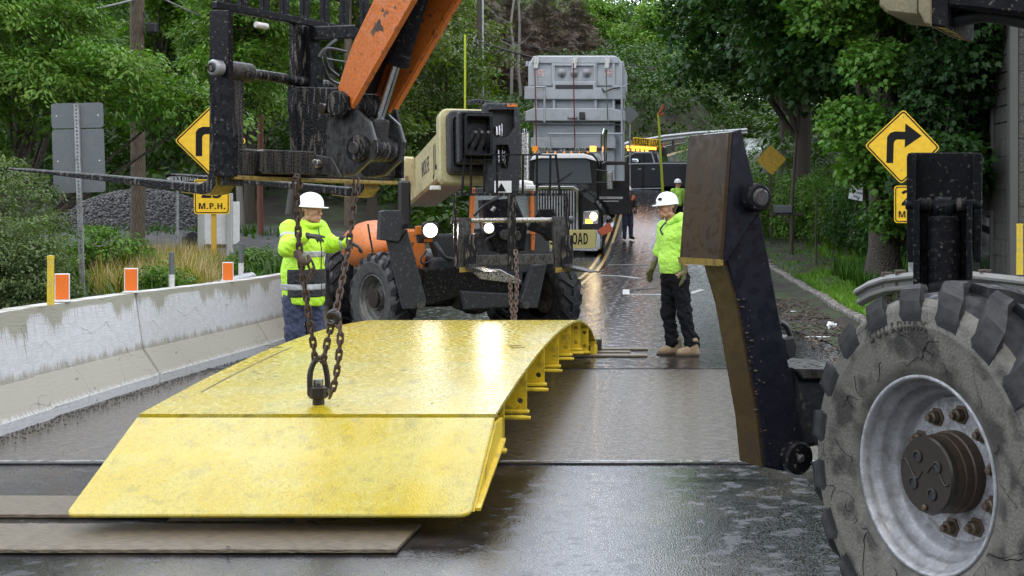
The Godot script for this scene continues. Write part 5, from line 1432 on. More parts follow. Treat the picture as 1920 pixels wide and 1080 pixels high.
func wheel(t: Node3D, at: Transform3D, R: float, W: float, big: bool, side_mat: Material, rim_mat: Material) -> Node3D:
	var w := Node3D.new()
	w.name = "wheel"
	if t.has_node("wheel"):
		var k := 1
		while t.has_node(NodePath("wheel_%03d" % k)): k += 1
		w.name = "wheel_%03d" % k
	w.transform = at
	t.add_child(w)
	var segs := 72 if big else 40
	var r := 0.505 * R
	var tread := Geo.new()
	tread.lathe(V2([0.915 * R, 0.80 * W, 0.935 * R, 0.6 * W, 0.947 * R, 0, 0.935 * R, -0.6 * W, 0.915 * R, -0.80 * W, 0.85 * R, -0.98 * W, 0.75 * R, -W, 0.62 * R, -0.97 * W, r, -0.75 * W]), Vector3(), Vector3.BACK, segs, true)
	put("tread", tread, M.rubber, w)
	var sw := Geo.new()
	sw.lathe(V2([r, 0.72 * W, r * 1.02, 0.84 * W, r * 1.09, 0.90 * W, r * 1.10, 0.915 * W, r * 1.18, 0.945 * W, 0.72 * R, 0.985 * W, 0.765 * R, 0.995 * W, 0.775 * R, 1.01 * W, 0.785 * R, 0.995 * W, 0.85 * R, 0.975 * W, 0.865 * R, 0.97 * W, 0.895 * R, 0.89 * W, 0.915 * R, 0.80 * W]), Vector3(), Vector3.BACK, segs, true)
	put("sidewall", sw, side_mat, w)
	var count := 19 if big else 17
	for s in [1.0, -1.0]:
		var lm := lug_mesh(R, W, s, 0.085 if big else 0.085 * R / 0.66)
		for k in count:
			put("lug", lm, M.rubber if s < 0 or not big else M.lug_dusty, w, Transform3D(Basis(Vector3.BACK, TAU * (k + (0.5 if s < 0 else 0.0)) / count)))
	# rim, disc, hub, nuts
	var rim := Geo.new()
	var z0 := 0.80 * W
	rim.lathe(V2([r * 0.99, z0 - 0.03, r * 1.03, z0 + 0.005, r * 1.02, z0 + 0.016, r * 0.985, z0 + 0.012, r * 0.97, z0 - 0.012, r * 0.955, z0 - 0.03, r * 0.91, z0 - 0.042, r * 0.895, z0 - 0.06, r * 0.885, z0 - 0.085, r * 0.83, z0 - 0.10, r * 0.80, z0 - 0.115, r * 0.785, z0 - 0.145, r * 0.755, z0 - 0.155]), Vector3(), Vector3.BACK, segs, true)
	put("rim", rim, rim_mat, w)
	var disc := Geo.new()
	disc.lathe(V2([r * 0.80, z0 - 0.156, r * 0.74, z0 - 0.148, r * 0.72, z0 - 0.142, r * 0.3, z0 - 0.142, 0, z0 - 0.142, ]), Vector3(), Vector3.FORWARD if false else Vector3.BACK, segs, false)
	put("disc", disc, rim_mat, w)
	var hr := 0.4 * r
	var hub := Geo.new()
	hub.lathe(V2([hr * 1.06, z0 - 0.141, hr * 1.06, z0 - 0.10, hr * 1.02, z0 - 0.095, hr * 1.02, z0 - 0.06, hr * 1.0, z0 - 0.056, hr * 1.0, z0 - 0.027]), Vector3(), Vector3.BACK, 36)
	put("hub", hub, M.hub_rust if big else rim_mat, w)
	var cap := Geo.new()
	cap.lathe(V2([hr * 1.0, z0 - 0.0268, hr * 1.0, z0 - 0.003, hr * 0.96, z0 + 0.005, 0, z0 + 0.007]), Vector3(), Vector3.BACK, 36)
	put("hub_cap", cap, M.oily_steel, w)
	if big:
		for k in 4:
			var a := 0.55 + k * TAU / 4
			var pit := Geo.new(); pit.lathe(V2([hr * 0.16, 0.0, hr * 0.16, 0.004, hr * 0.13, 0.005, hr * 0.12, -0.0, 0.0, -0.0005]), Vector3(cos(a) * hr * 0.52, sin(a) * hr * 0.52, z0 + 0.0072), Vector3.BACK, 14)
			put("cap_hole", pit, M.hose, w)
		var plug := Geo.new(); plug.cyl(Vector3(0.0, -hr * 0.82, z0 + 0.004), Vector3(0.0, -hr * 0.82, z0 + 0.016), hr * 0.08, 10); put("drain_plug", plug, M.bolt, w)
		for k in 2:
			var rib := Geo.new(); var pp := []
			for j in 7: pp.append(Vector3(cos(k * PI) * hr * (0.1 + 0.13 * j), hr * 0.22 * sin(j * 0.9) * cos(k * PI) + 0.012, z0 + 0.0072))
			rib.tube(smooth_path(pp, 3), 0.0035, 6); put("cast_rib", rib, M.oily_steel, w)
	var nut := Geo.new()
	nut.lathe(V2([0.036, 0.0, 0.036, 0.006, 0.024, 0.0065, 0.024, 0.032, 0.019, 0.036, 0.013, 0.036, 0.013, 0.052, 0.0, 0.054]), Vector3(), Vector3.BACK, 6)
	var nm := nut.mesh()
	for k in 10 if big else 8:
		var a := TAU * k / (10 if big else 8) + 0.2
		put("wheel_nut", nm, M.bolt if big else rim_mat, w, Transform3D(Basis.from_scale(Vector3.ONE * (1.0 if big else 0.8)), Vector3(cos(a) * r * 0.60, sin(a) * r * 0.60, z0 - 0.142)))
	return w

# ---------------------------------------------------------------- the telehandler at the right whose boom holds the ramp
func build_lifter() -> void:
	mat("lug_dusty", lin(0.028, 0.028, 0.030), 0.65, 0.0, {"spec": 0.2, "tex": T.grain, "scale": 1.5, "dirt": dirt("lug_d", lin(0.12, 0.115, 0.108), 0.45, 0.95, 0.5, 0.006), "scale2": 1.4})
	var o := px(570, 250, 7.6)
	var t := thing("telehandler", "near telehandler: big lugged front tyre, raised stabilisers, orange boom and black fork carriage", "telehandler", Vector3(o.x, 0, o.z), deg_to_rad(64.0))
	var tr := t.transform
	# forks
	var fork := Geo.new()
	fork.prism(V2([0.0, 0.60, -0.05, 0.60, -0.055, 0.12, -0.075, 0.075, -0.13, 0.058, -0.9, 0.118, -1.70, 0.172, -1.70, 0.160, -0.9, 0.082, -0.3, 0.022, -0.10, 0.0, -0.04, 0.008, 0.0, 0.05]), Vector3(), Vector3.BACK, Vector3.UP, Vector3.RIGHT, -0.07, 0.07, 0.006)
	var fm := fork.mesh()
	var wear := Geo.new(); wear.prism(V2([0.003, 0.16, 0.003, 0.05, -0.04, 0.004, -0.10, -0.004, -0.26, 0.012, -0.26, 0.016, -0.10, 0.0, -0.04, 0.008, 0.0, 0.05, 0.0, 0.16]), Vector3(), Vector3.BACK, Vector3.UP, Vector3.RIGHT, -0.069, 0.069, 0.0)
	var wm := wear.mesh()
	for b in [-0.60, 0.64]:
		put("fork", fm, M.worn_black, t, Transform3D(Basis(), Vector3(b, 1.705, -0.02)))
		put("fork_heel_wear", wm, M.mud_yellow, t, Transform3D(Basis(), Vector3(b, 1.705, -0.02)))
	# carriage
	side_plate("side_plate", M.black_paint, t, -0.71, [392, 19, 429, 19, 429, 141, 434, 225, 439, 253, 437, 331, 401, 331, 396, 225, 392, 141], 0.035)
	solid("shank_cover", M.streaked, t, Vector3(-0.60, 2.06, 0.03), Vector3(0.15, 0.62, 0.03), 0.006)
	var sy := 2.385
	rod("tilt_shaft", M.worn_black, t, Vector3(-0.50, sy, 0.02), Vector3(0.80, sy - 0.02, 0.02), 0.031)
	rod("shaft_sleeve", M.streaked, t, Vector3(-0.66, sy, 0.02), Vector3(-0.46, sy, 0.02), 0.056)
	rod("shaft_end", M.galvanised, t, Vector3(-0.775, sy, 0.06), Vector3(-0.71, sy, 0.06), 0.043, 20, 0.008)
	rod("shaft_pin", M.worn_black, t, Vector3(-0.79, sy, 0.06), Vector3(-0.77, sy, 0.06), 0.026, 16, 0.006)
	solid("grille_rail", M.black_paint, t, Vector3(0.03, 2.735, 0.0), Vector3(1.46, 0.045, 0.05))
	for u in [424.0, 455.0, 496.0, 533.0, 571.0, 609.0, 646.0, 683.0]:
		var b := lpt(tr, 0.0, u, 20).x
		solid("grille_bar", M.black_paint, t, Vector3(b, 3.02, 0.0), Vector3(0.055, 0.56, 0.04))
	solid("grille_rail", M.black_paint, t, Vector3(0.03, 3.32, 0.0), Vector3(1.46, 0.045, 0.05))
	plate("lattice_post", M.worn_black, t, 0.02, [556, 44, 578, 44, 578, 168, 556, 168], 0.06)
	plate("lattice_bracket", M.black_paint, t, 0.06, [577, 50, 591, 50, 600, 76, 608, 130, 606, 164, 582, 164, 583, 110], 0.035)
	plate("cross_box", M.black_paint, t, 0.10, [590, 49, 668, 46, 668, 72, 594, 76], 0.12, 0.008)
	plate("centre_plate", M.worn_black, t, 0.07, [555, 162, 634, 164, 628, 200, 616, 240, 622, 290, 620, 330, 590, 326, 566, 310, 554, 200], 0.07, 0.008)
	solid("bottom_beam", M.streaked, t, Vector3(0.08, 1.885, 0.02), Vector3(1.44, 0.15, 0.06), 0.008)
	solid("beam_lip", M.mud_yellow, t, Vector3(0.08, 1.797, 0.03), Vector3(1.42, 0.022, 0.09), 0.004)
	plate("wear_plate", M.streaked, t, 0.10, [490, 283, 498, 280, 588, 284, 594, 290, 594, 328, 492, 326, 488, 320], 0.045, 0.006)
	side_plate("side_plate", M.black_paint, t, 0.78, [735, 204, 741, 204, 753, 262, 753, 334, 731, 334, 731, 240], 0.03)
	plate("end_box", M.streaked, t, 0.06, [707, 300, 716, 290, 752, 290, 752, 331, 709, 333], 0.10, 0.008)
	var lamp := lpt(tr, 0.06, 490, 48)
	rod("work_lamp", M.white_plastic, t, lamp - Vector3(0.045, 0, 0), lamp + Vector3(0.045, 0, 0), 0.018, 12)
	# boom head: two side plates, a web and the tilt cylinder between them
	var edge := [661, 204, 648, 196, 637, 180, 633, 165, 643, 133, 661, 81, 700, 0, 776, -158, 878, -158, 830, -88, 779, 0]
	side_plate("boom_head", M.orange_paint, t, -0.17, edge, 0.022)
	var far_edge := []
	for k in edge.size(): far_edge.append(edge[k])
	var near := Geo.new(); var poly := PackedVector2Array()
	for k in range(0, edge.size(), 2):
		var p := lsd(tr, -0.17, edge[k], edge[k + 1]); poly.append(Vector2(p.z, p.y))
	near.prism(poly, Vector3(0.15, 0, 0), Vector3.BACK, Vector3.UP, Vector3.RIGHT, 0.0, 0.022); put("boom_head", near, M.orange_paint, t)
	var web := Geo.new()
	for k in range(3, 7):
		var a := poly[k]; var b := poly[k + 1]; var nrm := (b - a).orthogonal().normalized() * 0.018
		if nrm.x < 0: nrm = -nrm
		web.prism(PackedVector2Array([a, b, b + nrm, a + nrm]), Vector3(), Vector3.BACK, Vector3.UP, Vector3.RIGHT, -0.147, 0.149, 0.0)
	put("boom_web", web, M.hose, t)
	# rolled lips along the open rear edges of both plates
	for x in [-0.19, 0.172]:
		var lip := Geo.new(); var pa := lsd(tr, -0.17, 667, 196); var pb := lsd(tr, -0.17, 779, 0); var pc := lsd(tr, -0.17, 872, -150)
		lip.bar(Vector3(x + 0.01, pa.y, pa.z), Vector3(x + 0.01, pb.y, pb.z), 0.045, 0.012, 0.003); lip.bar(Vector3(x + 0.01, pb.y, pb.z), Vector3(x + 0.01, pc.y, pc.z), 0.045, 0.012, 0.003)
		put("edge_lip", lip, M.orange_paint, t)
	rod("cylinder_barrel", M.black_paint, t, lsd(tr, 0.0, 742, 112), lsd(tr, 0.0, 800, -70), 0.075)
	rod("cylinder_gland", M.black_paint, t, lsd(tr, 0.0, 739, 121), lsd(tr, 0.0, 746, 99), 0.085)
	rod("cylinder_rod", M.chrome, t, lsd(tr, 0.0, 708, 232), lsd(tr, 0.0, 746, 108), 0.030)
	# scars on the paint of the near plate
	for e in [[711.0, 50.0, 13.0], [718.0, 19.0, 4.0], [679.0, 170.0, 5.0]]:
		var sc := PackedVector2Array()
		for k in 9:
			var a := TAU * k / 9; var rr: float = e[2] * (0.75 + 0.35 * sin(k * 2.1))
			var p := lsd(tr, -0.17, e[0] + rr * cos(a) * 0.75, e[1] + rr * sin(a) * 1.15); sc.append(Vector2(p.z, p.y))
		var g := Geo.new(); g.prism(sc, Vector3(-0.1715, 0, 0), Vector3.BACK, Vector3.UP, Vector3.RIGHT, 0.0, 0.0014, 0.0); put("paint_scar", g, M.hub_rust, t)
	# knuckle
	var kn := [623, 330, 610, 290, 612, 229, 622, 208, 645, 196, 668, 206, 692, 228, 702, 262, 694, 299, 664, 327, 640, 331]
	side_plate("knuckle_plate", M.worn_grey, t, -0.15, kn, 0.035, 0.008)
	var kp := Geo.new(); var kpoly := PackedVector2Array()
	for k in range(0, kn.size(), 2):
		var p := lsd(tr, -0.15, kn[k], kn[k + 1]); kpoly.append(Vector2(p.z, p.y))
	kp.prism(kpoly, Vector3(0.11, 0, 0), Vector3.BACK, Vector3.UP, Vector3.RIGHT, 0.0, 0.035, 0.008); put("knuckle_plate", kp, M.worn_grey, t)
	var kc := lsd(tr, -0.15, 676, 278)
	rod("pivot_boss", M.worn_black, t, kc - Vector3(0.05, 0, 0), kc + Vector3(0.32, 0, 0), 0.075, 24, 0.01)
	rod("pivot_pin", M.worn_grey, t, kc - Vector3(0.066, 0, 0), kc, 0.036, 20, 0.006)
	var kr := lsd(tr, -0.02, 709, 232); var kc2 := Vector3(0.0, kc.y, kc.z)
	var cl := Geo.new(); cl.bar(kr + Vector3(0, 0.03, 0), lsd(tr, 0.0, 704, 292), 0.10, 0.12, 0.012); put("rod_clevis", cl, M.worn_grey, t)
	side_plate("link_arm", M.black_paint, t, -0.11, [664, 215, 676, 212, 704, 262, 690, 276, 672, 258], 0.03)
	var hb := lsd(tr, -0.15, 641, 196)
	rod("hook_boss", M.worn_black, t, hb - Vector3(0.055, 0, 0), hb + Vector3(0.34, 0, 0), 0.078, 22, 0.012)
	rod("hook_pin", M.oily_steel, t, lsd(tr, -0.15, 615, 205) - Vector3(0.06, 0, 0), lsd(tr, -0.15, 615, 205) + Vector3(0.1, 0, 0), 0.03, 16)
	side_plate("hook_horn", M.black_paint, t, -0.20, [610, 186, 630, 172, 650, 180, 653, 206, 640, 222, 630, 222, 634, 200, 622, 196, 610, 200], 0.03)
	side_plate("lug_plate", M.worn_grey, t, -0.17, [592, 290, 622, 296, 640, 330, 606, 327, 592, 322], 0.02)
	var gp := lsd(tr, -0.17, 601, 307)
	rod("grease_pin", M.bare_steel, t, gp - Vector3(0.05, 0, 0), gp, 0.024, 16)
	rod("grease_nipple", M.mud_yellow, t, lsd(tr, -0.2, 588, 303), lsd(tr, -0.2, 600, 307), 0.012, 10)
	pipe("hydraulic_hose", M.hose, t, [lpt(tr, 0.16, 630, 75), lpt(tr, 0.16, 614, 88), lpt(tr, 0.16, 609, 104), lpt(tr, 0.16, 616, 128), lpt(tr, 0.16, 634, 143)], 0.011)
	pipe("hydraulic_hose", M.hose, t, [lpt(tr, 0.20, 598, 108), lpt(tr, 0.20, 606, 94), lpt(tr, 0.20, 620, 91), lpt(tr, 0.20, 648, 97)], 0.009)
	pipe("hydraulic_hose", M.hose, t, [lpt(tr, 0.18, 606, 120), lpt(tr, 0.18, 612, 140), lpt(tr, 0.18, 622, 152), lpt(tr, 0.18, 640, 160)], 0.010)
	# boom behind the head, passing out of the top of the frame and down to the right
	var inner := Geo.new(); inner.prism(V2([1.0, 3.28, 1.35, 3.02, 3.75, 2.66, 3.75, 3.06, 1.5, 3.50, 1.05, 3.55]), Vector3(), Vector3.BACK, Vector3.UP, Vector3.RIGHT, -0.15, 0.17, 0.012)
	put("inner_boom", inner, M.orange_paint, t)
	side_plate("boom_section", M.cream_shaded, t, -0.21, [1648, -220, 1648, 10, 1662, 24, 1724, 31, 1724, -220], 0.42, 0.012)
	side_plate("boom_collar", M.cream_shaded, t, -0.27, [1719, -230, 1722, 22, 1734, 44, 1746, 48, 1746, -230], 0.54, 0.006)
	side_plate("boom_collar_box", M.black_paint, t, -0.26, [1745, -230, 1745, 47, 1776, 53, 1776, -230], 0.52, 0.008)
	var main := Geo.new(); var mb := lsd(tr, -0.24, 1772, 12)
	main.prism(PackedVector2Array([Vector2(mb.z, mb.y), Vector2(mb.z + 5.6, mb.y - 1.0), Vector2(mb.z + 5.6, mb.y - 0.1), Vector2(mb.z, mb.y + 0.85)]), Vector3(), Vector3.BACK, Vector3.UP, Vector3.RIGHT, -0.24, 0.24, 0.015)
	put("main_boom", main, M.black_paint, t)
	pipe("boom_hose", M.hose, t, [lsd(tr, -0.1, 1778, 40), lsd(tr, -0.1, 1800, 36), lsd(tr, -0.1, 1850, 28), lsd(tr, -0.1, 1935, 42), lsd(tr, -0.1, 2100, 75)], 0.035)
	# chassis at the right, mostly out of the frame
	solid("chassis", M.grey_paint, t, Vector3(-0.45, 0.82, 6.6), Vector3(0.95, 0.55, 5.4), 0.03)
	solid("front_axle", M.grey_paint, t, Vector3(-0.45, 0.66, 4.2), Vector3(1.5, 0.22, 0.26), 0.03)
	solid("cab_base", M.orange_paint, t, Vector3(-1.0, 1.4, 7.4), Vector3(0.9, 1.0, 1.8), 0.06)
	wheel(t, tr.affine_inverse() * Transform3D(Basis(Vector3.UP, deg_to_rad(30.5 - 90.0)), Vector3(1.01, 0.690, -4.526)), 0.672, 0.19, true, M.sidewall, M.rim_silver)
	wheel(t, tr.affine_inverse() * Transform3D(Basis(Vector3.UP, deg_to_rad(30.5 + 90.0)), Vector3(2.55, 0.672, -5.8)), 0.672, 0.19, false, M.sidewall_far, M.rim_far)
	# maker's letters round the tyre
	var wt := Transform3D(Basis(Vector3.UP, deg_to_rad(30.5 - 90.0)), Vector3(1.01, 0.690, -4.526))
	var s := "SOLIDMAX"
	for k in s.length():
		var a := 0.50 - k * 0.078
		var f := tr.affine_inverse() * wt * Transform3D(Basis(Vector3.BACK, a), Vector3()) * Transform3D(Basis(Vector3.LEFT, 0.12), Vector3(0, 0.70 * 0.66 + 0.06, 0.985 * 0.19 + 0.002))
		words(s[k], 0.034, M.oily_steel, t, f, true, 1.1, 0.004, "tyre_letter")
	# dark cracks and scrapes in the clay on the sidewall
	var ck := Geo.new(); var rc := RandomNumberGenerator.new(); rc.seed = 19
	for k in 60:
		var a := rc.randf() * TAU; var rad := rc.randf_range(0.385, 0.585); var p := PackedVector3Array(); var da := rc.randf_range(-1.0, 1.0); var dr := rc.randf_range(-1.0, 1.0)
		var n := rc.randi_range(5, 12)
		for j in n:
			var f := rad / 0.672
			var z := 0.19 * (lerpf(0.945, 0.99, clampf((f - 0.59) / 0.13, 0, 1)) if f < 0.72 else lerpf(0.997, 0.968, clampf((f - 0.77) / 0.09, 0, 1)) if f < 0.865 else 0.93)
			p.append(Vector3(cos(a) * rad, sin(a) * rad, z + 0.001))
			da = clampf(da + rc.randf_range(-0.7, 0.7), -1, 1); dr = clampf(dr + rc.randf_range(-0.7, 0.7), -1, 1)
			a += da * 0.035; rad = clampf(rad + dr * 0.018, 0.38, 0.59)
		ck.tube(p, 0.0005 + 0.0012 * pow(rc.randf(), 2.0), 4)
	var co := put("sidewall_cracks", ck, M.sign_black, t, tr.affine_inverse() * wt); co.set_meta("kind", "stuff")
	# left stabiliser, raised
	var sb := thing_frame(t, px(1485, 858, 5.1), deg_to_rad(31.0))
	var P := func(called: String, m: Material, zl: float, a: Array, thick: float, ch: float) -> void:
		var g := Geo.new(); g.prism(lface(sb, zl, a), Vector3(0, 0, zl), Vector3.RIGHT, Vector3.UP, Vector3.FORWARD, 0.0, thick, ch)
		put(called, g, m, t, tr.affine_inverse() * sb)
	P.call("stabiliser_leg", M.navy_paint, 0.0, [1359, 480, 1425, 393, 1468, 623, 1508, 824, 1512, 868, 1490, 888, 1433, 876, 1424, 786, 1386, 572], 0.165, 0.008)
	P.call("stabiliser_sole", M.rust_brown, -0.006, [1354, 480, 1359, 480, 1386, 572, 1424, 786, 1433, 876, 1428, 876, 1419, 786, 1381, 572], 0.153, 0.0)
	P.call("foot_side", M.navy_paint, 0.03, [1374, 247, 1390, 242, 1404, 300, 1426, 393, 1362, 492, 1356, 497], 0.02, 0.004)
	P.call("foot_body", M.navy_paint, 0.009, [1372, 250, 1388, 244, 1402, 302, 1422, 392, 1362, 490, 1356, 495], 0.255, 0.006)
	P.call("foot_side", M.navy_paint, -0.247, [1374, 247, 1390, 242, 1404, 300, 1426, 393, 1362, 492, 1356, 497], 0.02, 0.004)
	P.call("foot_pad", M.rust_brown, 0.03, [1367, 248, 1374, 247, 1356, 497, 1349, 496], 0.297, 0.003)
	P.call("foot_lip", M.mud_yellow, 0.032, [1346, 486, 1357, 487, 1357, 499, 1349, 499], 0.301, 0.003)
	for e in [[1401.0, 371.0, 0.055, 0.036, 0.09], [1487.0, 856.0, 0.066, 0.018, 0.05]]:
		var c := lpt(sb, 0.0, e[0], e[1])
		for q in [["pin_boss", e[2], e[4], M.black_paint], ["pin_end", e[3], e[4] + 0.012, M.worn_grey]]:
			var g := Geo.new(); g.cyl(c - Vector3(0, 0, 0.16), c + Vector3(0, 0, q[2]), q[1], 28, 0.008); put(q[0], g, q[3], t, tr.affine_inverse() * sb)
	var crumb := Geo.new(); crumb.ball(Vector3(), Vector3(1, 0.6, 0.8), 5, 3)
	var crumbs := []; var tones := []
	for k in 70:
		var f := pow(rng.randf(), 0.8); var e := lpt(sb, 0.004, lerpf(1384, 1432, f) + absf(rng.randfn()) * 14.0 - 2.0, lerpf(560, 868, f))
		var cs := 0.0015 + 0.006 * pow(rng.randf(), 2.5)
		crumbs.append(Transform3D(Basis.from_euler(Vector3(rng.randf() * 6, rng.randf() * 6, 0)).scaled(Vector3(cs * 1.8, cs, cs * 0.6)), e)); var q := rng.randf_range(0.5, 1.2); tones.append(Color(0.6 * q, 0.46 * q, 0.28 * q))
	var cr := scatter("mud_crumbs", crumb.mesh(), M.stone, crumbs, tones, t); cr.transform = tr.affine_inverse() * sb
	P.call("valve_block", M.hose, -0.05, [1468, 634, 1490, 630, 1497, 650, 1494, 668, 1478, 676, 1472, 660], 0.09, 0.008)
	var hz := Geo.new(); hz.tube(smooth_path([lpt(sb, -0.08, 1462, 605), lpt(sb, -0.08, 1474, 612), lpt(sb, -0.08, 1483, 632)]), 0.012, 8); put("hydraulic_hose", hz, M.hose, t, tr.affine_inverse() * sb)
	P.call("stabiliser_housing", M.grey_paint, -0.05, [1488, 690, 1504, 712, 1600, 706, 1650, 720, 1650, 820, 1570, 832, 1502, 842, 1496, 760], 0.42, 0.02)
	P.call("housing_cover", M.worn_grey, -0.03, [1488, 690, 1600, 690, 1650, 694, 1650, 708, 1508, 712], 0.45, 0.006)
	# right stabiliser, raised, seen from its inner side
	var rb := thing_frame(t, px(1770, 470, 6.6), deg_to_rad(-14.0))
	var Q := func(called: String, m: Material, zl: float, a: Array, thick: float, ch: float) -> void:
		var g := Geo.new(); g.prism(lface(rb, zl, a), Vector3(0, 0, zl), Vector3.RIGHT, Vector3.UP, Vector3.FORWARD, 0.0, thick, ch)
		put(called, g, m, t, tr.affine_inverse() * rb)
	Q.call("foot_back", M.black_paint, -0.10, [1702, 292, 1708, 286, 1833, 286, 1841, 292, 1841, 470, 1702, 470], 0.03, 0.006)
	for e in [[1700, 1717], [1824, 1842]]:
		Q.call("foot_cheek", M.black_paint, 0.02, [e[0], 294, e[0] + 3, 287, e[1] - 2, 287, e[1], 294, e[1] - 2, 492, e[0] + 2, 492, e[0], 470], 0.12, 0.004)
	for e in [[1712, 1724], [1812, 1823]]:
		Q.call("leg_cheek", M.black_paint, 0.08, [e[0], 375, e[1], 375, e[1], 620, e[0], 620], 0.16, 0.004)
	var pa := lpt(rb, 0.0, 1698, 384); var pb := lpt(rb, 0.0, 1842, 384)
	for q in [["cross_pin", pa, pb, 0.030, M.black_paint], ["pin_collar", lpt(rb, 0.0, 1722, 384), lpt(rb, 0.0, 1748, 384), 0.038, M.worn_black], ["pin_collar", lpt(rb, 0.0, 1790, 384), lpt(rb, 0.0, 1814, 384), 0.038, M.worn_black], ["rod_eye", lpt(rb, 0.0, 1751, 388), lpt(rb, 0.0, 1787, 388), 0.055, M.black_paint], ["cylinder_barrel", lpt(rb, -0.02, 1769, 405), lpt(rb, -0.02, 1771, 640), 0.088, M.black_paint], ["cylinder_rod", lpt(rb, -0.02, 1769, 390), lpt(rb, -0.02, 1769, 408), 0.06, M.black_paint]]:
		var g := Geo.new(); g.cyl(q[1], q[2], q[3], 22, 0.008); put(q[0], g, q[4], t, tr.affine_inverse() * rb)
	Q.call("leg_back", M.black_paint, -0.12, [1716, 395, 1822, 395, 1822, 620, 1716, 620], 0.03, 0.004)

func thing_frame(_t: Node3D, at: Vector3, turn: float) -> Transform3D:
	return Transform3D(Basis(Vector3.UP, turn), at)

func build_near_machine() -> void:
	pass

# ---------------------------------------------------------------- the far telehandler facing the camera
func build_far_machine() -> void:
	var t := thing("telehandler", "far telehandler facing the camera: cream boom, orange bonnet, lit headlamps, two front tyres", "telehandler", Vector3(-2.61, road_y(16.4), -16.41), deg_to_rad(20.0))
	var tr := t.transform
	# wheels
	var hub := lpt(tr, 0.0, 700, 566)
	for e in [[-1.22, 0.0, -90.0, 24.0], [1.12, 0.0, 90.0, 24.0], [-1.50, -2.7, -90.0, 0.0], [1.12, -2.7, 90.0, 0.0]]:
		var out := 1.0 if e[0] > 0 else -1.0
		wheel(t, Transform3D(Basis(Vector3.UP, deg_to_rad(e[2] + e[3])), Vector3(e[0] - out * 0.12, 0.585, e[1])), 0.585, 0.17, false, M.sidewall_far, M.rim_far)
	# chassis and axle
	solid("chassis", M.grey_paint, t, Vector3(0, 0.85, -1.6), Vector3(1.1, 0.5, 4.4), 0.03)
	solid("front_axle", M.grey_paint, t, Vector3(0, 0.60, 0.0), Vector3(1.8, 0.26, 0.3), 0.04)
	var diff := Geo.new(); diff.ball(Vector3(0.02, 0.58, 0.14), Vector3(0.24, 0.22, 0.2)); put("differential", diff, M.worn_grey, t)
	plate("front_frame", M.black_paint, t, 0.75, [793, 505, 858, 500, 885, 508, 979, 530, 979, 566, 955, 560, 905, 588, 862, 582, 855, 560, 800, 575, 788, 560], 0.5, 0.02)
	plate("deck_plate", M.bare_steel, t, 0.78, [888, 512, 912, 505, 938, 505, 978, 526, 978, 534, 900, 524], 0.6, 0.01)
	plate("front_beam", M.grey_paint, t, 0.82, [862, 545, 912, 548, 990, 552, 1000, 575, 870, 582], 0.2, 0.02)
	# bonnet and cab
	var bn := Geo.new(); var bc := lpt(tr, -1.5, 705, 462)
	bn.ball(bc, Vector3(0.46, 0.36, 1.1), 20, 12); put("bonnet", bn, M.orange_paint, t)
	solid("bonnet_base", M.orange_paint, t, bc + Vector3(0.10, -0.10, -0.2), Vector3(0.72, 0.34, 1.6), 0.08)
	plate("orange_cowl", M.orange_paint, t, 0.1, [752, 430, 792, 430, 800, 470, 796, 512, 786, 522, 772, 515, 758, 480], 0.5, 0.03)
	pipe("mirror_arm", M.hose, t, [lpt(tr, 0.2, 699, 473), lpt(tr, 0.2, 693, 440), lpt(tr, 0.2, 690, 420)], 0.012)
	var cabx := lpt(tr, 0.2, 885, 400).x
	for u in [884.0, 998.0]:
		var a := lpt(tr, 0.2, u, 440); var b := lpt(tr, 0.2, u + (2 if u < 900 else -2), 352)
		var g := Geo.new(); g.bar(a, b, 0.06, 0.06, 0.01); put("cab_post", g, M.orange_paint, t)
	plate("windscreen", M.glass, t, 0.17, [888, 362, 996, 358, 998, 438, 888, 440], 0.01, 0.0)
	plate("cab_rear", M.truck_plastic, t, -1.0, [880, 352, 1004, 352, 1004, 440, 880, 440], 0.05, 0.01)
	plate("cab_roof", M.white_plastic, t, 0.35, [968, 356, 972, 342, 984, 337, 1000, 340, 1005, 358], 1.2, 0.03)
	plate("cab_door", M.orange_paint, t, 0.15, [996, 432, 1004, 432, 1002, 470, 996, 470], 0.8, 0.01)
	plate("dash", M.truck_plastic, t, 0.12, [805, 440, 1030, 432, 1034, 505, 950, 520, 830, 515], 0.3, 0.03)
	plate("seat_back", M.truck_plastic, t, -0.7, [930, 380, 960, 380, 964, 440, 926, 440], 0.15, 0.04)
	# boom: a long box sloping down to the rear, its collars, nested sections and the hanging head
	var F := lpt(tr, 1.0, 872, 276); var Rr := lpt(tr, -3.4, 790, 350)
	var dir := (F - Rr).normalized(); var side := Vector3.UP.cross(dir).normalized(); var up := dir.cross(side)
	var bb := Basis(side, up, dir)
	solid("boom", M.cream_paint, t, (F + Rr) * 0.5, Vector3(0.46, 0.62, (F - Rr).length()), 0.03, bb)
	var col := Geo.new()
	col.prism(rrect(-0.33, -0.46, 0.33, 0.44, 0.10), F, side, up, dir, -0.10, 0.16, 0.02, [rrect(-0.24, -0.35, 0.24, 0.35, 0.05)])
	put("boom_collar", col, M.cream_paint, t)
	var c2 := Geo.new(); c2.prism(rrect(-0.25, -0.36, 0.25, 0.38, 0.06), F, side, up, dir, -0.4, 0.42, 0.02, [rrect(-0.20, -0.29, 0.20, 0.30, 0.04)])
	put("dark_collar", c2, M.grey_paint, t)
	for q in [[0.185, 0.28, 0.90], [0.150, 0.235, 1.02]]:
		var sec := Geo.new(); sec.prism(rrect(-q[0], -q[1], q[0], q[1], 0.02), F, side, up, dir, -0.2, q[2], 0.008, [rrect(-q[0] + 0.022, -q[1] + 0.022, q[0] - 0.022, q[1] - 0.022, 0.015)]); put("boom_section", sec, M.black_paint, t)
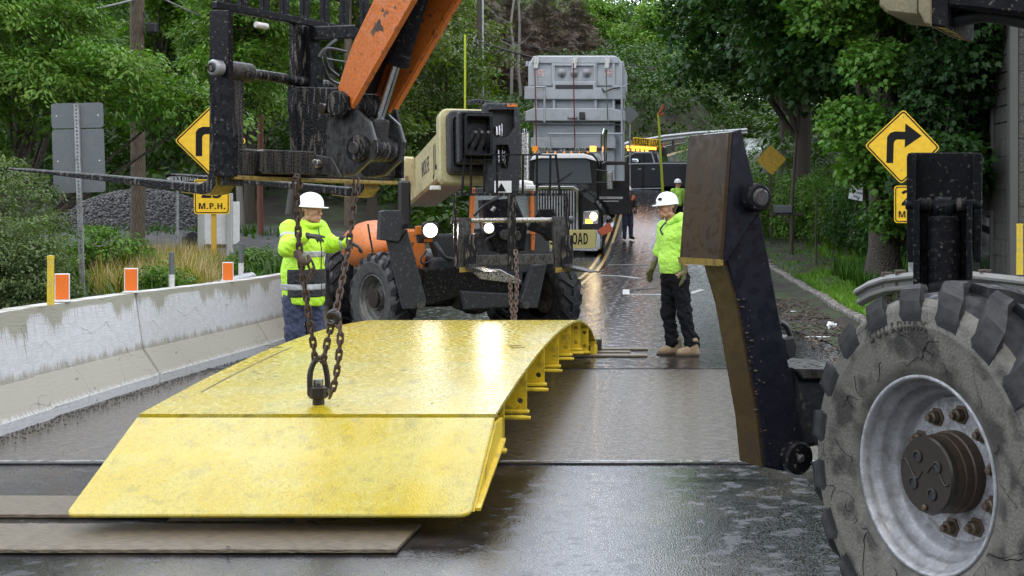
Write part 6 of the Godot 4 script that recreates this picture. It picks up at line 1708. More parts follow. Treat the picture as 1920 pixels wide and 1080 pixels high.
	for q in [-0.07, 0.0, 0.07]: pipe("boom_hose", M.hose, t, [F + side * q - up * 0.1, F + side * q * 1.3 + dir * 0.8 - up * 0.12, F + side * q + dir * 1.25 + up * 0.0], 0.018, 6)
	solid("dark_collar", M.grey_paint, t, F + dir * 0.75, Vector3(0.42, 0.60, 0.08), 0.03, bb)
	for e in [["WOLFE", -2.0, 0.20, M.grey_paint], ["JLG", -0.85, 0.33, M.sign_black]]:
		words(e[0], e[2], e[3], t, Transform3D(Basis(dir, up, -side), F + dir * e[1] - side * 0.231), true, 0.9, 0.003)
	plate("boom_fender", M.cream_paint, t, -2.2, [753, 300, 760, 293, 776, 294, 786, 316, 787, 345, 778, 372, 774, 350, 764, 334, 754, 332], 0.3, 0.03)
	solid("lift_cylinder", M.hose, t, lpt(tr, -1.5, 758, 400), Vector3(0.16, 0.9, 0.16), 0.03)
	rod("lift_rod", M.chrome, t, lpt(tr, -1.5, 756, 372), lpt(tr, -1.5, 754, 330), 0.045)
	plate("boom_head", M.grey_paint, t, 1.62, [907, 198, 913, 192, 968, 193, 973, 203, 979, 262, 977, 314, 973, 362, 916, 362, 910, 314, 902, 262], 0.14, 0.02, [[916, 205, 964, 205, 965, 240, 951, 257, 930, 257, 916, 241], [931, 271, 953, 271, 957, 288, 952, 316, 936, 316, 927, 288]])
	plate("head_back", M.hose, t, 1.46, [908, 200, 972, 200, 976, 330, 908, 330], 0.05, 0.0)
	plate("head_label", M.orange_paint, t, 1.627, [951, 194, 970, 194, 970, 200, 951, 200], 0.005, 0.0)
	plate("warning_label", M.sign_white, t, 1.627, [927, 339, 959, 339, 959, 361, 927, 361], 0.005, 0.0)
	var tri := plate("warning_symbol", M.sign_black, t, 1.632, [931, 359, 940, 343, 949, 359], 0.003, 0.0)
	for e in [[931.0, 237.0, 254.0], [936.0, 235.0, 254.0], [941.0, 232.0, 256.0], [935.0, 281.0, 305.0], [943.0, 278.0, 302.0], [947.0, 283.0, 306.0]]:
		rod("hose_fitting", M.chrome, t, lpt(tr, 1.50, e[0], e[2]), lpt(tr, 1.50, e[0] - 1, e[1]), 0.018, 8)
	for e in [[936.0, 256.0, 941.0, 282.0], [943.0, 303.0, 948.0, 330.0]]:
		pipe("hydraulic_hose", M.hose, t, [lpt(tr, 1.52, e[0], e[1]), lpt(tr, 1.54, e[0] + 7, (e[1] + e[3]) / 2), lpt(tr, 1.5, e[2], e[3])], 0.016, 6)
	for k in 6: solid("chain_link", M.hose, t, lpt(tr, 1.3, 880 + k * 7, 190 + absf(k - 2.0) * 1.0), Vector3(0.035, 0.05, 0.12), 0.006)
	# carriage
	var z := 1.95
	plate("carriage_post", M.worn_grey, t, z, [860, 408, 884, 408, 884, 500, 858, 503], 0.08, 0.006)
	plate("carriage_post", M.worn_grey, t, z, [1037, 406, 1065, 406, 1066, 500, 1040, 502], 0.08, 0.006)
	rod("tilt_shaft", M.bare_steel, t, lpt(tr, z - 0.1, 850, 413), lpt(tr, z - 0.1, 1068, 413), 0.030)
	for u in [[846.0, 853.0], [1062.0, 1074.0]]: rod("shaft_end", M.worn_grey, t, lpt(tr, z - 0.1, u[0], 413), lpt(tr, z - 0.1, u[1], 413), 0.042)
	plate("bottom_beam", M.worn_grey, t, z + 0.02, [884, 479, 1039, 476, 1039, 495, 885, 498], 0.08, 0.006)
	plate("centre_post", M.worn_black, t, z + 0.04, [954, 364, 968, 364, 968, 508, 954, 508], 0.08, 0.006)
	plate("grille_rail", M.worn_black, t, z, [852, 362, 1065, 362, 1065, 367, 852, 367], 0.04, 0.003)
	plate("frame_stile", M.worn_black, t, z + 0.01, [850, 364, 856, 364, 858, 500, 852, 500], 0.04, 0.003)
	plate("frame_stile", M.worn_black, t, z + 0.01, [1060, 364, 1066, 364, 1069, 502, 1063, 502], 0.04, 0.003)
	plate("guard_rail", M.black_paint, t, z, [868, 288, 1045, 289, 1045, 292, 868, 291], 0.03, 0.002)
	for u in [[883.0, 883.0], [908.0, 908.0], [932.0, 932.0], [981.0, 980.0], [1007.0, 1006.0], [1032.0, 1031.0], [872.0, 866.0], [1042.0, 1050.0]]:
		var g := Geo.new(); g.bar(lpt(tr, z - 0.01, u[0], 291), lpt(tr, z - 0.01, u[1], 363), 0.024, 0.024, 0.003); put("guard_bar", g, M.black_paint, t)
	var fk := Geo.new(); fk.prism(V2([0, 0.4, 0.05, 0.4, 0.055, 0.07, 0.08, 0.05, 0.3, 0.05, 1.15, 0.03, 1.15, 0.02, 0.3, 0.0, 0.05, 0.0, 0, 0.04]), Vector3(), Vector3.BACK, Vector3.UP, Vector3.RIGHT, -0.065, 0.065, 0.005)
	var fm := fk.mesh()
	for u in [882.0, 1062.0]:
		var p := lpt(tr, z + 0.02, u, 506); put("fork", fm, M.worn_black, t, Transform3D(Basis(), p))
		plate("fork_heel_wear", M.mud_yellow, t, z + 0.09, [u - 20, 502, u + 30, 500, u + 26, 507, u - 20, 511], 0.02, 0.0)
	# tilt linkage behind the carriage
	plate("knuckle_plate", M.black_paint, t, 1.6, [905, 375, 968, 372, 990, 425, 985, 470, 930, 478, 908, 430], 0.3, 0.03)
	plate("knuckle_bracket", M.grey_paint, t, 1.62, [888, 430, 902, 428, 915, 470, 940, 475, 935, 483, 893, 478], 0.05, 0.01)
	for e in [[1018.0, 416.0, 0.055], [894.0, 439.0, 0.03], [946.0, 440.0, 0.06], [967.0, 442.0, 0.06]]:
		var c := lpt(tr, 1.64, e[0], e[1]); rod("pin_boss", M.worn_grey, t, c - Vector3(0, 0, 0.1), c + Vector3(0, 0, 0.04), e[2], 16)
	pipe("hydraulic_hose", M.hose, t, [lpt(tr, 1.66, 888, 405), lpt(tr, 1.7, 905, 388), lpt(tr, 1.7, 925, 375), lpt(tr, 1.6, 940, 366)], 0.018, 6)
	pipe("hydraulic_hose", M.hose, t, [lpt(tr, 1.66, 908, 462), lpt(tr, 1.7, 912, 450), lpt(tr, 1.7, 920, 444), lpt(tr, 1.6, 928, 440)], 0.016, 6)
	rod("hose_fitting", M.bare_steel, t, lpt(tr, 1.68, 922, 396), lpt(tr, 1.68, 928, 388), 0.025, 8)
	plate("mast_bracket", M.black_paint, t, 1.3, [1014, 392, 1040, 392, 1044, 420, 1036, 452, 1018, 440, 988, 430], 0.1, 0.01)
	# stabilisers raised at either side
	plate("stabiliser_foot", M.grey_paint, t, 0.95, [714, 397, 722, 394, 752, 394, 761, 425, 748, 454, 711, 450], 0.28, 0.012)
	plate("stabiliser_leg", M.grey_paint, t, 0.9, [728, 452, 750, 452, 764, 430, 800, 565, 795, 580, 758, 580], 0.22, 0.012)
	var c := lpt(tr, 0.9, 789, 573); rod("pin_boss", M.worn_grey, t, c, c + Vector3(0, 0, 0.04), 0.05, 18)
	c = lpt(tr, 0.95, 759, 424); rod("pin_boss", M.black_paint, t, c, c + Vector3(0, 0, 0.05), 0.035, 18)
	plate("stabiliser_foot", M.black_paint, t, 0.7, [1015, 393, 1040, 393, 1044, 430, 1030, 452, 1020, 440], 0.2, 0.012)
	plate("stabiliser_leg", M.grey_paint, t, 0.95, [1000, 498, 1026, 494, 1008, 578, 979, 578, 976, 566], 0.2, 0.012)
	c = lpt(tr, 0.95, 986, 572); rod("pin_boss", M.worn_grey, t, c, c + Vector3(0, 0, 0.04), 0.045, 18)
	pipe("hydraulic_hose", M.hose, t, [lpt(tr, 0.6, 815, 455), lpt(tr, 0.7, 826, 470), lpt(tr, 0.7, 834, 482), lpt(tr, 0.6, 846, 486)], 0.025, 8)
	pipe("hydraulic_hose", M.hose, t, [lpt(tr, 0.5, 800, 470), lpt(tr, 0.55, 790, 484), lpt(tr, 0.55, 792, 494), lpt(tr, 0.5, 806, 490)], 0.012, 6)
	plate("lamp_bracket", M.truck_plastic, t, 0.55, [778, 424, 800, 422, 802, 456, 784, 456], 0.12, 0.02)
	plate("turn_lamp", M.amber_off, t, 0.60, [780, 424, 791, 424, 791, 440, 780, 440], 0.06, 0.006)
	plate("side_lamp", M.amber_off, t, 0.60, [796, 446, 811, 446, 811, 454, 796, 454], 0.05, 0.006)
	var p := lpt(tr, 0.72, 807, 432)
	lamp(t, p, 0.085, 0.06, M.head_lit, 0.2, Color(1.0, 0.97, 0.92))
	p = lpt(tr, 1.78, 917, 428)
	lamp(t, p, 0.055, 0.05, M.head_lit, 0.5, Color(1.0, 0.97, 0.92))
	plate("boom_lamp", M.white_plastic, t, 1.1, [807, 348, 827, 348, 827, 356, 807, 356], 0.06, 0.008)
	plate("boom_lamp", M.white_plastic, t, 0.6, [985, 347, 1004, 347, 1004, 355, 985, 355], 0.06, 0.008)
	rod("exhaust_stack", M.bare_steel, t, lpt(tr, -1.5, 985, 420), lpt(tr, -1.5, 985, 250), 0.06)

# a lit lamp: housing, glowing lens and the light it gives
func lamp(t: Node3D, p: Vector3, w: float, h: float, m: Material, energy: float, c: Color) -> void:
	solid("lamp_housing", M.truck_plastic, t, p - Vector3(0, 0, 0.04), Vector3(w * 2 + 0.03, w * 2 + 0.03, 0.06), 0.02)
	var lens := Geo.new(); lens.lathe(V2([w * 1.0, -0.02, w * 1.0, 0.0, w * 0.8, 0.012, 0.0, 0.018]), p, Vector3.BACK, 20, true); put("headlight", lens, m, t)
	var l := SpotLight3D.new()
	l.name = "lamp_light"
	l.light_color = c; l.light_energy = energy; l.spot_range = 60.0; l.spot_attenuation = 2.0; l.spot_angle = 42.0; l.light_size = maxf(w, h); l.shadow_enabled = true
	l.position = p + Vector3(0, 0, 0.03); l.rotation_degrees = Vector3(-6, 180, 0)
	t.add_child(l, true)

# ---------------------------------------------------------------- truck, transformer and escort pickup up the road
func build_trucks() -> void:
	var dt := 41.0
	var t := thing("semi_truck", "black semi truck with chrome stacks, open driver door and a yellow LOAD bumper sign", "truck", Vector3(px(1056, 400, dt).x, road_y(dt), -dt), deg_to_rad(-2.0))
	t.rotation.x = 0.05
	var tr := t.transform
	plate("cab", M.truck_black, t, -0.5, [990, 440, 990, 300, 998, 287, 1016, 283, 1094, 283, 1112, 288, 1122, 302, 1124, 440], 1.9, 0.06)
	plate("windscreen", M.truck_glass, t, -0.46, [1001, 344, 1003, 304, 1010, 298, 1098, 298, 1106, 304, 1110, 344], 0.03, 0.01)
	plate("windscreen_wiper", M.hose, t, -0.44, [1040, 343, 1072, 322, 1073, 324, 1043, 345], 0.01, 0.0)
	plate("roof_visor", M.hat_white, t, -0.35, [994, 301, 999, 293, 1016, 288, 1094, 288, 1111, 293, 1118, 302, 1098, 297, 1014, 297], 0.3, 0.02)
	plate("bonnet", M.truck_black, t, 1.0, [1000, 446, 1000, 356, 1012, 347, 1072, 347, 1088, 358, 1090, 446], 1.5, 0.05)
	plate("grille_surround", M.chrome, t, 1.05, [1001, 442, 1001, 354, 1010, 349, 1076, 349, 1085, 356, 1085, 442], 0.06, 0.02, [[1006, 436, 1006, 360, 1014, 355, 1072, 355, 1080, 360, 1080, 436]])
	for k in 14: plate("grille_slat", M.galvanised, t, 1.03, [1008 + k * 5.1, 436, 1008 + k * 5.1, 357, 1010.6 + k * 5.1, 357, 1010.6 + k * 5.1, 436], 0.04, 0.003)
	for s in [[1085.0, 1131.0, 1.0], [1001.0, 955.0, -1.0]]:
		var x0: float = s[0]; var x1: float = s[1]; var q: float = s[2]
		plate("fender", M.truck_black, t, 0.85, [x0, 445, x0, 372, x0 + q * 8, 362, x0 + q * 30, 378, x1 - q * 2, 396, x1, 420, x1 - q * 2, 432], 1.2, 0.06)
		plate("headlight_bezel", M.chrome, t, 0.90, [x0 + q * 8, 421, x0 + q * 8, 397, x0 + q * 36, 395, x0 + q * 38, 404, x0 + q * 36, 420], 0.08, 0.01)
		var g := Geo.new(); g.ball(lpt(tr, 0.90, x0 + q * 28, 406), Vector3(0.12, 0.14, 0.06)); put("headlight", g, M.head_warm, t)
		plate("turn_lamp", M.amber_lit, t, 0.91, [x0 + q * 13, 419, x0 + q * 13, 411, x0 + q * 26, 411, x0 + q * 26, 419], 0.03, 0.0)
		plate("mud_flap", M.hose, t, -0.4, [x0 + q * 12, 486, x0 + q * 12, 440, x1, 440, x1, 486], 0.1, 0.02)
		var wh := lpt(tr, 0.3, x0 + q * 38, 452)
		var ty := Geo.new(); ty.lathe(V2([0.0, -0.16, 0.28, -0.16, 0.48, -0.15, 0.515, -0.11, 0.52, 0.0, 0.515, 0.11, 0.48, 0.15, 0.28, 0.16, 0.26, 0.10, 0.0, 0.12]), Vector3(wh.x, 0.50, wh.z), Vector3.RIGHT, 28, true); put("front_wheel", ty, M.rubber, t)
		var st := Geo.new(); var sx: float = (985.0 if q < 0 else 1132.0)
		st.tube(smooth_path([lpt(tr, -1.6, sx, 430), lpt(tr, -1.6, sx, 330), lpt(tr, -1.6, sx, 262), lpt(tr, -1.6, sx + q * 1.5, 247), lpt(tr, -1.6, sx + q * 3, 242)]), 0.105, 14); put("exhaust_stack", st, M.chrome, t)
	lamp_only(t, lpt(tr, 0.98, 1113, 406), Color(1.0, 0.90, 0.72), 0.4)
	plate("bumper", M.chrome, t, 1.15, [985, 470, 985, 432, 1120, 432, 1127, 440, 1127, 464, 1120, 472], 0.2, 0.03)
	plate("load_sign", mat("banner", lin(0.50, 0.44, 0.16), 0.6, 0.0, {"tex": T.grain, "scale": 1.2}), t, 1.22, [986, 466, 986, 431, 1115, 431, 1118, 436, 1117, 462, 1112, 466], 0.03, 0.01)
	words("OVERSIZE LOAD", 0.35, M.sign_black, t, Transform3D(Basis(), lpt(tr, 1.226, 1048, 448)), true, 0.50, 0.004)
	plate("red_flag", M.strap_orange if M.has("strap_orange") else mat("strap_orange", lin(0.40, 0.09, 0.04), 0.8), t, 1.0, [1120, 432, 1142, 416, 1150, 432, 1130, 442], 0.01, 0.0)
	# open door with its window, seen from inside the cab side
	var dz := -1.0
	plate("open_door", M.truck_black, t, dz, [1120, 402, 1122, 332, 1128, 306, 1136, 302, 1176, 303, 1180, 310, 1180, 402], 0.08, 0.02, [[1130, 339, 1136, 310, 1171, 309, 1174, 339]])
	words("BUCKINGHAM", 0.075, M.sign_white, t, Transform3D(Basis(), lpt(tr, dz + 0.004, 1146, 371)), true, 1.05, 0.004)
	plate("door_lettering", M.sign_white, t, dz + 0.004, [1131, 376.5, 1160, 376.5, 1160, 377.6, 1131, 377.6], 0.002, 0.0)
	plate("mirror", M.bare_steel, t, 0.1, [1138, 355, 1138, 323, 1148, 321, 1149, 355], 0.12, 0.02)
	var ma := Geo.new(); ma.tube(PackedVector3Array([lpt(tr, 0.0, 1118, 342), lpt(tr, 0.05, 1140, 342)]), 0.02, 6); ma.tube(PackedVector3Array([lpt(tr, 0.0, 1118, 318), lpt(tr, 0.05, 1142, 322)]), 0.02, 6); put("mirror_arm", ma, M.hose, t)
	for u in [1003.0, 1026.0, 1041.0, 1058.0, 1071.0, 1086.0, 1102.0]:
		var g := Geo.new(); g.ball(lpt(tr, -0.5, u, 286), Vector3(0.04, 0.038, 0.05), 8, 5); put("roof_lamp", g, M.amber, t)
	for u in [1018.0, 1030.0, 1082.0, 1094.0]:
		rod("air_horn", M.chrome, t, lpt(tr, -0.9, u, 281), lpt(tr, -0.4, u, 281), 0.085, 12)
	for u in [1003.0, 1112.0]:
		rod("beacon", M.amber_lit if u > 1100 else M.amber, t, lpt(tr, -0.8, u, 284), lpt(tr, -0.8, u, 274), 0.10, 12)
	for k in 2: rod("sleeper_tank", M.chrome, t, Vector3(-1.1 + k * 2.2, 0.75, -2.8), Vector3(-1.1 + k * 2.2, 0.75, -1.4), 0.3)
	solid("frame_rail", M.truck_plastic, t, Vector3(0, 0.85, -4.0), Vector3(1.0, 0.3, 5.4), 0.02)
	var dr := Geo.new(); dr.ball(lpt(tr, -1.2, 1077, 328), Vector3(0.25, 0.4, 0.2)); put("driver_seat", dr, M.truck_plastic, t)
	# transformer on its trailer
	build_transformer()
	# pickup across the road
	var dp := 60.0
	t = thing("pickup_truck", "black pickup turned across the uphill road with amber light bar and OVERSIZE LOAD sign", "pickup truck", Vector3(px(1214, 400, dp).x, road_y(dp) + 0.02, -dp), deg_to_rad(-14.0))
	tr = t.transform
	var z := 0.95
	plate("body", M.truck_black, t, z, [1120, 346, 1120, 316, 1150, 308, 1172, 306, 1243, 305, 1310, 305, 1360, 306, 1362, 350, 1130, 352], 1.9, 0.05)
	plate("cab", M.truck_black, t, z - 0.08, [1168, 308, 1180, 290, 1190, 284, 1222, 284, 1234, 288, 1240, 308], 1.7, 0.07)
	plate("front_window", M.dark_glass, t, z - 0.07, [1179, 307, 1186, 292, 1197, 289, 1198, 307], 0.03, 0.0)
	plate("rear_window", M.dark_glass, t, z - 0.07, [1201, 307, 1201, 289, 1220, 288, 1226, 307], 0.03, 0.0)
	plate("window_trim", M.chrome, t, z - 0.06, [1178, 310, 1227, 309, 1221, 287, 1223, 287, 1230, 311, 1178, 311.5], 0.02, 0.0)
	plate("sill", M.chrome, t, z + 0.02, [1166, 353, 1240, 352, 1240, 354, 1166, 355], 0.04, 0.0)
	for u in [1199.0, 1225.0]: plate("door_handle", M.chrome, t, z + 0.02, [u - 3, 316.4, u + 3, 316, u + 3, 317.6, u - 3, 318], 0.03, 0.0)
	for e in [[1198.5, 312.0, 352.0], [1229.0, 312.0, 352.0]]: plate("door_gap", M.hose, t, z + 0.003, [e[0], e[1], e[0] + 0.7, e[1], e[0] + 0.7, e[2], e[0], e[2]], 0.006, 0.0)
	plate("mirror", M.chrome, t, z + 0.25, [1185, 303, 1185, 298, 1195, 298, 1197, 303, 1195, 305], 0.2, 0.02)
	for u in [1145.0, 1335.0]:
		var c := lpt(tr, z, u, 352); var g := Geo.new()
		g.lathe(V2([0.0, -0.26, 0.38, -0.26, 0.40, -0.2, 0.40, 0.0, 0.37, 0.02, 0.26, 0.02, 0.25, -0.03, 0.0, -0.02]), Vector3(c.x, 0.40, z - 0.02), Vector3.BACK, 24); put("wheel", g, M.rubber, t)
	plate("tonneau_cover", M.truck_plastic, t, z - 0.05, [1240, 303, 1362, 302, 1362, 306, 1240, 306], 1.6, 0.01)
	plate("roof_sign", M.sign_yellow, t, 0.6, [1183, 272, 1186, 258, 1189, 257.5, 1232, 261, 1236, 264, 1234, 276.5], 0.06, 0.01)
	words("OVERSIZE LOAD", 0.27, M.sign_black, t, Transform3D(Basis.from_euler(Vector3(0, 0, -0.09)), lpt(tr, 0.606, 1210, 266.8)), true, 0.58, 0.004)
	plate("light_bar", M.truck_plastic, t, 0.5, [1172, 279, 1172, 272, 1234, 276, 1234, 283], 0.25, 0.02)
	for k in 11: plate("bar_lamp", M.amber_lit, t, 0.54, [1174 + k * 5.2, 277.5 + k * 0.33, 1174 + k * 5.2, 272.8 + k * 0.33, 1178 + k * 5.2, 273 + k * 0.33, 1178 + k * 5.2, 277.8 + k * 0.33], 0.04, 0.004)
	for k in 5: plate("bar_lamp", M.amber_lit, t, 0.55, [1176 + k * 8.5, 282.5 + k * 0.3, 1176 + k * 8.5, 279.6 + k * 0.3, 1181 + k * 8.5, 279.8 + k * 0.3, 1181 + k * 8.5, 282.8 + k * 0.3], 0.04, 0.004)
	plate("roof_rack", M.hose, t, 0.3, [1234, 283, 1236, 272, 1246, 276, 1247, 292, 1238, 292], 0.4, 0.02)
	var fl := plate("red_flag", M.strap_orange, t, 0.6, [1234, 280, 1246, 267, 1248, 269, 1237, 284], 0.02, 0.0)
	# height pole with an orange tip
	t = thing("height_pole", "tall leaning yellow height pole with an orange hook before the pickup", "pole", px(1245, 400, 52.0))
	var hp := Geo.new(); var pb := px(1245, 400, 52.0); hp.tube(PackedVector3Array([Vector3(), px(1234, 212, 52.0) - pb]), [0.06, 0.045], 8); put("shaft", hp, M.rod_yellow, t)
	var hk := Geo.new(); hk.tube(smooth_path([px(1234, 214, 52.0) - pb, px(1239, 208, 52.0) - pb, px(1243, 200, 52.0) - pb, px(1243, 196, 52.0) - pb]), 0.06, 6); hk.tube(smooth_path([px(1234, 214, 52.0) - pb, px(1240, 216, 52.0) - pb, px(1245, 212, 52.0) - pb]), 0.05, 6); put("hook", hk, M.strap_orange, t)

func lamp_only(t: Node3D, p: Vector3, c: Color, e: float) -> void:
	var l := SpotLight3D.new()
	l.name = "lamp_light"; l.light_color = c; l.light_energy = e; l.spot_range = 80.0; l.spot_attenuation = 2.0; l.spot_angle = 40.0; l.light_size = 0.12; l.shadow_enabled = true
	l.position = p + Vector3(0, 0, 0.05); l.rotation_degrees = Vector3(-5, 180, 0)
	t.add_child(l, true)

func build_transformer() -> void:
	var d := 50.0
	var t := thing("power_transformer", "huge grey power transformer strapped on a trailer behind the black truck", "transformer", Vector3(px(1078, 400, d).x, road_y(d) + 0.9, -d), 0.0)
	var G: Material = M.tank_grey
	plate("upper_tank", G, t, 0.0, [990, 162, 990, 122, 999, 106, 1010, 104, 1150, 104, 1160, 108, 1170, 122, 1170, 162], 3.6, 0.06)
	plate("top_cover", G, t, 0.10, [998, 110, 1000, 105, 1156, 105, 1160, 113, 1160, 119, 998, 119], 3.7, 0.03)
	plate("tank", G, t, -0.15, [1000, 346, 1000, 150, 1152, 150, 1152, 346], 3.4, 0.03)
	plate("side_tower", G, t, -0.5, [1150, 346, 1150, 118, 1170, 118, 1170, 346], 0.6, 0.03)
	plate("panel_frame", G, t, 0.12, [1034, 158, 1034, 119, 1117, 119, 1117, 158], 0.12, 0.02, [[1038, 153, 1038, 123, 1113, 123, 1113, 153]])
	for u in [1053.0, 1076.0, 1100.0]:
		var c := lpt(t.transform, 0.12, u, 136)
		var b := Geo.new(); b.lathe(V2([0.16, -0.16, 0.16, 0.0, 0.15, 0.02, 0.10, 0.03, 0.11, 0.08, 0.08, 0.09, 0.085, 0.14, 0.03, 0.16, 0.0, 0.16]), c, Vector3.BACK, 18); put("bushing", b, M.porcelain, t)
	plate("band", G, t, 0.18, [983, 186, 983, 164, 1036, 164, 1036, 153, 1117, 153, 1117, 164, 1172, 164, 1172, 186], 0.3, 0.02)
	plate("recess", M.hose, t, -0.10, [1041, 168, 1041, 158, 1112, 158, 1112, 168], 0.06, 0.0)
	plate("recess", M.hose, t, 0.185, [1041, 167, 1041, 159, 1112, 159, 1112, 167], 0.004, 0.0)
	plate("ledge_box", G, t, 0.2, [984, 186, 984, 162, 1004, 162, 1004, 186], 0.5, 0.02)
	plate("ledge_box", G, t, 0.2, [1150, 186, 1150, 160, 1172, 160, 1172, 186], 0.5, 0.02)
	for u in [1036.0, 1114.0, 1002.0, 1148.0]: plate("rib", G, t, 0.10, [u, 208, u, 119, u + 5, 119, u + 5, 208], 0.25, 0.01)
	plate("stiffener", G, t, 0.32, [985, 227, 985, 209, 998, 203, 1150, 203, 1172, 209, 1172, 227], 0.5, 0.03)
	plate("stiffener", G, t, 0.05, [999, 233, 999, 229, 1152, 229, 1152, 233], 0.2, 0.01)
	plate("stiffener", G, t, 0.15, [995, 278, 995, 258, 1154, 258, 1154, 278], 0.3, 0.02)
	for u in [1008.0, 1050.0, 1056.0, 1095.0]: plate("gusset", G, t, 0.10, [u, 320, u, 278, u + 4, 278, u + 4, 320], 0.25, 0.01)
	for e in [[1021.0, 164.0, 230.0], [1030.0, 250.0, 290.0], [1166.0, 118.0, 300.0]]: rod("pipe", G, t, lpt(t.transform, 0.36, e[0], e[2]), lpt(t.transform, 0.36, e[0], e[1]), 0.04, 8)
	rod("pipe", G, t, lpt(t.transform, 0.4, 1028, 251), lpt(t.transform, 0.4, 1168, 251), 0.04, 8)
	rod("pipe", G, t, lpt(t.transform, 0.4, 1004, 163), lpt(t.transform, 0.4, 1023, 163), 0.04, 8)
	for v in [[1150.0, 196.0], [1150.0, 232.0], [1150.0, 248.0]]: plate("tower_gap", M.hose, t, -0.49, [1154, v[1], 1154, v[1] - 13, 1166, v[1] - 13, 1166, v[1]], 0.02, 0.0)
	plate("junction_box", M.hose, t, 0.45, [1086, 223, 1086, 210, 1096, 210, 1097, 223], 0.14, 0.02)
	plate("junction_box", M.galvanised, t, 0.42, [1064, 222, 1064, 218, 1082, 218, 1082, 222], 0.1, 0.01)
	for e in [[1004.0, 1000.0], [1074.0, 1072.0], [1137.0, 1133.0]]:
		plate("strap_pad", M.white_plastic, t, 0.25, [e[1], 128, e[1] + 3, 105, e[1] + 12, 105, e[1] + 8, 128], 0.06, 0.01)
	for e in [[1003.0, 128.0, 1006.0, 280.0, "strap_red"], [1075.0, 118.0, 1078.0, 280.0, "strap_red"], [1136.0, 128.0, 1140.0, 236.0, "strap_green"]]:
		var g := Geo.new(); g.bar(lpt(t.transform, 0.5, e[0], e[1]), lpt(t.transform, 0.6, e[2], e[3]), 0.045, 0.01, 0.0); put("strap", g, M[e[4]], t)
	for e in [[1011.0, 137.0], [1142.0, 136.0]]:
		plate("notice", M.sign_white, t, 0.03, [e[0] - 8, e[1] + 6, e[0] - 8, e[1] - 6, e[0] + 8, e[1] - 6, e[0] + 8, e[1] + 6], 0.02, 0.0)
		words("DO NOT", 0.085, M.red_print, t, Transform3D(Basis(), lpt(t.transform, 0.034, e[0], e[1] - 2.4)), true, 0.8, 0.003)
		words("HUMP", 0.085, M.red_print, t, Transform3D(Basis(), lpt(t.transform, 0.034, e[0], e[1] + 3.0)), true, 0.8, 0.003)
	for u in [988.0, 993.0, 1163.0, 1168.0]: rod("lifting_lug", G, t, lpt(t.transform, -0.2, u, 124), lpt(t.transform, -0.2, u, 115), 0.05, 8)
	var cb := Geo.new(); cb.tube(smooth_path([lpt(t.transform, 0.3, 1129, 166), lpt(t.transform, 0.4, 1134, 172), lpt(t.transform, 0.4, 1146, 167), lpt(t.transform, 0.3, 1162, 164)]), 0.035, 6); put("cable", cb, M.hose, t)
	var tl := thing("heavy_trailer", "low dark trailer deck under the grey transformer", "trailer", Vector3(px(1078, 400, d).x, road_y(d), -d), 0.0)
	plate("deck", M.truck_plastic, tl, 0.8, [998, 358, 998, 347, 1160, 347, 1160, 358], 6.0, 0.03)
	for k in 3:
		for s in [-1.3, 1.3]:
			var g := Geo.new(); g.lathe(V2([0.0, -0.25, 0.45, -0.25, 0.5, -0.18, 0.5, 0.18, 0.45, 0.25, 0.0, 0.25]), Vector3(s, 0.5 + 0.14 * (1.2 * k - 0.4), -0.3 - k * 1.3), Vector3.RIGHT, 22); put("wheel", g, M.rubber, tl)

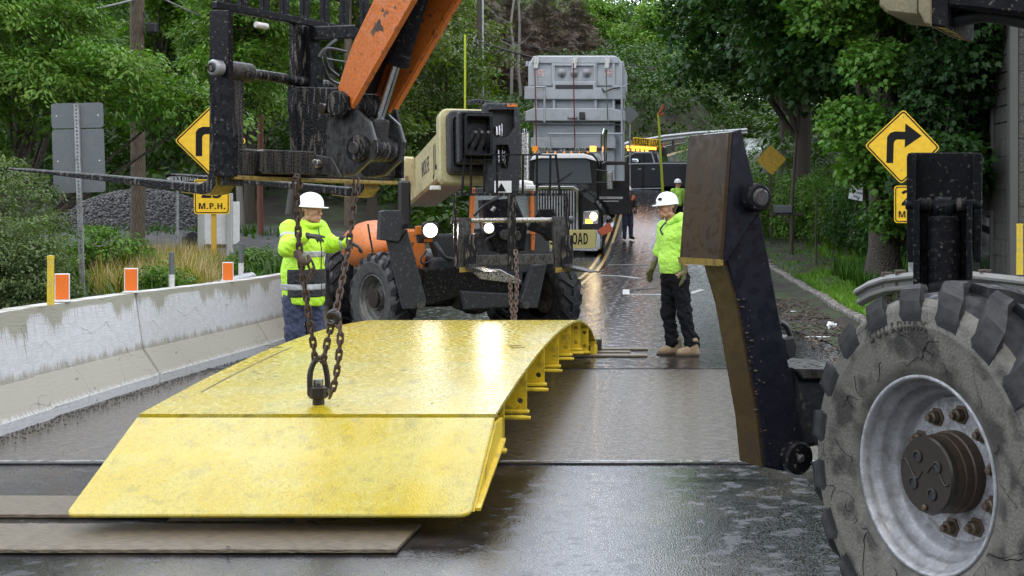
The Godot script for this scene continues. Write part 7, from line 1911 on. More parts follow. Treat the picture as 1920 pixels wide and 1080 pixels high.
# ---------------------------------------------------------------- bodies: rounded bones joined smoothly and meshed as surface nets
# a bone is [from, to, radius at from, radius at to, depth squash (optional)]
func flesh(g: Geo, bones: Array, k: float, cell: float, cuts: Array = [], grow := 0.0, folds := 0.0, sd := 1) -> void:
	var lo := Vector3.ONE * INF; var hi := -lo
	for b in bones:
		var r := maxf(b[2], b[3]) + grow + k * 0.5 + cell * 2.5
		for e in 2:
			lo = lo.min(b[e] - Vector3.ONE * r); hi = hi.max(b[e] + Vector3.ONE * r)
	var n := Vector3i(((hi - lo) / cell).ceil()) + Vector3i.ONE
	var f := PackedFloat32Array(); f.resize(n.x * n.y * n.z); f.fill(0.5)
	var sx := n.x; var sxy := n.x * n.y
	for b in bones:
		var a: Vector3 = b[0]; var e: Vector3 = b[1]; var ra: float = b[2] + grow; var rb: float = b[3] + grow
		var sq: float = b[4] if b.size() > 4 else 1.0
		var r := maxf(ra, rb) + k * 0.5 + cell * 2.0
		var i0 := Vector3i(((a.min(e) - Vector3.ONE * r - lo) / cell).floor()).clamp(Vector3i.ZERO, n - Vector3i.ONE)
		var i1 := Vector3i(((a.max(e) + Vector3.ONE * r - lo) / cell).ceil()).clamp(Vector3i.ZERO, n - Vector3i.ONE)
		var ba := e - a; var bb := maxf(ba.length_squared(), 1e-9); ba.z /= sq
		bb = maxf(ba.length_squared(), 1e-9)
		for iz in range(i0.z, i1.z + 1):
			for iy in range(i0.y, i1.y + 1):
				var at := iz * sxy + iy * sx
				for ix in range(i0.x, i1.x + 1):
					var p := lo + Vector3(ix, iy, iz) * cell - a
					p.z /= sq
					var h := clampf(p.dot(ba) / bb, 0.0, 1.0)
					var d := ((p - ba * h).length() - lerpf(ra, rb, h)) * sq
					var o := f[at + ix]
					var m := maxf(k - absf(d - o), 0.0)
					f[at + ix] = minf(d, o) - m * m * 0.25 / k
	if folds > 0.0:
		var nz := FastNoiseLite.new(); nz.seed = sd; nz.frequency = 9.0; nz.fractal_octaves = 2
		for iz in n.z:
			for iy in n.y:
				for ix in n.x:
					var q := iz * sxy + iy * sx + ix
					if absf(f[q]) < cell * 3.0:
						f[q] += folds * nz.get_noise_3d(lo.x + ix * cell, (lo.y + iy * cell) * 1.5 + (lo.x + ix * cell) * 0.9, lo.z + iz * cell)
	for c in cuts:
		for iz in n.z:
			for iy in n.y:
				for ix in n.x:
					var q := iz * sxy + iy * sx + ix
					f[q] = maxf(f[q], (lo + Vector3(ix, iy, iz) * cell - c[0]).dot(c[1]))
	var id := PackedInt32Array(); id.resize(f.size()); id.fill(-1)
	var vs := PackedVector3Array(); var ns := PackedVector3Array()
	var off := [0, 1, sx, sx + 1, sxy, sxy + 1, sxy + sx, sxy + sx + 1]
	for iz in n.z - 1:
		for iy in n.y - 1:
			var row := iz * sxy + iy * sx
			for ix in n.x - 1:
				var q := row + ix
				var c := PackedFloat32Array(); var neg := 0
				if absf(f[q]) > cell * 2.5: continue
				c.resize(8)
				for e in 8:
					c[e] = f[q + off[e]]
					if c[e] < 0.0: neg += 1
				if neg == 0 or neg == 8: continue
				var s := Vector3(); var cnt := 0
				for e in [[0, 1], [2, 3], [4, 5], [6, 7], [0, 2], [1, 3], [4, 6], [5, 7], [0, 4], [1, 5], [2, 6], [3, 7]]:
					var A := c[e[0]]; var B := c[e[1]]
					if (A < 0.0) != (B < 0.0):
						var t := A / (A - B); var p := Vector3(e[0] & 1, (e[0] >> 1) & 1, e[0] >> 2)
						s += p.lerp(Vector3(e[1] & 1, (e[1] >> 1) & 1, e[1] >> 2), t); cnt += 1
				id[q] = vs.size()
				vs.append(lo + (Vector3(ix, iy, iz) + s / cnt) * cell)
				ns.append(Vector3(c[1] + c[3] + c[5] + c[7] - c[0] - c[2] - c[4] - c[6], c[2] + c[3] + c[6] + c[7] - c[0] - c[1] - c[4] - c[5], c[4] + c[5] + c[6] + c[7] - c[0] - c[1] - c[2] - c[3]).normalized())
	for iz in range(1, n.z - 1):
		for iy in range(1, n.y - 1):
			for ix in range(1, n.x - 1):
				var q := iz * sxy + iy * sx + ix
				if id[q] < 0: continue
				for ax in 3:
					var step: int = [1, sx, sxy][ax]
					if (f[q] < 0.0) == (f[q + step] < 0.0): continue
					var d1: int = [sx, sxy, 1][ax]; var d2: int = [sxy, 1, sx][ax]
					var a := id[q]; var b := id[q - d1]; var c := id[q - d1 - d2]; var d := id[q - d2]
					if a < 0 or b < 0 or c < 0 or d < 0: continue
					g.tri(vs[a], vs[b], vs[c], ns[a], ns[b], ns[c]); g.tri(vs[a], vs[c], vs[d], ns[a], ns[c], ns[d])

func fleshed(called: String, m: Material, t: Node3D, bones: Array, k: float, cell: float, cuts: Array = [], grow := 0.0, folds := 0.0) -> MeshInstance3D:
	var g := Geo.new(); flesh(g, bones, k, cell, cuts, grow, folds, 7)
	return put(called, g, m, t)

func turned(bones: Array, f: Transform3D) -> Array:
	var r := []
	for b in bones: r.append([f * b[0], f * b[1], b[2], b[3]] if b.size() < 5 else [f * b[0], f * b[1], b[2], b[3]])
	return r

# head bones in a frame that looks along +z, centre of the head at the origin
func head_bones() -> Array:
	return [[Vector3(0, 0.045, -0.035), Vector3(0, 0.05, 0.02), 0.088, 0.080], [Vector3(0, -0.01, 0.01), Vector3(0, -0.05, 0.035), 0.070, 0.056],
		[Vector3(-0.03, -0.072, 0.05), Vector3(0.03, -0.072, 0.05), 0.030, 0.030], [Vector3(0, -0.092, 0.072), Vector3(0, -0.092, 0.074), 0.021, 0.021],
		[Vector3(-0.045, -0.06, 0.0), Vector3(0.045, -0.06, 0.0), 0.030, 0.030], [Vector3(-0.038, 0.034, 0.074), Vector3(0.038, 0.034, 0.074), 0.016, 0.016],
		[Vector3(0, 0.028, 0.092), Vector3(0, -0.020, 0.112), 0.009, 0.013], [Vector3(-0.012, -0.024, 0.100), Vector3(0.012, -0.024, 0.100), 0.009, 0.009],
		[Vector3(-0.016, -0.052, 0.093), Vector3(0.016, -0.052, 0.093), 0.008, 0.008], [Vector3(-0.012, -0.064, 0.090), Vector3(0.012, -0.064, 0.090), 0.009, 0.009],
		[Vector3(-0.046, -0.01, 0.058), Vector3(-0.05, -0.022, 0.045), 0.026, 0.026], [Vector3(0.046, -0.01, 0.058), Vector3(0.05, -0.022, 0.045), 0.026, 0.026],
		[Vector3(-0.080, 0.018, -0.012), Vector3(-0.078, -0.020, -0.004), 0.014, 0.010], [Vector3(0.080, 0.018, -0.012), Vector3(0.078, -0.020, -0.004), 0.014, 0.010],
		[Vector3(0, -0.06, -0.035), Vector3(0, -0.20, -0.055), 0.056, 0.062]]

# five-fingered hand: from the wrist along dir, palm facing nrm, thumb on the thumb side; curl bends the fingers
func hand_bones(w: Vector3, dir: Vector3, nrm: Vector3, thumb: Vector3, curl: Array, s := 1.0) -> Array:
	dir = dir.normalized(); thumb = (thumb - dir * thumb.dot(dir)).normalized(); nrm = (nrm - dir * nrm.dot(dir)).normalized()
	var b := []
	for k in 4:
		var side := thumb * (0.030 - k * 0.020) * s
		b.append([w + dir * 0.012 * s + side * 0.55, w + dir * 0.088 * s + side, 0.017 * s, 0.013 * s])
	for k in 4:
		var base := w + dir * (0.088 - 0.005 * absf(k - 1)) * s + thumb * (0.031 - k * 0.021) * s
		var l: float = [0.072, 0.080, 0.074, 0.058][k] * s
		var q := 0.0; var p := base
		for j in 3:
			q += curl[k] * [0.7, 1.0, 0.7][j]
			var e: Vector3 = p + (dir * cos(q) + nrm * sin(q)) * l * [0.45, 0.32, 0.26][j]
			b.append([p, e, (0.0100 - j * 0.0008) * s, (0.0092 - j * 0.0008) * s]); p = e
	var t0 := w + dir * 0.022 * s + thumb * 0.026 * s
	var t1 := t0 + (dir * 0.6 + thumb * 0.7 + nrm * 0.35).normalized() * 0.048 * s
	var t2 := t1 + (dir * 0.9 + thumb * 0.25 + nrm * 0.35).normalized() * 0.034 * s
	b.append([t0, t1, 0.015 * s, 0.012 * s]); b.append([t1, t2, 0.0115 * s, 0.009 * s])
	return b

func face(t: Node3D, f: Transform3D, beard: bool) -> void:
	for s in [-1.0, 1.0]:
		var e := Geo.new(); e.ball(f * Vector3(s * 0.031, 0.012, 0.078), Vector3.ONE * 0.0125, 10, 6); put("eye", e, M.eye_white, t)
		var i := Geo.new(); i.ball(f * Vector3(s * 0.031, 0.011, 0.0865), Vector3.ONE * 0.0058, 8, 5); put("iris", i, M.eye_dark, t)
		var b := Geo.new(); b.tube(PackedVector3Array([f * Vector3(s * 0.014, 0.032, 0.089), f * Vector3(s * 0.033, 0.037, 0.087), f * Vector3(s * 0.05, 0.031, 0.076)]), [0.003, 0.0045, 0.002], 6); put("eyebrow", b, M.hair, t)
	var m := Geo.new(); m.tube(PackedVector3Array([f * Vector3(-0.022, -0.0575, 0.093), f * Vector3(0, -0.0565, 0.101), f * Vector3(0.022, -0.0575, 0.093)]), [0.002, 0.0045, 0.002], 6); put("lips", m, M.lips, t)
	var hb := [[Vector3(-0.072, 0.02, -0.03), Vector3(-0.072, -0.005, -0.035), 0.016, 0.010], [Vector3(0.072, 0.02, -0.03), Vector3(0.072, -0.005, -0.035), 0.016, 0.010], [Vector3(0, 0.03, -0.095), Vector3(0, -0.04, -0.085), 0.05, 0.03], [Vector3(-0.05, 0.03, -0.075), Vector3(-0.045, -0.03, -0.065), 0.04, 0.024], [Vector3(0.05, 0.03, -0.075), Vector3(0.045, -0.03, -0.065), 0.04, 0.024]]
	if beard: hb.append_array([[Vector3(-0.052, -0.062, 0.03), Vector3(-0.022, -0.096, 0.068), 0.012, 0.011], [Vector3(0.052, -0.062, 0.03), Vector3(0.022, -0.096, 0.068), 0.012, 0.011], [Vector3(-0.02, -0.098, 0.07), Vector3(0.02, -0.098, 0.07), 0.013, 0.013]])
	fleshed("hair", M.hair, t, turned(hb, f), 0.012, 0.006)

func hard_hat(t: Node3D, f: Transform3D, style: int) -> void:
	var up := f.basis.y; var o := f * Vector3(0, 0.052, -0.012)
	var g := Geo.new()
	var prof := V2([0.118, 0.0, 0.1195, 0.012, 0.117, 0.045, 0.107, 0.08, 0.086, 0.112, 0.056, 0.132, 0.025, 0.14, 0.0, 0.141])
	var bs := f.basis * Basis.from_scale(Vector3(0.97, 1.0, 1.15))
	var d := Geo.new(); d.lathe(prof, Vector3(), Vector3.UP, 32, true)
	put("helmet_shell", d, M.hat_white, t, Transform3D(bs, o))
	for k in 3:
		var rb := Geo.new(); var pp := []
		for j in 9:
			var a := lerpf(0.35, PI - 0.35, j / 8.0)
			pp.append(Vector3((k - 1) * 0.03, sin(a) * 0.141 * (0.99 if k == 1 else 0.965), cos(a) * 0.119))
		rb.tube(smooth_path(pp, 2), 0.006, 6); put("helmet_ridge", rb, M.hat_white, t, Transform3D(bs, o))
	var br := Geo.new(); var poly := PackedVector2Array(); var ins := PackedVector2Array()
	for k in 32:
		var a := TAU * k / 32; var fr := maxf(0.0, sin(a))
		var e: float = 0.128 + 0.045 * pow(fr, 1.6) if style == 0 else 0.14 + 0.025 * fr
		poly.append(Vector2(cos(a) * (e if style else minf(e, 0.14)), sin(a) * e)); ins.append(Vector2(cos(a) * 0.114, sin(a) * 0.114))
	br.prism(poly, Vector3(), Vector3.RIGHT, Vector3.BACK, Vector3.UP, -0.004, 0.004, 0.002, [ins])
	put("helmet_brim", br, M.hat_white, t, Transform3D(bs * Basis(Vector3.RIGHT, 0.06), o))

func boot(t: Node3D, heel: Vector3, toe: Vector3, m: Material) -> void:
	var d := (toe - heel).normalized(); var y := Vector3(0, 1, 0)
	fleshed("boot", m, t, [[heel + d * 0.035 + y * 0.045, heel + d * 0.06 + y * 0.17, 0.042, 0.058], [heel + d * 0.04 + y * 0.045, toe - d * 0.05 + y * 0.042, 0.042, 0.047], [heel + d * 0.08 + y * 0.09, toe - d * 0.10 + y * 0.06, 0.045, 0.042]], 0.03, 0.011, [[heel + y * 0.018, -y]])
	var s := Geo.new(); var x := d.cross(y)
	s.prism(V2([0.0, -0.035, 0.02, -0.046, 0.12, -0.040, 0.2, -0.052, 0.27, -0.045, 0.297, -0.02, 0.297, 0.02, 0.27, 0.045, 0.2, 0.052, 0.12, 0.040, 0.02, 0.046, 0.0, 0.035]), heel - d * 0.008, d * ((toe - heel).length() / 0.28), x, y, 0.0, 0.022, 0.004)
	put("boot_sole", s, M.hub_rust, t)

func build_people() -> void:
	worker_hoodie()
	worker_jacket()
	far_worker("person", "person in dark jacket and blue jeans standing behind the truck's open door", px(1177, 449, 44.2), 1.0, M.black_cloth, M.jeans, true)
	far_worker("person", "person in green vest and white hard hat far up the road behind the hooded worker", Vector3(px(1271, 400, 47.0).x, road_y(47.0), -47.0), 1.0, M.hoodie, M.charcoal_cloth, true)

func worker_hoodie() -> void:
	var d := 14.9
	var base := Vector3(px(1265, 0, d).x, road_y(d), -d)
	var t := thing("person", "person in lime hooded sweatshirt, dark trousers and white hard hat looking left", "person", base)
	var J := func(u: float, v: float, z: float) -> Vector3: return Vector3((u - 1265.0) / 161.0, (666.0 - v) / 161.0, z)
	var head := Transform3D(Basis(Vector3.UP, deg_to_rad(-58.0)) * Basis(Vector3.RIGHT, 0.06), J.call(1250, 392, 0.02))
	var sr: Vector3 = J.call(1245, 428, -0.13); var sl: Vector3 = J.call(1282, 428, 0.11)
	var er: Vector3 = J.call(1237, 470, -0.17); var el: Vector3 = J.call(1290, 472, 0.17)
	var wr: Vector3 = J.call(1223, 503, -0.12); var wl: Vector3 = J.call(1283, 507, 0.17)
	var hr: Vector3 = J.call(1256, 520, -0.08); var hl: Vector3 = J.call(1275, 520, 0.06)
	var kr: Vector3 = J.call(1253, 586, -0.06); var kl: Vector3 = J.call(1283, 588, 0.08)
	var ar: Vector3 = J.call(1262, 646, -0.05); var al: Vector3 = J.call(1298, 644, 0.08)
	var chest: Vector3 = J.call(1262, 445, 0); var belly: Vector3 = J.call(1262, 490, 0.01); var neck: Vector3 = J.call(1262, 416, -0.01)
	var body := turned(head_bones(), head)
	body.append_array([[neck, chest, 0.07, 0.13], [chest, belly, 0.135, 0.125], [sr, chest, 0.055, 0.10], [sl, chest, 0.055, 0.10], [sr, er, 0.052, 0.042], [er, wr, 0.042, 0.029], [sl, el, 0.052, 0.042], [el, wl, 0.042, 0.029], [belly, hr, 0.12, 0.09], [belly, hl, 0.12, 0.09], [hr, kr, 0.085, 0.058], [kr, ar, 0.055, 0.04], [hl, kl, 0.085, 0.058], [kl, al, 0.055, 0.04]])
	var g := Geo.new(); flesh(g, turned(head_bones(), head), 0.018, 0.0055); flesh(g, body.slice(15), 0.04, 0.016)
	put("body", g, M.skin, t)
	face(t, head, true)
	hard_hat(t, head, 0)
	var st := Geo.new(); st.ball(Vector3(), Vector3(0.030, 0.018, 0.004), 16, 6); put("hat_sticker", st, M.sign_black, t, head * Transform3D(Basis(Vector3.UP, 0.42) * Basis(Vector3.RIGHT, -0.28), Vector3(0.049, 0.118, 0.115)))
	var torso := [[neck + Vector3(0.02, -0.01, -0.02), chest, 0.075, 0.150], [chest, belly, 0.155, 0.158], [belly, J.call(1263, 508, 0.0), 0.158, 0.155], [sr, chest, 0.075, 0.12], [sl, chest, 0.075, 0.12], [sr, er, 0.072, 0.062], [er, er.lerp(wr, 0.22), 0.062, 0.052], [sl, el, 0.072, 0.062], [el, el.lerp(wl, 0.35), 0.062, 0.050]]
	fleshed("hooded_sweatshirt", M.hoodie, t, torso, 0.06, 0.013, [[J.call(1263, 512, 0), Vector3.DOWN]], 0.0, 0.012)
	fleshed("waistband", M.hoodie, t, [[J.call(1263, 506, 0), J.call(1263, 503, 0), 0.158, 0.158]], 0.02, 0.012, [[J.call(1263, 513, 0), Vector3.DOWN], [J.call(1263, 501, 0), Vector3.UP]])
	fleshed("hood", M.hoodie, t, [[neck + Vector3(0.09, 0.06, -0.02), neck + Vector3(0.05, 0.04, 0.09), 0.042, 0.04], [neck + Vector3(0.05, 0.04, 0.09), neck + Vector3(-0.05, -0.02, 0.09), 0.04, 0.030], [neck + Vector3(0.09, 0.06, -0.02), neck + Vector3(0.02, 0.02, -0.10), 0.042, 0.035], [neck + Vector3(0.02, 0.02, -0.10), neck + Vector3(-0.08, -0.03, -0.03), 0.035, 0.028], [neck + Vector3(0.12, -0.03, 0.0), neck + Vector3(0.10, -0.1, 0.02), 0.06, 0.04]], 0.03, 0.011)
	var pk := Geo.new(); pk.tube(smooth_path([J.call(1271, 478, 0.155), J.call(1262, 482, 0.17), J.call(1260, 490, 0.172), J.call(1263, 498, 0.168)]), 0.006, 6); put("pocket_seam", pk, M.hoodie, t)
	for k in 2:
		var dc := Geo.new(); dc.tube(smooth_path([neck + Vector3(-0.05 + k * 0.05, -0.03, 0.10), neck + Vector3(-0.06 + k * 0.05, -0.12, 0.145), neck + Vector3(-0.062 + k * 0.05, -0.24, 0.162)]), 0.005, 6); put("drawstring", dc, M.hoodie, t)
	var rc := Geo.new(); rc.tube(smooth_path([neck + Vector3(-0.07, 0.0, 0.07), neck + Vector3(-0.12, -0.05, 0.11), neck + Vector3(-0.145, -0.1, 0.10), neck + Vector3(-0.12, -0.15, 0.13)]), 0.011, 8); put("dark_cord", rc, M.hose, t)
	words("K", 0.035, M.sign_black, t, Transform3D(Basis(Vector3.UP, 0.15), J.call(1272, 437, 0.158)), true, 0.6, 0.003, "chest_print")
	fleshed("tattoo", M.tattoo, t, [[er.lerp(wr, 0.35), er.lerp(wr, 0.72), 0.038, 0.034]], 0.01, 0.009)
	for e in [[wr, Vector3(-0.35, -1, 0.15), Vector3(0.5, 0, -0.5), Vector3(-0.7, 0, 0.8), [0.30, 0.38, 0.42, 0.5]], [wl, Vector3(-0.12, -1, 0.05), Vector3(-0.9, 0, -0.3), Vector3(-0.4, 0, 0.9), [0.22, 0.26, 0.3, 0.36]]]:
		var hb := hand_bones(e[0], e[1], e[2], e[3], e[4], 1.1)
		hb.append([e[0] - e[1].normalized() * 0.055, e[0] + e[1].normalized() * 0.02, 0.036, 0.032])
		fleshed("glove", M.glove_olive, t, hb, 0.006, 0.0048, [], 0.0012)
	fleshed("trousers", M.charcoal_cloth, t, [[J.call(1264, 508, 0.0), J.call(1265, 520, 0), 0.135, 0.135], [hr, kr, 0.108, 0.082], [kr, ar + Vector3(-0.01, 0.02, 0), 0.080, 0.072], [ar + Vector3(0, 0.05, 0), ar, 0.078, 0.080], [hl, kl, 0.108, 0.082], [kl, al + Vector3(-0.01, 0.02, 0), 0.080, 0.072], [al + Vector3(0, 0.05, 0), al, 0.085, 0.086]], 0.045, 0.013, [[Vector3(0, 0.075, 0), Vector3.DOWN]], 0.0, 0.022)
	boot(t, J.call(1278, 666, -0.05), J.call(1233, 666, 0.0), M.boot_tan)
	boot(t, J.call(1309, 666, 0.10), J.call(1268, 666, 0.16), M.boot_tan)

func worker_jacket() -> void:
	var d := 12.8
	var base := Vector3(px(567, 0, d).x, road_y(d), -d)
	var t := thing("person", "person in lime and black high-visibility jacket and white hard hat pointing right", "person", base)
	var J := func(u: float, v: float, z: float) -> Vector3: return Vector3((u - 567.0) / 188.0, (706.0 - v) / 188.0, z)
	var head := Transform3D(Basis(Vector3.UP, deg_to_rad(72.0)) * Basis(Vector3.RIGHT, 0.02), J.call(584, 399, 0.0))
	var neck: Vector3 = J.call(577, 424, 0); var chest: Vector3 = J.call(571, 462, 0); var belly: Vector3 = J.call(568, 515, 0); var hip: Vector3 = J.call(569, 560, 0)
	var sr: Vector3 = J.call(552, 432, 0.15); var er: Vector3 = J.call(556, 466, 0.30); var wr: Vector3 = J.call(592, 443, 0.36)
	var sl: Vector3 = J.call(590, 432, -0.13); var el: Vector3 = J.call(612, 462, -0.16); var wl: Vector3 = J.call(650, 456, -0.06)
	var hr: Vector3 = J.call(556, 565, 0.08); var hl: Vector3 = J.call(582, 565, -0.06); var kr: Vector3 = J.call(558, 625, 0.10); var kl: Vector3 = J.call(588, 625, -0.06); var ar: Vector3 = J.call(556, 690, 0.08); var al: Vector3 = J.call(586, 690, -0.07)
	var g := Geo.new(); flesh(g, turned(head_bones(), head), 0.018, 0.0055)
	flesh(g, [[neck, chest, 0.07, 0.13], [chest, belly, 0.135, 0.125], [belly, hip, 0.12, 0.12], [sr, er, 0.052, 0.042], [er, wr, 0.042, 0.03], [sl, el, 0.052, 0.042], [el, wl, 0.042, 0.03], [sr, chest, 0.05, 0.1], [sl, chest, 0.05, 0.1], [hr, kr, 0.085, 0.06], [kr, ar, 0.055, 0.04], [hl, kl, 0.085, 0.06], [kl, al, 0.055, 0.04]], 0.04, 0.016)
	put("body", g, M.skin, t)
	face(t, head, false)
	hard_hat(t, head, 1)
	var hb2 := Geo.new(); hb2.lathe(V2([0.1195, 0.004, 0.121, 0.012, 0.119, 0.045, 0.1085, 0.081, 0.09, 0.11]), Vector3(), Vector3.UP, 16, true, -0.9, 0.9)
	put("helmet_back", hb2, M.sign_black, t, head * Transform3D(Basis.from_scale(Vector3(0.97, 1.0, 1.15)) * Basis(Vector3.UP, PI / 2 + PI), Vector3(0, 0.052, -0.012)))
	words("LIFT", 0.018, M.sign_black, t, head * Transform3D(Basis(Vector3.UP, PI / 2 - 0.1) * Basis(Vector3.RIGHT, -0.35), Vector3(0.108, 0.125, -0.01)), true, 1.0, 0.002, "hat_lettering")
	var torso := [[neck + Vector3(-0.02, -0.02, 0), chest, 0.085, 0.175], [chest, belly, 0.185, 0.20], [belly, hip, 0.20, 0.205], [sr, chest, 0.088, 0.14], [sl, chest, 0.088, 0.14]]
	var arms := [[sr, er, 0.085, 0.078], [er, er.lerp(wr, 0.88), 0.078, 0.060], [sl, el, 0.085, 0.075], [el, el.lerp(wl, 0.88), 0.075, 0.058]]
	fleshed("jacket", M.hivis, t, torso + arms, 0.06, 0.013, [[J.call(569, 572, 0), Vector3(-0.12, -1, 0).normalized()]], 0.0, 0.008)
	fleshed("jacket_panel", M.black_cloth, t, torso + arms.slice(0, 0), 0.06, 0.013, [[J.call(585, 558, 0), Vector3.DOWN], [J.call(585, 506, 0), Vector3.UP], [J.call(549, 530, 0.1), Vector3.LEFT]], 0.007, 0.008)
	fleshed("reflective_band", M.reflective, t, torso, 0.06, 0.013, [[J.call(585, 484, 0), Vector3.DOWN], [J.call(585, 472, 0), Vector3.UP]], 0.009, 0.008)
	fleshed("reflective_band", M.reflective, t, torso, 0.06, 0.013, [[J.call(585, 545, 0), Vector3.DOWN], [J.call(585, 533, 0), Vector3.UP]], 0.011, 0.008)
	fleshed("reflective_band", M.reflective, t, arms.slice(0, 1), 0.05, 0.011, [[er.lerp(sr, 0.45), (er - sr).normalized()], [er.lerp(sr, 0.62), (sr - er).normalized()]], 0.007)
	for e in [[er, wr], [el, wl]]:
		var dd: Vector3 = (e[1] - e[0]).normalized()
		fleshed("cuff_band", M.reflective, t, [[e[0].lerp(e[1], 0.68), e[0].lerp(e[1], 0.84), 0.069, 0.066]], 0.02, 0.010, [[e[0].lerp(e[1], 0.83), dd], [e[0].lerp(e[1], 0.70), -dd]])
	fleshed("collar", M.hivis, t, [[neck + Vector3(-0.07, 0.03, 0.05), neck + Vector3(0.05, -0.005, 0.085), 0.03, 0.026], [neck + Vector3(0.05, -0.005, 0.085), neck + Vector3(0.125, 0.0, 0.03), 0.026, 0.022], [neck + Vector3(0.125, 0.0, 0.03), neck + Vector3(0.10, 0.0, -0.05), 0.022, 0.022], [neck + Vector3(-0.07, 0.03, 0.05), neck + Vector3(-0.08, 0.03, -0.06), 0.03, 0.03], [neck + Vector3(-0.08, 0.03, -0.06), neck + Vector3(0.08, -0.01, -0.08), 0.03, 0.024]], 0.02, 0.01)
	var zp := Geo.new(); zp.tube(smooth_path([neck + Vector3(0.12, -0.02, 0.06), J.call(606, 470, 0.06), J.call(606, 505, 0.07), J.call(607, 556, 0.07)]), 0.005, 6); put("zip", zp, M.hose, t)
	for e in [[wr, Vector3(1, -0.05, 0.0), Vector3(0, -1, -0.2), Vector3(0.1, 0.2, -1), [0.10, 0.42, 0.5, 0.55]], [wl, Vector3(1, -0.42, 0.15), Vector3(-0.3, -1, 0.0), Vector3(0.2, 0.0, 1), [0.18, 0.28, 0.4, 0.5]]]:
		var hb := hand_bones(e[0], e[1], e[2], e[3], e[4], 1.12)
		hb.append([e[0] - e[1].normalized() * 0.06, e[0] + e[1].normalized() * 0.02, 0.042, 0.034])
		fleshed("glove", M.glove_black, t, hb, 0.006, 0.0048, [], 0.0012)
	fleshed("jeans", M.jeans, t, [[hip, hip + Vector3(0, -0.03, 0), 0.15, 0.15], [hr, kr, 0.115, 0.088], [kr, ar, 0.088, 0.075], [hl, kl, 0.115, 0.088], [kl, al, 0.088, 0.075]], 0.045, 0.013, [[Vector3(0, 0.07, 0), Vector3.DOWN]], 0.0, 0.018)
	boot(t, J.call(545, 706, 0.08), J.call(598, 706, 0.10), M.boot_tan)
	boot(t, J.call(577, 706, -0.07), J.call(628, 706, -0.05), M.boot_tan)

func far_worker(called: String, label: String, base: Vector3, s: float, top: Material, legs: Material, hat: bool) -> void:
	var t := thing(called, label, "person", base, 0.4)
	var y := func(x: float, h: float, z := 0.0) -> Vector3: return Vector3(x, h, z) * s
	var head := Transform3D(Basis(Vector3.UP, 0.5), y.call(0, 1.66, 0.02))
	var g := Geo.new(); flesh(g, turned(head_bones(), head), 0.02, 0.014); flesh(g, [[y.call(0, 1.52), y.call(0, 1.0), 0.08, 0.12], [y.call(-0.24, 1.2), y.call(-0.25, 0.86, 0.1), 0.04, 0.04], [y.call(0.24, 1.2), y.call(0.25, 0.86, 0.1), 0.04, 0.04], [y.call(-0.1, 0.9), y.call(-0.12, 0.1), 0.08, 0.04], [y.call(0.1, 0.9), y.call(0.12, 0.1), 0.08, 0.04]], 0.05, 0.028)
	put("body", g, M.skin, t)
	fleshed("jacket", top, t, [[y.call(0, 1.48), y.call(0, 1.3), 0.09, 0.15], [y.call(0, 1.3), y.call(0, 0.95), 0.17, 0.165], [y.call(-0.19, 1.43), y.call(0.19, 1.43), 0.075, 0.075], [y.call(-0.2, 1.42), y.call(-0.27, 1.12), 0.075, 0.06], [y.call(-0.27, 1.12), y.call(-0.25, 0.9, 0.08), 0.06, 0.05], [y.call(0.2, 1.42), y.call(0.27, 1.12), 0.075, 0.06], [y.call(0.27, 1.12), y.call(0.25, 0.9, 0.08), 0.06, 0.05]], 0.05, 0.024, [[y.call(0, 0.86), Vector3.DOWN]], 0.0, 0.01)
	if top == M.black_cloth:
		for q in [-1.0, 1.0]: fleshed("shoulder_patch", M.strap_orange, t, [[y.call(q * 0.20, 1.45), y.call(q * 0.12, 1.36, 0.09), 0.08, 0.06]], 0.03, 0.024)
	fleshed("trousers", legs, t, [[y.call(-0.09, 0.92), y.call(-0.11, 0.5), 0.115, 0.088], [y.call(-0.11, 0.5), y.call(-0.12, 0.1), 0.088, 0.07], [y.call(0.09, 0.92), y.call(0.11, 0.5), 0.115, 0.088], [y.call(0.11, 0.5), y.call(0.12, 0.1), 0.088, 0.07]], 0.04, 0.022, [[y.call(0, 0.07), Vector3.DOWN]], 0.0, 0.015)
	for q in [-0.12, 0.12]: fleshed("boot", M.charcoal_cloth, t, [[y.call(q, 0.07, -0.05), y.call(q * 1.3, 0.05, 0.16), 0.05, 0.045]], 0.02, 0.016, [[y.call(0, 0.004), Vector3.DOWN]])
	if hat: hard_hat(t, head, 1)

# ---------------------------------------------------------------- chains
func link_mesh(pitch: float) -> ArrayMesh:
	var key := "link%f" % pitch
	if T.has(key): return T[key]
	var p := PackedVector3Array(); var w := pitch * 0.30; var h := pitch * 0.42
	for k in 8: p.append(Vector3(cos(PI * k / 7.0) * w, h + sin(PI * k / 7.0) * w, 0))
	for k in 8: p.append(Vector3(-cos(PI * k / 7.0) * w, -h - sin(PI * k / 7.0) * w, 0))
	var g := Geo.new(); g.tube(p, pitch * 0.155, 7, true)
	T[key] = g.mesh()
	return T[key]

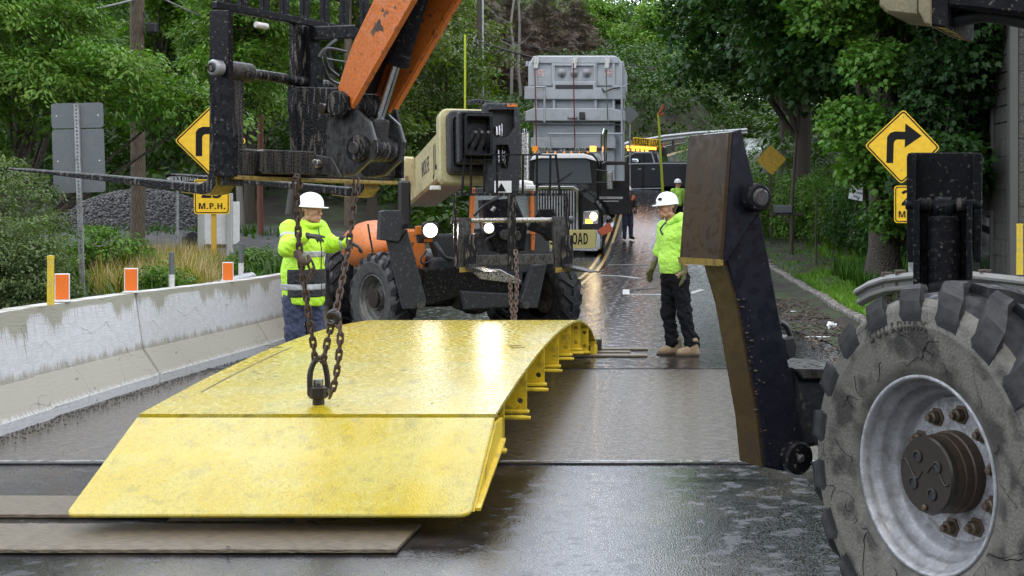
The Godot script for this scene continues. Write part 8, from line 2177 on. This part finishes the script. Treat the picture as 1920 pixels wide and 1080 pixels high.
func chain_run(t: Node3D, pts: Array, pitch: float, twist0 := 0.0) -> void:
	var p := smooth_path(pts, 14)
	var total := 0.0
	for k in p.size() - 1: total += p[k].distance_to(p[k + 1])
	var n := int(round(total / pitch))
	var step := total / n
	var k := 0; var run := 0.0; var want := step * 0.5
	for i in n:
		while k < p.size() - 2 and run + p[k].distance_to(p[k + 1]) < want:
			run += p[k].distance_to(p[k + 1]); k += 1
		var c := p[k].lerp(p[k + 1], (want - run) / maxf(1e-6, p[k].distance_to(p[k + 1])))
		var y := (p[k + 1] - p[k]).normalized(); var x := y.cross(Vector3(0, 0, 1)).normalized(); var z := x.cross(y)
		var a := twist0 + (PI / 2 if i % 2 else 0.0) + rng.randf_range(-0.22, 0.22)
		put("chain_link", link_mesh(pitch), M.rusty_chain, t, Transform3D(Basis(x, y, z) * Basis(Vector3.UP, a), c - t.position))
		want += step

func build_chains() -> void:
	var base := Vector3(px(597, 750, 7.43).x, ramp_y(7.43), -7.43)
	# hoist ring bolted into the ramp
	var t := thing("hoist_ring", "heavy dark swivel hoist ring bolted into the ramp's front edge", "hoist ring", base)
	rod("bolt_shank", M.oily_steel, t, Vector3(0, -0.01, 0), Vector3(0, 0.05, 0), 0.035, 8, 0.004)
	rod("bushing", M.oily_steel, t, Vector3(0, 0.035, 0), Vector3(0, 0.105, 0), 0.055, 22, 0.008)
	rod("bolt_head", M.bare_steel, t, Vector3(0, 0.105, 0), Vector3(0, 0.145, 0), 0.030, 6, 0.003)
	rod("pivot_pin", M.oily_steel, t, Vector3(-0.062, 0.07, 0), Vector3(0.062, 0.07, 0), 0.022, 14)
	var bail := Geo.new()
	bail.tube(smooth_path([Vector3(-0.040, 0.05, 0.02), Vector3(-0.044, 0.13, 0.02), Vector3(-0.040, 0.20, 0.012), Vector3(-0.012, 0.262, 0.0), Vector3(0.022, 0.255, -0.01), Vector3(0.040, 0.19, -0.02), Vector3(0.048, 0.12, -0.02), Vector3(0.045, 0.05, -0.02)]), 0.017, 12)
	put("bail", bail, M.oily_steel, t)
	var top := base + Vector3(-0.005, 0.25, 0)
	var P := 0.047
	t = thing("lifting_chain", "left rusty chain with a grab hook halfway, hanging from the fork carriage", "chain", px(555, 350, 7.2), 0.0, "")
	chain_run(t, [px(553, 338, 7.25), px(555, 352, 7.25), px(562, 470, 7.3), px(577, 575, 7.35), px(588, 650, 7.4), top + Vector3(-0.012, 0, 0.01)], P)
	chain_run(t, [px(553, 338, 7.25), px(558, 330, 7.35), px(562, 340, 7.4), px(561, 352, 7.35)], P)
	var hk := Geo.new()
	hk.tube(smooth_path([px(556, 470, 7.28) - t.position, px(563, 486, 7.27) - t.position, px(573, 492, 7.26) - t.position, px(580, 487, 7.27) - t.position, px(577, 478, 7.28) - t.position]), [0.018, 0.02, 0.024, 0.026, 0.022, 0.018, 0.018, 0.02, 0.024, 0.026, 0.024, 0.02, 0.018, 0.018, 0.016, 0.016, 0.014, 0.013, 0.013, 0.012, 0.012, 0.012, 0.01, 0.008, 0.006], 10)
	put("grab_hook", hk, M.rusty_chain, t)
	chain_run(t, [px(580, 490, 7.3), px(585, 506, 7.3), px(580, 520, 7.3)], P)
	t = thing("lifting_chain", "right rusty chain with a ring and a looped loose tail", "chain", px(668, 350, 7.8), 0.0, "")
	chain_run(t, [px(668, 336, 7.85), px(665, 370, 7.8), px(652, 470, 7.65), px(638, 545, 7.5), px(627, 596, 7.4)], P)
	chain_run(t, [px(622, 608, 7.38), px(614, 640, 7.38), px(607, 672, 7.38), top + Vector3(0.015, 0, -0.01)], P)
	chain_run(t, [px(630, 600, 7.35), px(638, 622, 7.32), px(635, 670, 7.32), px(628, 715, 7.34), px(619, 744, 7.36)], P)
	var h2 := Geo.new()
	h2.tube(smooth_path([px(618, 596, 7.37) - t.position, px(622, 587, 7.36) - t.position, px(632, 590, 7.35) - t.position, px(634, 601, 7.35) - t.position, px(626, 608, 7.36) - t.position, px(617, 606, 7.37) - t.position]), 0.021, 10)
	put("grab_hook", h2, M.oily_steel, t)
	var b2 := px(966, 600, 13.6)
	t = thing("lifting_chain", "rusty double chain hanging from the far telehandler's carriage to the ramp's far end", "chain", px(964, 510, 14.0), 0.0, "")
	chain_run(t, [px(956, 520, 14.0), px(958, 560, 13.8), px(962, 600, 13.6)], 0.055)
	chain_run(t, [px(967, 470, 14.2), px(969, 520, 14.0), px(968, 560, 13.8), px(965, 600, 13.6)], 0.055)

func build_small() -> void:
	# grit washed against the barrier's foot and scattered over the deck joint
	var pb := Geo.new(); pb.ball(Vector3(), Vector3(1, 0.6, 0.8), 5, 3)
	var pl := []; var cl := []
	for i in 2600:
		var d := rng.randf_range(6.5, 19.0); var x := -4.84 + absf(rng.randfn()) * 0.10
		if i > 1900: d = rng.randf_range(5.0, 22.0); x = rng.randf_range(-4.7, 2.6)
		var s := rng.randf_range(0.003, 0.010) * (1.0 if i < 1900 else 0.3)
		pl.append(Transform3D(Basis.from_euler(Vector3(0, rng.randf() * 6, 0)).scaled(Vector3(s, s, s)), Vector3(x, road_y(d) + 0.008, -d)))
		var q := rng.randf_range(0.15, 0.8); cl.append(Color(q, q * 0.92, q * 0.82))
	scatter("road_grit", pb.mesh(), M.stone, pl, cl)
	pl = []; cl = []
	for i in 110:
		var d := rng.randf_range(7.3, 14.0); var x := rng.randf_range(-2.95, -1.05)
		var s := 0.002 + 0.007 * pow(rng.randf(), 4.0)
		pl.append(Transform3D(Basis.from_euler(Vector3(0, rng.randf() * 6, 0)).scaled(Vector3(s * 1.5, s * 0.5, s)), Vector3(x + ramp_x(d), ramp_y(d) + 0.001, -d)))
		var q := rng.randf_range(0.1, 0.5); cl.append(Color(q, q * 0.8, q * 0.55))
	scatter("deck_grit", pb.mesh(), M.stone, pl, cl)
	# cracks in the far asphalt
	for e in [[[1180.0, 470.0], [1168.0, 478.0], [1160.0, 486.0], [1150.0, 489.0], [1146.0, 497.0], [1138.0, 503.0]], [[1205.0, 452.0], [1190.0, 458.0], [1184.0, 464.0], [1180.0, 470.0]], [[1228.0, 540.0], [1212.0, 542.0], [1200.0, 541.0], [1180.0, 545.0]]]:
		var ck := Geo.new()
		for k in e.size() - 1:
			var a := on_plane(e[k][0], e[k][1], Vector3(0, 0.0, 0), Vector3.UP); var b2 := on_plane(e[k + 1][0], e[k + 1][1], Vector3(0, 0.0, 0), Vector3.UP)
			a.y = road_y(-a.z) + 0.004; b2.y = road_y(-b2.z) + 0.004
			ck.bar(a, b2, 0.07 + 0.03 * (k % 2), 0.004, 0.0)
		struct("road_crack", ck, M.sign_black)
	# litter by the kerb
	var p := on_plane(1553, 612, Vector3(0, 0.06, 0), Vector3.UP)
	var g := Geo.new()
	for k in 9:
		var a := k * 0.7; g.ball(Vector3(cos(a) * 0.03 + k * 0.008, 0.025 + 0.02 * sin(a * 2.0), sin(a) * 0.05), Vector3(0.035, 0.02, 0.03).rotated(Vector3.UP, a).abs() + Vector3.ONE * 0.004, 7, 5, Basis.from_euler(Vector3(a, a * 1.3, 0.3)))
	var o := put("plastic_litter", g, M.sign_white, self, Transform3D(Basis(), p)); tag(o, "crumpled white plastic litter lying on the kerb stone", "litter")
	for e in [[1533.0, 632.0, 0.16, "flat white paper scrap on the wet shoulder left of the crumpled litter"], [1590.0, 640.0, 0.05, "small white scrap on the shoulder beside the kerb near the tyre"], [1487.0, 584.0, 0.05, "tiny white scrap on the shoulder beside the raised stabiliser"]]:
		var q := on_plane(e[0], e[1], Vector3(0, road_y(16) + 0.02, 0), Vector3.UP)
		var s := Geo.new(); s.prism(V2([-e[2], -0.03, -e[2] * 0.3, -0.05, e[2], -0.02, e[2] * 0.9, 0.03, -e[2] * 0.5, 0.05]), Vector3(), Vector3.RIGHT, Vector3.BACK, Vector3(0.1, 1, 0.1).normalized(), 0.0, 0.006, 0.0)
		var w := put("paper_scrap", s, M.sign_white, self, Transform3D(Basis(), q)); tag(w, e[3], "litter")
	var tw := Geo.new(); var b := on_plane(1515, 640, Vector3(0, road_y(16) + 0.02, 0), Vector3.UP)
	tw.tube(smooth_path([b, b + Vector3(0.1, 0.02, -0.15), b + Vector3(0.05, 0.03, -0.4), b + Vector3(0.16, 0.01, -0.6)]), [0.012, 0.01, 0.009, 0.009, 0.008, 0.008, 0.007, 0.006, 0.006, 0.005, 0.005, 0.004, 0.004, 0.004, 0.003, 0.003, 0.002, 0.002, 0.002], 5)
	tag(put("stick", tw, M.pole_wood, self), "thin pale stick on the muddy shoulder by the stabiliser", "stick")
	var s2 := Geo.new(); var c := on_plane(425, 1025, Vector3(0, 0.03, 0), Vector3.UP)
	s2.tube(PackedVector3Array([c, c + Vector3(0.03, 0.015, 0.05), c + Vector3(0.07, 0.004, 0.12)]), [0.003, 0.0025, 0.001], 5)
	tag(put("grass_stalk", s2, M.pole_wood, self), "single dry stalk lying on the nearest plywood strip", "stalk")
